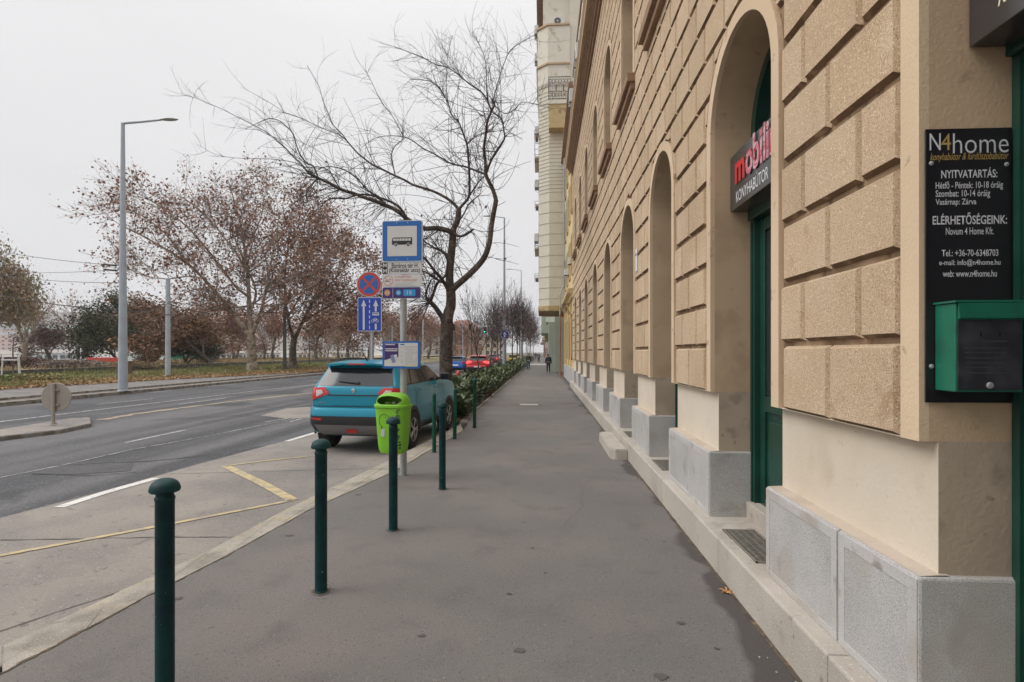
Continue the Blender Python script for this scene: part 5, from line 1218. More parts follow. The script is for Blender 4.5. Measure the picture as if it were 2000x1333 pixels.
def grow(rnd, mt, mc, tips, p, d, L, r, lvl, P_):
    seg = 6 if lvl == 0 else 4 if lvl < 3 else 3
    pts = [p.copy()]; rad = [r]; dd = d.copy(); endr = r*(.62 if lvl == 0 else .45)
    for i in range(seg):
        dd = (dd+Vector((rnd.gauss(0, P_['wob']), rnd.gauss(0, P_['wob']), rnd.gauss(0, P_['wob'])+P_['up']*(1 if lvl else .3)))).normalized()
        p = p+dd*L/seg; pts.append(p.copy()); rad.append(r+(endr-r)*(i+1)/seg)
    (mt if lvl < P_['tl'] else mc).tube(pts, rad, 9 if lvl == 0 else 5 if lvl < 3 else 3, cap=False)
    if lvl >= P_['lv']-1:
        tips += pts[1:]
    if lvl == P_['lv']: return
    k = P_['k'][min(lvl, len(P_['k'])-1)]
    for j in range(k):
        f = (P_['st'] if lvl == 0 else .25)+(1-(P_['st'] if lvl == 0 else .25))*(j+.6)/k; f = min(f, 1)
        ii = f*seg; i0 = min(int(ii), seg-1); q = pts[i0].lerp(pts[i0+1], ii-i0); td = (pts[i0+1]-pts[i0]).normalized()
        ax = td.cross(Vector((0, 0, 1)) if abs(td.z) < .95 else Vector((1, 0, 0))).normalized(); ax = rotv(ax, td, j*2.4+rnd.uniform(-.5, .5))
        nd = rotv(td, ax, P_['an']*rnd.uniform(.7, 1.3))
        grow(rnd, mt, mc, tips, q, nd, L*P_['lf']*rnd.uniform(.75, 1.2)*(1.15-.35*f), max((r+(endr-r)*f)*P_['rf'], P_['rm']), lvl+1, P_)
    if lvl > 0 or P_.get('lead', 1):
        grow(rnd, mt, mc, tips, pts[-1], dd, L*P_['lf']*.95, max(endr*.9, P_['rm']), lvl+1, P_)
def tree(name, label, loc, seed, P_, bark, twig, leafm=None, nleaf=0, ls=.2, spread=.35, cat='tree', group=None, lmask=None):
    t_ = thing(name, label, cat, loc, 0, group); rnd = random.Random(seed); mt, mc = MB(), MB(); tips = []
    for k_ in range(P_.get('stems', 1)):
        lean = P_.get('lean', .05); d = Vector((rnd.gauss(0, lean), rnd.gauss(0, lean), 1)).normalized()
        grow(rnd, mt, mc, tips, Vector((rnd.uniform(-.15, .15)*(P_.get('stems', 1) > 1), rnd.uniform(-.15, .15)*(P_.get('stems', 1) > 1), -.1)), d, P_['L'], P_['r'], 0, P_)
    # root flare
    mt.lathe([(P_['r']*1.35, -.12), (P_['r']*1.15, .08), (P_['r']*1.0, .4)], 10)
    mt.build('trunk', bark, t_, smooth=True)
    cr = mc.build('crown', twig, t_)
    if leafm and nleaf:
        rng = np.random.default_rng(seed); T = np.array([tuple(p) for p in tips]); w_ = rng.random(len(T))**2*1.5+.1
        if lmask: w_ *= lmask(T)
        idx = rng.choice(len(T), nleaf, p=w_/w_.sum()); pts = T[idx]+rng.normal(size=(nleaf, 3))*spread
        V, F = leaves(pts, ls, rng); mesh_np('foliage', V, F, leafm, cr)
    return t_
# ---- the big bare street tree, limbs laid out in space one by one
def limb(px, t0_, t1_): 
    n = len(px); return [Vector(P(a, b, t0_+(t1_-t0_)*i/(n-1))) for i, (a, b) in enumerate(px)]
TR = 17.2
bt = thing('street_tree', 'big bare twisted street tree with long whip-like shoots reaching over the road', 'tree', (*XY(871, TR), 0)); 
mt, mc, shoots = MB(), MB(), []
def smooth(pts, k=3):
    o = []
    for i in range(len(pts)-1):
        p0, p1, p2, p3 = pts[max(i-1, 0)], pts[i], pts[i+1], pts[min(i+2, len(pts)-1)]
        for j in range(k):
            t = j/k; o.append(.5*((2*p1)+(p2-p0)*t+(2*p0-5*p1+4*p2-p3)*t*t+(3*p1-p0-3*p2+p3)*t**3))
    o.append(pts[-1]); return o
def L_(px, ta, tb, r0, r1, n=7, sh=1.0):
    p = smooth(limb(px, ta, tb)); k = len(p); rr_ = [r0+(r1-r0)*(i/(k-1))**.8 for i in range(k)]
    (mt if r0 > .05 else mc).tube(p, rr_, n); shoots.append((p, rr_, sh))
L_([(869,800),(870,770),(871,735),(871,690),(872,655),(873,628)], TR, TR, .225, .20, 14, 0)
mt.lathe([(.30,-.05),(.25,.12),(.225,.35)], 14, (*XY(869.5, TR), 0))
L_([(873,632),(876,612),(880,600),(881,584),(880,566)], TR, TR, .185, .15, 12, .0)
L_([(880,572),(878,544),(879,520),(882,492),(884,470),(885,455)], TR, TR+.2, .135, .115, 10, .6)
L_([(881,580),(884,566),(899,552),(916,537),(933,520),(946,503),(953,485),(957,467),(960,440),(965,412),(969,391)], TR, TR-.3, .115, .075, 10, .5)
L_([(969,391),(963,372),(955,355),(949,341),(948,315),(945,292),(948,270),(950,254),(952,238),(960,218),(966,206)], TR-.3, TR-.6, .07, .03, 7)
L_([(949,341),(960,312),(972,292),(985,272),(984,255),(981,236),(972,226),(962,220)], TR-.35, TR+.3, .04, .02, 6)
L_([(960,218),(952,197),(940,180),(928,172),(916,164),(895,146),(873,132),(850,126),(825,112),(800,103),(772,92)], TR-.6, TR-1.4, .028, .008, 5)
L_([(952,197),(950,160),(949,125),(940,95),(922,62)], TR-.6, TR+.1, .018, .007, 4)
L_([(962,200),(970,170),(988,115),(1004,92),(1045,68)], TR-.6, TR-1, .018, .007, 4)
L_([(966,206),(985,222),(1005,215),(1020,200),(1052,205)], TR-.6, TR-1.3, .018, .007, 4)
L_([(949,341),(930,334),(909,326),(888,322),(873,316),(850,302),(826,290),(804,274),(783,267),(755,266),(729,272),(705,290)], TR-.3, TR+1.1, .038, .007, 6)
L_([(873,634),(868,629),(862,618),(856,609),(848,598),(840,590)], TR, TR-.15, .10, .07, 9, .3)
L_([(840,592),(846,575),(854,554),(864,545),(872,534),(875,515),(870,500),(862,490)], TR-.15, TR-.6, .055, .022, 7)
L_([(840,590),(832,578),(836,560),(842,548)], TR-.15, TR-.5, .05, .02, 7)
L_([(876,568),(866,550),(858,540),(849,530),(838,515),(827,503),(812,492),(795,488)], TR, TR-.9, .065, .03, 8)
L_([(866,552),(850,545),(830,531),(815,530),(800,540),(785,560)], TR-.1, TR-.8, .035, .012, 6)
L_([(879,505),(866,492),(850,485),(832,474),(818,460)], TR+.2, TR+.9, .045, .02, 7)
L_([(885,457),(878,452),(863,448),(848,446),(832,447),(815,440),(796,429),(776,412),(754,402),(735,394),(711,386),(688,377),(664,370),(643,358),(621,348),(608,341),(599,334)], TR+.1, TR-.9, .095, .035, 9)
L_([(599,334),(588,320),(574,308),(558,290),(542,276),(525,262),(505,250),(470,232),(430,212),(392,196),(352,181)], TR-.9, TR-1.6, .026, .004, 5)
L_([(621,348),(612,325),(598,318),(583,296),(572,262),(560,248),(545,236),(525,232),(505,240),(480,252)], TR-.9, TR-.3, .028, .008, 5)
L_([(664,370),(650,345),(640,332),(620,326),(600,328),(575,318),(540,312),(500,310),(460,309),(420,302),(385,282)], TR-.8, TR-1.8, .02, .004, 5)
L_([(754,402),(740,385),(722,375),(700,352),(680,336),(660,328),(640,326),(622,330)], TR-.4, TR+.2, .035, .012, 6)
L_([(796,429),(780,405),(757,392),(735,385),(706,380),(675,388),(650,387),(630,398)], TR-.2, TR-1.2, .045, .015, 6)
L_([(885,457),(887,445),(891,438),(895,424),(896,409)], TR+.1, TR+.2, .10, .085, 9, .5)
L_([(896,409),(886,398),(873,388),(855,378),(835,370),(808,362),(790,352),(772,344),(750,333),(729,323),(714,312),(700,301),(688,288),(678,276)], TR+.2, TR+.9, .055, .022, 8)
L_([(678,276),(668,262),(652,246),(645,232),(639,218),(630,195),(624,172),(612,150),(600,128)], TR+.9, TR+1.2, .018, .007, 4)
L_([(678,276),(660,262),(640,255),(612,243),(590,232),(560,222),(530,203),(495,183),(470,170)], TR+.9, TR+.4, .016, .004, 4)
L_([(772,344),(768,325),(765,302),(772,285),(788,270),(778,248),(765,225),(745,200),(728,165),(715,140)], TR+.6, TR+.5, .022, .007, 5)
L_([(896,409),(906,398),(916,384),(917,355),(916,326),(914,302),(912,283),(907,268),(902,254),(895,238),(882,225),(876,204),(867,186),(855,168),(835,158),(800,155)], TR+.2, TR+.8, .05, .010, 8)
L_([(876,204),(872,180),(873,132),(876,100),(884,70)], TR+.7, TR+.9, .012, .006, 4)
L_([(912,283),(925,270),(938,262),(950,262)], TR+.6, TR+.2, .022, .010, 5)
L_([(916,384),(932,360),(945,345)], TR+.3, TR, .03, .02, 6)
L_([(885,457),(900,462),(915,455),(925,448)], TR+.1, TR-.5, .05, .03, 7)
L_([(891,438),(905,420),(915,400),(928,388),(940,378)], TR+.1, TR+.7, .03, .012, 6)
rnd = random.Random(77)
LEFT = Vector((-TC, -TS, 0)); tipsB = []
def shoot(p, d, L, r, curl, lv=0):
    n = 7; pts = [p.copy()]; q = p.copy(); dd = d.normalized()
    for i in range(n):
        dd = (dd+curl*(1/n)+Vector((rnd.gauss(0, .05), rnd.gauss(0, .05), rnd.gauss(0, .05)))).normalized(); q = q+dd*L/n; pts.append(q.copy())
    mc.tube(pts, [r*(1-.55*i/n) for i in range(n+1)], 3, cap=False); tipsB.extend(pts[2:])
    if lv == 0:
        for i in range(rnd.choice((1, 2, 2, 3))):
            j = rnd.randint(1, n-2); sd = Vector((rnd.gauss(0, 1), rnd.gauss(0, 1), rnd.gauss(.1, 1))).normalized()
            shoot(pts[j], (dd*.9+sd*.75), L*rnd.uniform(.25, .55), r*.6, Vector((rnd.gauss(0, .5), rnd.gauss(0, .5), rnd.gauss(.15, .5))), 1)
for p, rr_, sh in shoots:
    if sh <= 0: continue
    Ltot = sum((p[i+1]-p[i]).length for i in range(len(p)-1)); ns = int(Ltot*(13 if p[-1].x > P(700, 0, TR)[0] else 6)*sh)
    for _ in range(ns):
        f = rnd.uniform(.05, 1); i = min(int(f*(len(p)-1)), len(p)-2); q = p[i].lerp(p[i+1], rnd.random()); td = (p[i+1]-p[i]).normalized()
        side = Vector((rnd.gauss(0, 1), rnd.gauss(0, 1), rnd.gauss(.25, 1))).normalized()
        d = td*.7+side*1.0+LEFT*.45*(1 if q.x < -2.5 else 0)
        high = q.z > 6.5
        shoot(q, d, rnd.uniform(.4, 2.1)*(1.1 if high else .8)*min(1, .35+rr_[i]/.03), min(.0115, max(.0055, rr_[i]*.4)), LEFT*.3*rnd.random()+Vector((rnd.gauss(0, 1.0), rnd.gauss(0, .8), rnd.gauss(.25 if high else -.2, 1.0))))
# knob with a burst of long drooping shoots, low on the left
for kx, ky, cnt in ((839,591,26),(862,448,16),(827,503,14),(756,402,16),(621,348,14),(664,370,12),(796,429,16)):
    q = Vector(P(kx, ky, TR-.3))
    for _ in range(cnt):
        shoot(q, LEFT*rnd.uniform(.2, 1)+Vector((rnd.gauss(0, .35), rnd.gauss(0, .6), rnd.uniform(-.9, .9))), rnd.uniform(.8, 2.3), .011, Vector((0, 0, -.5*rnd.random()))+LEFT*.2)
tr = mt.build('trunk', M['bark'], bt, smooth=True, world=True); cw = mc.build('crown', M['twig'], bt, world=True)
rng = np.random.default_rng(3); T = np.array([tuple(q) for q in tipsB]); T = T[(T[:, 2] > 4.0) & (T[:, 2] < 7.6)]; idx = rng.choice(len(T), 110)
V, F = leaves(T[idx]+np.array([0, 0, -.03]), .09, rng); o = mesh_np('withered_leaves', V, F, M['bark2'], bt); o.location = -Vector(bt.location)
# ---- plane trees across the road
def bigtree(label, limbs, seed, leafm, nleaf, base_px, t0, bark, ls=.19, spread=.3, k=(5, 4, 3)):
    t_ = thing('plane_tree', label, 'tree', tpos(base_px, t0, .05)); rnd = random.Random(seed); mt, mc = MB(), MB(); tips = []; org = Vector(t_.location)
    P_ = dict(wob=.13, up=.045, st=.3, an=.75, lf=.66, rf=.6, rm=.016, lv=4, tl=2, k=(0, 0)+k)
    for px, ta, tb, r0, r1 in limbs:
        p = smooth(limb(px, t0+ta, t0+tb)); p = [q-org for q in p]; n_ = len(p); rr_ = [r0+(r1-r0)*(i/(n_-1))**.8 for i in range(n_)]
        mt.tube(p, rr_, 10 if r0 > .3 else 7, cap=False)
        if r0 > .3: continue
        Ltot = sum((p[i+1]-p[i]).length for i in range(n_-1)); m_ = max(3, int(Ltot*1.35))
        for q in range(m_):
            f = .18+.82*(q+rnd.random())/m_; i = min(int(f*(n_-1)), n_-2); pp = p[i].lerp(p[i+1], rnd.random()); td = (p[i+1]-p[i]).normalized()
            sd = Vector((rnd.gauss(0, 1), rnd.gauss(0, 1), rnd.gauss(.15, .8))).normalized()
            grow(rnd, mt, mc, tips, pp, (td*.6+sd).normalized(), rnd.uniform(1.7, 3.0), max(.03, rr_[i]*.5), 2, P_)
    mt.lathe([(.62, -.1), (.5, .15), (.43, .7)], 12)
    mt.build('trunk', bark, t_, smooth=True); cr = mc.build('crown', M['twig2'], t_)
    rng = np.random.default_rng(seed); T = np.array([tuple(p) for p in tips]); w_ = rng.random(len(T))**3+.03
    idx = rng.choice(len(T), nleaf, p=w_/w_.sum()); pts = T[idx]+rng.normal(size=(nleaf, 3))*spread
    V, F = leaves(pts, ls, rng); mesh_np('foliage', V, F, leafm, cr); return t_
LA = [([(493,726),(492,700),(491,675),(490,655)],0,0,.44,.36), ([(490,662),(470,632),(448,603),(427,578),(398,545),(362,512),(322,486),(280,462),(235,440)],0,-3,.24,.05), ([(427,578),(400,566),(370,568),(335,590)],-1,-3,.09,.03),
 ([(491,657),(488,620),(486,580),(484,535),(478,490),(470,440),(458,395),(446,355)],0,1,.27,.04), ([(484,535),(465,500),(435,460),(405,425),(375,398),(345,380)],0,3,.13,.03), ([(486,580),(460,560),(430,520),(390,470),(350,430),(310,402),(285,385)],0,-4,.14,.03),
 ([(491,655),(505,622),(512,600),(520,560),(530,510),(540,460),(545,415)],0,-2,.2,.04), ([(505,622),(530,605),(560,588),(600,565),(640,540),(680,525)],0,-3,.15,.03), ([(520,560),(550,530),(580,490),(600,450)],-1,3,.10,.03), ([(478,490),(500,450),(515,400),(510,362)],0,4,.09,.03),
 ([(448,603),(420,598),(385,612),(350,622)],-1,4,.08,.03), ([(488,610),(500,570),(480,520),(460,470),(440,420),(420,380)],0,6,.14,.03), ([(398,545),(370,540),(320,545),(270,535),(225,510)],-2,2,.09,.03), ([(362,512),(330,465),(290,430),(250,410),(225,415)],-2,-5,.08,.03)]
LB = [([(573,720),(572,700),(572,680),(574,664)],0,0,.40,.33), ([(574,668),(590,630),(610,590),(630,540),(640,490),(648,430)],0,1,.22,.04), ([(574,668),(562,620),(556,560),(560,500),(570,440)],0,-2,.2,.04), ([(590,630),(630,605),(665,585),(700,560),(722,535)],0,-2,.14,.03),
 ([(610,590),(650,550),(680,510),(700,470)],0,3,.12,.03), ([(556,560),(530,530),(512,490)],-1,-3,.1,.03), ([(630,540),(600,490),(595,440),(610,410)],1,3,.1,.03), ([(562,620),(590,570),(600,520),(620,460)],0,-4,.12,.03), ([(650,550),(690,560),(720,590)],1,-2,.07,.03), ([(600,605),(640,590),(680,610),(700,630)],0,2,.07,.03)]
def tpos(px, t_, z=.1): return (*XY(px, t_), z)
tA = bigtree('largest plane tree, pale mottled trunk and sparse rust leaves, in the grassy verge', LA, 5, M['rust'], 11500, 492.5, 50, M['plane_bark'], .21, .30)
tB = bigtree('plane tree with dense rusty crown just right of the largest one', LB, 8, M['rust'], 14500, 572.5, 56, M['bark2'], .23, .40)
def bb(t_):
    tot = []
    for c in bpy.data.objects:
        if c.parent == t_: n = len(c.data.vertices); co = np.empty(n*3); c.data.vertices.foreach_get('co', co); tot.append(co.reshape(-1, 3))
    A_ = np.concatenate(tot); return A_.min(0), A_.max(0)
def fit(t_, h, w_=None):
    a, b = bb(t_); s = h/b[2]; ws = s if w_ is None else w_/((b[0]-a[0]))
    t_.scale = (ws, ws, s)
# prototypes for the park
PM = dict(L=4.0, r=.2, wob=.12, up=.05, k=(5, 4, 4), st=.35, an=.75, lf=.70, rf=.55, rm=.012, lv=3, tl=1)
protos = {
 'rusty': tree('rusty_tree', 'x', (0,0,0), 31, PM, M['bark2'], M['twig2'], M['rust2'], 5500, .22, .5),
 'rusty2': tree('rusty_tree', 'x', (0,0,0), 32, dict(PM, an=.9), M['bark2'], M['twig2'], M['rust'], 5500, .22, .5),
 'bare': tree('bare_tree', 'x', (0,0,0), 33, dict(PM, k=(6, 5, 4), an=.8), M['bark2'], M['twig2'], M['rust2'], 500, .2, .3),
 'ever': tree('evergreen_tree', 'x', (0,0,0), 34, dict(PM, stems=3, lean=.22, st=.2, k=(7, 5, 4)), M['bark2'], M['twig2'], M['ever'], 26000, .26, .42),
 'orange': tree('orange_tree', 'x', (0,0,0), 35, dict(PM, st=.25, k=(6, 5, 4)), M['bark2'], M['twig2'], M['orange'], 9500, .24, .5),
 'pale': tree('pale_tree', 'x', (0,0,0), 36, dict(PM, k=(6, 5, 4), st=.4, an=.6), M['plane_bark'], M['twig2'], M['pale'], 5500, .22, .45),
 'purple': tree('purple_tree', 'x', (0,0,0), 37, dict(PM, L=2.2, st=.35, an=.85, k=(6, 5, 4), up=.08), M['bark2'], M['twig2'], M['purple'], 5000, .16, .25),
}
BB = {k: bb(v) for k, v in protos.items()}; used = set()
KM = {}
for c in bpy.data.objects:
    if c.parent: KM.setdefault(c.parent.name, []).append(c)
def plant(kind, px, t_, top, wpx, label, base=.3, group='park trees across the road'):
    pr_ = protos[kind]; a, b = BB[kind]; x, y = XY(px, t_); h = (HZ-top)/FP*t_+EYE-base; w_ = wpx/FP*t_
    rz = random.Random(px*7+t_).uniform(0, 6.28)
    if kind in used: o = dup(pr_, _k=KM)
    else: o = pr_; used.add(kind)
    s = h/b[2]; ws = w_/((b[0]-a[0]+b[1]-a[1])/2); cc = Matrix.Rotation(rz, 3, 'Z') @ Vector(((a[0]+b[0])/2*ws, (a[1]+b[1])/2*ws, 0)); o.location = (x-cc.x*.8, y-cc.y*.8, base); o.rotation_euler = (0, 0, rz); o.scale = (ws, ws, s); o['label'] = label; o['group'] = group; return o
plant('pale', 8, 60, 462, 95, 'tall thin pale-leaved tree at the left edge of the park'); plant('pale', 34, 66, 500, 85, 'pale-leaved tree just right of the leftmost one', .3)
plant('bare', 66, 74, 548, 120, 'bare grey tree behind the pale-leaved pair')
plant('purple', 99, 78, 628, 86, 'low spreading tree with purple-brown twigs before the river')
plant('bare', 140, 82, 545, 120, 'bare tree left of the dark evergreen')
plant('ever', 222, 72, 565, 150, 'big dark evergreen tree behind the tall street lamp')
plant('ever', 285, 80, 600, 70, 'smaller dark evergreen just right of the street lamp')
plant('orange', 345, 62, 585, 150, 'orange-brown tree behind the first wire post', .3)
plant('ever', 372, 66, 640, 100, 'low dark evergreen under the orange-brown tree')
plant('rusty', 300, 92, 575, 110, 'rusty tree far behind the first wire post')
for i, (kind, px, t_, top, w_, lb) in enumerate([
 ('rusty', 415, 92, 590, 95, 'rusty tree left of the largest plane tree, near the river'), ('rusty2', 448, 98, 585, 95, 'rusty tree directly behind the leaning limb of the largest plane tree'),
 ('rusty', 478, 104, 600, 90, 'rusty tree hidden behind the trunk of the largest plane tree'), ('bare', 512, 96, 600, 80, 'bare tree between the two plane trunks'),
 ('rusty2', 540, 100, 585, 100, 'rusty tree left of the grey wire post'), ('rusty', 628, 96, 598, 105, 'rusty tree behind the park lantern'), ('rusty2', 660, 106, 585, 100, 'rusty tree right of the park lantern'),
 ('bare', 645, 84, 625, 70, 'bare forked tree right of the park lantern'), ('rusty', 693, 112, 590, 100, 'rusty tree left of the lane sign pole'), ('rusty2', 728, 120, 585, 100, 'rusty tree behind the lane sign pole'),
 ('bare', 752, 104, 610, 80, 'bare tree between lane sign and stop pole'), ('rusty', 775, 122, 600, 95, 'rusty tree behind the timetable case'), ('rusty2', 812, 130, 595, 100, 'rusty tree right of the stop pole'),
 ('rusty', 845, 138, 605, 90, 'rusty tree just left of the big street tree trunk'), ('bare', 833, 112, 630, 60, 'bare tree just left of the big street tree trunk'), ('rusty2', 890, 160, 625, 70, 'rusty tree just right of the big street tree trunk'),
 ('rusty', 915, 190, 632, 60, 'far rusty tree above the red car')]):
    plant(kind, px, t_, top, w_, lb, .1)
# young staked tree at the left edge
t_ = thing('tree_stakes', 'pale wooden stakes with crossbar round a sapling stem at the far left', 'tree stakes', (*XY(20, 36), .05))
for dx, dy in ((-.62, 0), (.55, .1), (.1, .6)):
    mb = MB(); mb.tube([(dx, dy, 0), (dx*.85, dy*.85, 1.35)], .045, 8); mb.build('stake', M['swhite'], t_)
mb = MB(); mb.box(-.62, .52, -.04, .04, 1.12, 1.2, .01); mb.build('crossbar', M['swhite'], t_); mb = MB(); mb.tube([(.1, .1, 0), (.08, .1, 1.9), (.1, .15, 2.6)], [.05, .04, .02], 7); mb.build('sapling_stem', M['bark2'], t_)
# saplings in the planting strip
PS = dict(L=3.4, r=.07, wob=.07, up=.09, k=(7, 5, 4), st=.42, an=.65, lf=.55, rf=.5, rm=.006, lv=3, tl=1)
sap = [tree('sapling', 'x', (0,0,0), 41, dict(PS, k=(9, 7, 5), rm=.011), M['bark'], M['twig'], M['rust'], 120, .12, .15), tree('sapling', 'x', (0,0,0), 42, dict(PS, k=(11, 8, 6), an=.85, rm=.014), M['bark'], M['twig'], M['rust'], 260, .12, .2)]
SB = [bb(s) for s in sap]; KM = {}
for c in bpy.data.objects:
    if c.parent: KM.setdefault(c.parent.name, []).append(c)
rows_ = [(938,30,545,0,90),(957,37,560,0,80),(972,42,545,1,80),(980,50,560,1,70),(1000,58,540,1,85),(1008,66,548,1,75),(1016,76,560,1,70),(1022,88,568,1,60),(1030,100,580,1,55),(1034,115,590,1,50),(1038,132,602,1,45),(1042,152,615,1,40)]
names_ = ['nearest bare sapling in the planting strip, right of the marker post','second bare sapling in the planting strip from the camera','third street tree of the planting strip, bare crown before the street lamp','fourth street tree of the planting strip, just behind the pale street lamp','fifth street tree of the planting strip, first beyond the pale street lamp','sixth street tree of the planting strip, beyond the yellow cars','seventh street tree of the planting strip','eighth street tree along the planting strip','ninth street tree along the planting strip','tenth street tree along the planting strip','eleventh street tree, next to last of the far row','twelfth and farthest street tree of the planting strip row']
for i, ((px, t_, top, k_, wpx), lb) in enumerate(zip(rows_, names_)):
    o = sap[k_] if i in (0, 2) else dup(sap[k_], _k=KM); x, y = XY(px, t_); x = min(x, -2.6); o.location = (x, y, 0); h = (HZ-top)/FP*t_+EYE; a, b = SB[k_]
    s = h/b[2]; ws = wpx/FP*t_/((b[0]-a[0]+b[1]-a[1])/2); o.scale = (ws, ws, s); o.rotation_euler = (0, 0, i*1.7); o['label'] = lb; o['group'] = 'young trees in the planting strip'
# ---- low planting: spiky evergreen leaves
rng = np.random.default_rng(9)
def bed_pts(n, y0, y1):
    Y = y0+(y1-y0)*rng.random(n)**1.6; xl = np.interp(Y, [13.2, 14.8, 15.4, 16.5, 22, 30, 170], [-2.2, -2.9, -4.4, -4.7, -4.1, -3.85, -3.85]); X = -2.12+(xl+2.12)*rng.random(n); return X, Y
X, Y = bed_pts(2600, 13.7, 120); V = []; F = []
for x, y in zip(X, Y):
    if (y < 20 and abs(x+3.2) < .4 and abs(y-17.2) < .6): continue
    if y < 15.5 and rng.random() < .5: continue
    far = y > 45; nL = 8 if far else 16; hh = rng.uniform(.35, .85)*(.75 if y < 17 else 1)
    for _ in range(nL):
        a = rng.uniform(0, 6.28); el = rng.uniform(.1, 1.3); L = rng.uniform(.16, .34)*(1.6 if far else 1); w_ = L*.22
        d = np.array([math.cos(a)*math.cos(el), math.sin(a)*math.cos(el), math.sin(el)]); s = np.array([-math.sin(a), math.cos(a), 0])*w_
        b0 = np.array([x, y, hh*rng.uniform(.1, .75)-.02])+d*.05; m_ = b0+d*L*.5+np.array([0, 0, .02]); e_ = b0+d*L+np.array([0, 0, -.03])
        k = len(V); V += [b0, m_+s, e_, m_-s]; F.append((k, k+1, k+2, k+3))
o = mesh_np('low_shrubs', np.array(V), np.array(F), M['plant']); tag(o, 'dense low evergreen planting with spiky leaves along the sidewalk', 'planting', kind='stuff')
n = 1500; X, Y = bed_pts(n, 13.2, 60); pts = np.stack([X, Y, rng.uniform(0, .04, n)], 1); V, F = leaves(pts, .09, rng); V[:, 2] = np.clip(V[:, 2], -.01, .06)
o = mesh_np('fallen_leaves', V, F, M['litter']); tag(o, 'brown fallen leaves lying on the planting bed soil', 'leaves', kind='stuff')
# ---- verge: grass tufts and leaf litter
n = 42000; Yv = 12+75*rng.random(n); xr = np.interp(Yv, [10, 23.6, 31.8, 37.2, 44, 90], [-27, -25.1, -23.9, -22.2, -20.2, -20.1]); Xv = xr-(xr+37.2)*rng.random(n)**.8
nz_ = np.sin(Xv*.9+Yv*.23)*.5+np.sin(Yv*.61-Xv*.4)*.5; keep = (rng.random(n) < .35+.4*(nz_ > 0)) & ((xr-Xv) > .6*rng.random(n)); Xv, Yv = Xv[keep], Yv[keep]; n = len(Xv)
hh = rng.uniform(.08, .24, n)*(1+.8*(np.sin(Yv*.35)+np.cos(Xv*.7) > 1.1)); a = rng.uniform(0, 6.28, n); w_ = .035
V = np.stack([np.stack([Xv-np.cos(a)*w_, Yv-np.sin(a)*w_, np.full(n, .02)], 1), np.stack([Xv+np.cos(a)*w_, Yv+np.sin(a)*w_, np.full(n, .02)], 1), np.stack([Xv+rng.normal(0, .06, n), Yv+rng.normal(0, .06, n), .02+hh], 1)], 1).reshape(-1, 3)
o = mesh_np('grass', V, np.arange(3*n).reshape(n, 3), M['grass']); tag(o, 'patchy green grass growing in the verge beyond the far path', 'grass', kind='stuff')
n = 24000; Yv = 12+70*rng.random(n); xr = np.interp(Yv, [10, 23.6, 31.8, 37.2, 44, 90], [-27, -25.1, -23.9, -22.2, -20.2, -20.1]); Xv = xr+.6-6.5*rng.random(n)**1.5
pts = np.stack([Xv, Yv, rng.uniform(.03, .08, n)], 1); V, F = leaves(pts, .15, rng); V[:, 2] = np.clip(V[:, 2], .025, .14)
o = mesh_np('leaf_litter', V, F, M['litter']); tag(o, 'carpet of fallen tan and orange leaves along the edge of the verge', 'leaves', kind='stuff')
n = 9000; Yv = 30+90*rng.random(n); Xv = -38-28*rng.random(n); hh = rng.uniform(.1, .45, n); a = rng.uniform(0, 6.28, n); w_ = .08
V = np.stack([np.stack([Xv-np.cos(a)*w_, Yv-np.sin(a)*w_, np.full(n, .32)], 1), np.stack([Xv+np.cos(a)*w_, Yv+np.sin(a)*w_, np.full(n, .32)], 1), np.stack([Xv+rng.normal(0, .1, n), Yv, .32+hh], 1)], 1).reshape(-1, 3)
o = mesh_np('dry_grass', V, np.arange(3*n).reshape(n, 3), M['drygrass']); tag(o, 'tan dry grass covering the park behind the low wall', 'dry grass', kind='stuff')
def bush(px0, px1, t_, z0, h, m, label, n=5000, name='shrub', ls=.12):
    x0, y0 = XY(px0, t_); x1, y1 = XY(px1, t_); f = rng.random(n); hh = h*(1-rng.random(n)**2)*np.sin(np.clip(f, .06, .94)*PI)**.4
    X = x0+(x1-x0)*f+rng.normal(0, .5, n); Y = y0+(y1-y0)*f+rng.normal(0, .5, n); V, F = leaves(np.stack([X, Y, z0+hh], 1), ls, rng)
    cx, cy = (x0+x1)/2, (y0+y1)/2; V[:, 0] -= cx; V[:, 1] -= cy; o = mesh_np(name, V, F, m); o.location = (cx, cy, 0); tag(o, label, 'shrub'); return o
bush(-40, 92, 48, .3, .95, leafmat('red_twigs', (.10,.055,.05), (.15,.09,.07), sc=1), 'low dark red-brown hedge behind the low wall at far left', 9000, 'hedge', .14)
bush(95, 190, 47, .3, .75, leafmat('grey_twigs', (.19,.15,.14), (.24,.19,.15), sc=1), 'pale grey-brown low shrub right of the dark red hedge', 5000)
bush(195, 300, 50, .3, .5, M['drygrass'], 'tan low shrub behind the tall street lamp', 3000)
bush(28, 100, 32, .02, .42, M['grass'], 'bright green weedy clump at the foot of the low wall', 5000, 'weed_clump', .11)
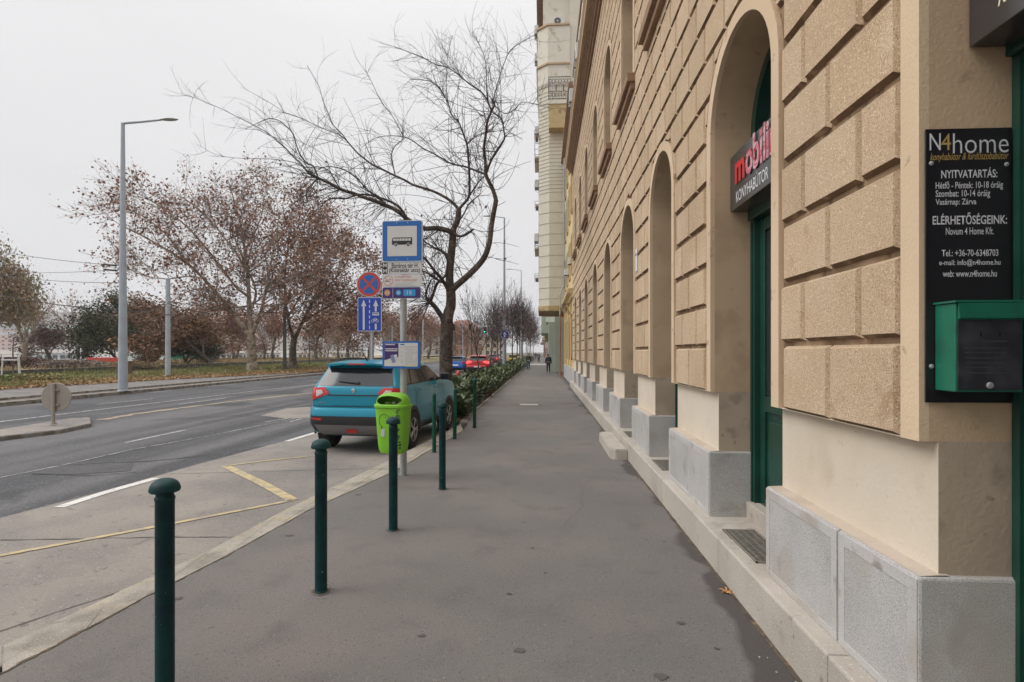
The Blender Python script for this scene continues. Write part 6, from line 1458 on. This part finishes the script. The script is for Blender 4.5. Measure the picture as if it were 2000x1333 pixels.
# ------------------------------------------------------------- low wall, railing, riverside
mb = MB(); 
for i in range(60): mb.box(-37.28, -36.95, -60+i*5.0+.01, -60+i*5.0+4.99, -.05, .47, .02)
tag(mb.build('low_wall', mat('dark_wall_stone', (.075,.07,.062), .95, var=.2, layers=(((.13,.12,.10),1.5,.5,.62),), bump=.4)), 'long low dark stone wall separating verge from park', 'wall')
ra = thing('river_railing', 'thin dark railing along the river edge of the park', 'railing', (-70.3, 0, .32))
for i in range(60):
    mb = MB(); mb.box(-.03, .03, -.03, .03, 0, 1.1); o = mb.build('post', M['steeldark'], ra); o.location = (0, i*3.5+10, 0)
for z in (1.08, .75, .4): mb = MB(); mb.tube([(0, 8, z), (0, 225, z)], .022, 5); mb.build('rail', M['steeldark'], ra)
M['coral'] = mat('coral_plastic', (.62,.09,.07), .6, var=.15, vs=1)
for px, w_, tt, lb in ((182, 1.3, 66, 'coral red plastic barrier left of the dark evergreen trunks'), (206, 1.1, 67, 'coral red barrier under the dark evergreen'), (222, 1.2, 65, 'small coral red barrier beside the tall lamp')):
    x, y = XY(px, tt); t_ = thing('barrier', lb, 'barrier', (x, y, .32), .8, 'coral barriers in the park')
    mb = MB(); mb.box(-w_/2, w_/2, -.04, .04, .25, .75, .03); mb.build('panel', M['coral'], t_)
    for s in (-1, 1): mb = MB(); mb.box(s*w_*.35-.05, s*w_*.35+.05, -.3, .3, -.01, .08, .01); mb.box(s*w_*.35-.03, s*w_*.35+.03, -.03, .03, .08, .3); mb.build('foot', M['trim'], t_)
x, y = XY(251, 40.5); t_ = thing('utility_box', 'brown utility cabinet with pale lid behind the low wall by the lamp', 'utility box', (x, y, .1), .5)
mb = MB(); mb.box(-.22, .22, -.2, .2, 0, .95, .02); mb.build('cabinet', mat('cabinet_brown', (.12,.075,.045), .8, var=.15), t_); mb = MB(); mb.box(-.26, .26, -.24, .24, .951, 1.02, .02); mb.build('lid', M['swhite'], t_)
# boats and barges on the river, seen between the trunks
def boat(px, t_, L, hullm, cabm, lb, rz=0):
    x, y = XY(px, t_); b_ = thing('boat', lb, 'boat', (x, y, -1.5), rz, 'boats moored on the river')
    mb = MB(); loft(mb, [[(-L/2, -1.4, .0), (L/2-1.5, -1.4, 0), (L/2, 0, 0), (L/2-1.5, 1.4, 0), (-L/2, 1.4, 0)], [(-L/2-.1, -1.7, 1.2), (L/2-1.3, -1.7, 1.2), (L/2+.6, 0, 1.5), (L/2-1.3, 1.7, 1.2), (-L/2-.1, 1.7, 1.2)]]); mb.build('hull', hullm, b_, fix=True)
    cb = MB(); cb.box(-L*.36, L*.2, -1.2, 1.2, 1.15, 3.0, .1); c = cb.build('cabin', cabm, b_); cb = MB(); cb.box(-L*.4, L*.24, -1.4, 1.4, 3.001, 3.15, .04); cb.build('roof', cabm, b_)
    mb = MB()
    for s in (-1.205, 1.205):
        for i in range(7): xx = -L*.33+i*L*.073; mb.add([(xx, s, 1.8), (xx+L*.05, s, 1.8), (xx+L*.05, s, 2.6), (xx, s, 2.6)], [(0,1,2,3)])
    mb.build('window', M['glassl'], c)
wh_ = mat('boat_white', (.62,.63,.62), .5, var=.06); gr_ = mat('boat_green', (.03,.30,.22), .6, var=.1)
for a in ((130, 118, 22, wh_, wh_, 'white boat far left, behind the purple-brown tree'), (285, 104, 9, gr_, wh_, 'green hulled boat right of the tall street lamp'), (372, 108, 10, gr_, gr_, 'green boat left of the largest plane tree'), (452, 130, 26, wh_, wh_, 'long white boat left of the largest plane trunk'),
          (522, 132, 18, wh_, wh_, 'white boat between the two plane trunks'), (612, 140, 26, wh_, wh_, 'white boat behind the park lantern'), (690, 160, 30, wh_, wh_, 'long white boat above the roof of the teal car'), (790, 190, 28, wh_, wh_, 'white boat behind the timetable case')): boat(*a, rz=1.45)
# buildings across the river
def plain_building(name, label, loc, rz, w_, d_, h_, wallm, roofm, nf, nb, group=None, pitched=True):
    t_ = thing(name, label, 'building', loc, rz, group)
    mb = MB(); mb.box(-w_/2, w_/2, 0, d_, 0, h_); mb.build('wall', wallm, t_)
    mb = MB()
    if pitched: mb.add([(-w_/2-.4, -.4, h_+.01), (w_/2+.4, -.4, h_+.01), (w_/2+.4, d_+.4, h_+.01), (-w_/2-.4, d_+.4, h_+.01), (-w_/2+d_/3, d_/2, h_+d_*.28), (w_/2-d_/3, d_/2, h_+d_*.28)], [(0,1,5,4),(1,2,5),(2,3,4,5),(3,0,4),(3,2,1,0)])
    else: mb.box(-w_/2-.3, w_/2+.3, -.3, d_+.3, h_+.01, h_+.6)
    mb.build('roof', roofm, t_)
    mb = MB(); ww, wh = w_/nb*.42, h_/nf*.5; mb.box(-ww/2, ww/2, -.05, .05, 0, wh)
    first = None
    for i in range(nf):
        for j in range(nb):
            if first is None: first = mb.build('window', M['glass'], t_); o = first
            else: o = first.copy(); COL.objects.link(o)
            o.location = (-w_/2+w_*(j+.5)/nb, -.0, h_*(i+.3)/nf)
    return t_
fw = [mat('far_cream', (.50,.42,.33), .9, var=.05), mat('far_pink', (.50,.34,.29), .9, var=.05), mat('far_grey', (.42,.41,.40), .9, var=.05), mat('far_brick', (.33,.17,.12), .9, var=.1)]
rf_ = [mat('far_roof_red', (.24,.12,.09), .9), mat('far_roof_green', (.20,.33,.27), .9), mat('far_roof_grey', (.2,.2,.21), .9)]
for i, (px, tt, w_, h_, a, b_, lb) in enumerate([(-20,560,46,17,0,0,'cream block across the river at the far left'), (42,540,40,15,1,2,'pink block across the river, behind the pale-leaved trees'), (88,545,44,19,0,1,'cream green-roofed building across the river above the purple-brown tree'), (136,540,50,20,2,1,'grey green-roofed building across the river behind the bare tree'),
    (190,555,40,16,1,0,'pink red-roofed building across the river behind the dark evergreen'), (250,560,44,17,0,0,'cream red-roofed building across the river near the street lamp'), (310,570,48,18,2,2,'grey building across the river behind the orange-brown tree'), (400,590,48,17,0,0,'cream red-roofed block across the river left of the largest plane tree'),
    (470,620,46,18,1,0,'pink block across the river behind the largest plane trunk'), (545,650,48,16,0,2,'cream grey-roofed block across the river between the plane trunks'), (625,700,54,19,2,0,'grey red-roofed block across the river beyond the lantern')]):
    x, y = XY(px, tt); plain_building('riverside_building', lb, (x, y, 3.2), math.atan2(-x, y)*1-.0+0, w_, 16, h_, fw[a], rf_[b_], 4, 9, 'buildings across the river')
# buildings closing the road ahead
for (px, tt, w_, h_, a, b_, lb) in ((902, 230, 15, 12, 3, 0, 'brick building with red roof at the end of the road'), (938, 230, 22, 9, 0, 2, 'pale low building at the end of the road beside the brick one'), (868, 240, 24, 11, 2, 0, 'grey building at the end of the road behind the street tree'), (820, 260, 22, 9, 1, 0, 'pink building far beyond the stop pole')):
    x, y = XY(px, tt); plain_building('distant_building', lb, (x, y, -.2), .05, w_, 14, h_, fw[a], rf_[b_], 3, 7, 'buildings at the end of the road')
# ------------------------------------------------------------- yellow neighbour
yw = mat('ochre_plaster', (.62,.46,.22), .9, var=.06, bump=.1); yw2 = mat('yellow_plaster', (.64,.52,.30), .9, var=.05); cb_ = mat('cream_brick', (.62,.585,.49), .9, var=.05, vs=2)
gw = mat('pale_green_plaster', (.46,.51,.42), .9, var=.05, vs=1); oc = mat('ochre_soffit', (.46,.35,.18), .9, var=.12, layers=(((.30,.22,.12),2,.58,.66),)); co_ = mat('copper_pipe', (.42,.14,.07), .7, var=.2); cream2 = mat('cream_panel', (.65,.62,.53), .9, var=.05, layers=(((.44,.38,.28),1.5,.6,.7),))
XB = 1.6
bB = thing('ochre_building', 'ochre and yellow building following the arcaded one along the sidewalk', 'building', (XB, 27.4, 0))
mb = MB(); mb.box(XB, 13, 27.4, 38.6, .9, 15.2); mb.build('wall', yw2, bB, world=True)
mb = MB(); mb.box(XB-.10, 12.9, 27.35, 38.55, -.05, .9, .01); mb.build('plinth', M['granite'], bB, world=True)
mb = MB(); mb.prism([(XB+.1,4.55),(XB-.12,4.55),(XB-.16,4.68),(XB-.34,4.80),(XB-.36,4.95),(XB+.1,5.05)], 27.42, 38.6); mb.build('string_course', yw, bB, world=True)
mb = MB(); mb.prism([(XB+.1,15.0),(XB-.3,15.2),(XB-.3,15.4),(8,18.2),(13.2,15.3)], 27.41, 38.59); mb.build('roof', M['brown'], bB, world=True)
for i in range(4):
    y = 28.7+i*2.7
    mb = MB(); mb.box(XB-.05, XB+.06, y-.62, y+.62, 1.2, 3.9, .02); f = mb.build('window', yw, bB, world=True); mb = MB(); mb.box(-.0, .02, -.5, .5, 0, 2.45); o = mb.build('pane', M['glass'], f); o.location = (XB-.062, y, 1.3)
    for z in (5.9, 9.2, 12.2):
        mb = MB(); mb.box(XB-.08, XB+.05, y-.6, y+.6, z, z+2.1, .02); f = mb.build('window', yw, bB, world=True); mb = MB(); mb.box(0, .02, -.48, .48, 0, 1.9); o = mb.build('pane', M['glass'], f); o.location = (XB-.092, y, z+.1)
    mb = MB(); mb.box(XB-.09, XB+.02, y+1.15, y+1.55, .9, 4.55, .01); mb.build('pilaster', yw, bB, world=True)
mb = MB(); mb.tube([(XB-.42, 36.9, .0), (XB-.42, 36.9, 4.3)], .055, 10); mb.build('downpipe', co_, bB, world=True)
mb = MB(); mb.tube([(XB-.42, 36.9, 4.3), (XB-.42, 36.9, 5.6), (XB-.30, 36.9, 6.0), (XB-.12, 36.9, 6.3), (XB-.12, 36.9, 15)], .055, 10); mb.build('downpipe', M['galv'], bB, world=True)
def floodlight(px, py, tt, lb):
    x, y, z = P(px, py, tt); t_ = thing('floodlight', lb, 'floodlight', (x, y, z), -PI/2, 'floodlights on arms')
    mb = MB(); mb.box(-.22, .22, -.2, .16, -.2, .16, .02); mb.build('housing', M['swhite'], t_); mb = MB(); mb.box(-.19, .19, -.18, .14, -.215, -.2005); mb.build('lens', M['steeldark'], t_)
    mb = MB(); mb.tube([(0, .1, 0), (0, .4, -.35), (0, XB-x, -.45)], .022, 6); mb.build('arm', M['steeldark'], t_)
floodlight(1116, 510, 30, 'box floodlight on an arm above the ochre building, nearer one'); floodlight(1108, 532, 33.5, 'box floodlight on an arm, farther and lower one')
for i, (px, py, tt) in enumerate(((1119, 605, 29.5), (1114, 607, 31))):
    x, y, z = P(px, py, tt); mb = MB(); mb.tube([(XB-.02, y, z-.3), (XB-.5, y, z+.35)], .02, 5); mb.tube([(XB-.02, y, z+.35), (XB-.5, y, z+.35)], .02, 5); tag(mb.build('awning_bracket', M['steeldark']), ['black bracket on the ochre wall, nearer to the arches', 'black bracket on the ochre wall, farther from the arches'][i], 'bracket')
# ------------------------------------------------------------- tall cream block with the projecting bay
YC = 39.0
bC = thing('cream_building', 'tall cream brick apartment block with a projecting bay over the sidewalk', 'building', (1.05, YC, 0))
mb = MB(); mb.box(1.95, 15, YC, YC+30, 5.2, 29); mb.build('wall', cb_, bC, world=True)
mb = MB(); mb.box(1.05, 14.8, YC+8.2, YC+60, -.05, 5.2)
mb.build('ground_floor_wall', gw, bC, world=True)
mb = MB()
for z in (1.0, 2.2, 3.4, 4.6): mb.box(1.03, 1.06, YC+8.3, YC+30, z, z+.05)
mb.build('joint_line', M['reveal_base'], bC, world=True)
def bay_ring(z, x0, y0=YC, y1=YC+6.2): return [(1.96, y0, z), (x0+.75, y0, z), (x0, y0+.62, z), (x0, y1-.62, z), (x0+.75, y1, z), (1.96, y1, z)]
XO = -.28
mb = MB(); loft(mb, [bay_ring(5.02, XO), bay_ring(24.2, XO)]); bay = mb.build('bay', cb_, bC, world=True, fix=True)
mb = MB(); r = random.Random(7)
zs_ = [5.6+i*.78 for i in range(10)]+[13.3+i*.27 for i in range(28)]
for z in zs_:   # raised courses of the bay
    loft(mb, [bay_ring(z, XO-.02, YC-.012, YC+6.212), bay_ring(z+.03, XO-.02, YC-.012, YC+6.212)])
mb.build('brick_courses', mat('brick_course_shadow', (.40,.36,.28), .9, var=.1), bC, world=True, fix=True)  # thin course lines in a darker brick tone of their own
mb = MB(); loft(mb, [bay_ring(4.70, XO+.02), bay_ring(4.74, XO-.05, YC-.03), bay_ring(5.10, XO-.05, YC-.03)]); mb.build('bay_soffit', oc, bC, world=True, fix=True)
# upper plain panels and ledges of the bay
mb = MB(); loft(mb, [bay_ring(21.2, XO-.10, YC-.08, YC+6.28), bay_ring(25.3, XO-.10, YC-.08, YC+6.28)])
loft(mb, [bay_ring(21.0, XO-.02, YC-.04, YC+6.2), bay_ring(21.2, XO-.10, YC-.08, YC+6.28)]); mb.build('bay_panel', cream2, bC, world=True, fix=True)
mb = MB()
for z in (22.5, 25.31): loft(mb, [bay_ring(z, XO-.18, YC-.16, YC+6.3), bay_ring(z+.12, XO-.18, YC-.16, YC+6.3)])
mb.build('ledge', M['brown2'], bC, world=True, fix=True)
mb = MB(); mb.box(XO+.3, 1.949, YC+.5, YC+6, 25.4, 28.6); mb.build('attic_wall', cream2, bC, world=True)
mb = MB(); mb.box(XO-.2, 15.2, YC-.1, YC+30.2, 29.001, 29.5); mb.build('roof', M['brown'], bC, world=True)
# balcony on the near side of the bay with scrolled railing
zb0 = EYE+(HZ-253)/FP*38.2; zb1 = EYE+(HZ-200)/FP*38.2; zt = EYE+(HZ-146)/FP*37.6
bx0, bx1 = XY(1071, 38)[0], 1.95
mb = MB(); mb.box(bx0, bx1, YC-1.0, YC-.09, zb1-.25, zb1, .02); sl = mb.build('balcony', cream2, bC, world=True)
mb = MB(); mb.box(bx0+.04, bx1-.02, YC-.95, YC-.1, zb0, zb1-.251, .02); o = mb.build('balcony_soffit', oc, sl)
rl = MB(); yy = YC-.96
for z in (zb1+.12, zt): rl.tube([(bx0+.03, YC-.1, z), (bx0+.03, yy, z), (bx1, yy, z)], .028, 5)
rl.tube([(bx0+.03, yy, zb1), (bx0+.03, yy, zt+.02)], .03, 5)
for k_ in range(3):
    z0_ = zb1+.12+(zt-zb1-.12)*(.18, .5, .82)[k_]; n_ = (7, 3, 7)[k_]; R_ = (.12, .30, .12)[k_]
    for i in range(n_):
        cx_ = bx0+.03+(bx1-bx0)*(i+.5)/n_; rl.tube([(cx_+R_*math.cos(a*PI/8), yy, z0_+R_*math.sin(a*PI/8)) for a in range(17)], .018, 4, cap=False)
for i in range(13): x_ = bx0+.03+(bx1-bx0)*i/12; rl.tube([(x_, yy, zb1), (x_, yy, zt)], .008, 4)
mb = rl.build('balcony_railing', M['steeldark'], sl)
ac_unit((P(1092, 40, 38.6)[0], YC+.45, P(1092, 42, 38.6)[2]), 0, 'white air conditioner with round fan high on the cream block, facing the camera')
# boxes hanging off the street side of the bay
for i, (py, kind) in enumerate(((75,'ac'),(105,'ac'),(232,'ac'),(285,'b'),(355,'ac'),(395,'b'),(470,'ac'),(548,'b'))):
    z = EYE+(HZ-py)/FP*41; yy = YC+.9+(i % 3)*1.6
    if kind == 'ac': ac_unit((XO-.03, yy+.4, z-.3), -PI/2, 'air conditioner on the street side of the cream bay, %s from the bottom' % ['fifth','fourth','third','','second','','lowest','',][i] if py not in (75,) else 'topmost air conditioner on the street side of the cream bay', 'air conditioners hanging on the cream bay')
    else:
        t_ = thing('window_basket', 'black iron window basket on the cream bay, %s' % {285: 'highest of three', 395: 'middle of three', 548: 'lowest of three'}[py], 'basket', (XO-.03, yy, z), 0, 'iron baskets on the cream bay')
        mb = MB()
        for dz in (0, .25, .5): mb.tube([(0, -.5, dz), (-.3, -.5, dz), (-.3, .5, dz), (0, .5, dz)], .015, 4)
        for k_ in range(9): mb.tube([(-.3, -.5+k_*.125, 0), (-.3, -.5+k_*.125, .5)], .01, 4)
        mb.build('bars', M['steeldark'], t_); mb = MB(); mb.box(-.24, -.03, -.45, .45, .01, .2, .02); mb.build('trough', M['brown'], t_)
for z in (9.6, 16.4):
    mb = MB(); mb.box(XO-.34, XO+.02, YC+1.2, YC+4.6, z-.14, z, .02); q = mb.build('balcony', cream2, bC, world=True)
    rl = MB()
    for dz in (.08, .5, .92): rl.tube([(XO, YC+1.22, z+dz), (XO-.32, YC+1.22, z+dz), (XO-.32, YC+4.58, z+dz), (XO, YC+4.58, z+dz)], .018, 4)
    for k_ in range(24): rl.tube([(XO-.32, YC+1.22+k_*.146, z), (XO-.32, YC+1.22+k_*.146, z+.92)], .009, 4)
    rl.build('balcony_railing', M['steeldark'], q)
for i in range(3):
    for z in (7.0, 10.4, 13.8, 17.2):
        mb = MB(); mb.box(XO-.022, XO+.05, YC+1.0+i*1.6, YC+2.0+i*1.6, z, z+1.9, .01); mb.build('window', M['glass'], bC, world=True)
for k_, z in enumerate((7.2, 10.6, 14.0, 17.5)):
    mb = MB(); mb.box(1.55, 1.9, YC-.022, YC+.05, z, z+1.5, .01) if False else mb.box(1.93, 1.96, YC+7+k_*0, YC+8.2, z, z+1.9, .01); mb.build('window', M['glass'], bC, world=True)
# second, lower bay and porch farther on
mb = MB(); loft(mb, [bay_ring(4.4, .3, YC+8.4, YC+14), bay_ring(8.5, .3, YC+8.4, YC+14)]); mb.build('porch_box', gw, bC, world=True, fix=True)
mb = MB(); loft(mb, [bay_ring(3.1, -.25, YC+9.4, YC+20), bay_ring(6.4, -.25, YC+9.4, YC+20)]); mb.build('green_bay', gw, bC, world=True, fix=True) if False else None
mb = MB(); mb.box(.5, 1.06, YC+8.3, YC+8.8, -.05, 4.4, .02); mb.build('porch_pier', gw, bC, world=True)
mb = MB(); mb.box(-.15, 1.06, YC+14.2, YC+24, 3.6, 6.6, .03); mb.build('green_bay', gw, bC, world=True)
mb = MB(); mb.box(.2, 1.06, YC+24.2, YC+34, 3.1, 5.0, .03); mb.build('brown_canopy', M['brown2'], bC, world=True)
# farther blocks along the same side
for i, (y0, y1, x0, h, m_, lb) in enumerate(((99.2,125,.9,20,fw[0],'cream block beyond the pale green ground floor'), (125.1,160,.7,22,fw[2],'grey block near the end of the sidewalk'), (160.1,230,.3,19,fw[3],'brick block closing the view at the end of the sidewalk'))):
    t_ = thing('street_building', lb, 'building', (x0, y0, 0), 0, 'blocks farther along the sidewalk')
    mb = MB(); mb.box(0, 14, 0, y1-y0, -.1, h); mb.build('wall', m_, t_); mb = MB(); mb.box(-.4, 14.2, 0, y1-y0-.02, h+.001, h+.5); mb.build('roof', M['brown'], t_)
    for k_ in range(6):
        for z in (.6, 4.6, 8.2, 11.8):
            mb = MB(); mb.box(-.03, .05, 1.5+k_*3.9, 2.9+k_*3.9, z, z+2); mb.build('window', M['glass'], t_)
    mb = MB(); mb.box(-1.0, -.001, 4, 12, 4.0, 4.6, .02); mb.build('balcony', m_, t_)
mb = MB(); mb.sheet([G(1028,712.5), G(1068,712.5), G(1068,711.3), G(1028,711.3)], .004); structure(mb.build('pale_paving_band', M['white']))
# wall of the neighbours behind the camera keeps its real length: nothing is built there
# ------------------------------------------------------------- haze
hz = MB(); hz.box(-1450, 1000, -620, 2500, -8, 200); ho = hz.build('haze', None); 
hm = bpy.data.materials.new('haze_air'); hm.use_nodes = True; ht = hm.node_tree; ht.nodes.clear()
ho_ = ht.nodes.new('ShaderNodeOutputMaterial'); pv = ht.nodes.new('ShaderNodeVolumePrincipled'); pv.inputs['Color'].default_value = (.80,.82,.86,1); pv.inputs['Density'].default_value = .0004
ht.links.new(pv.outputs[0], ho_.inputs['Volume']); ho.data.materials.clear(); ho.data.materials.append(hm); ho['kind'] = 'stuff'
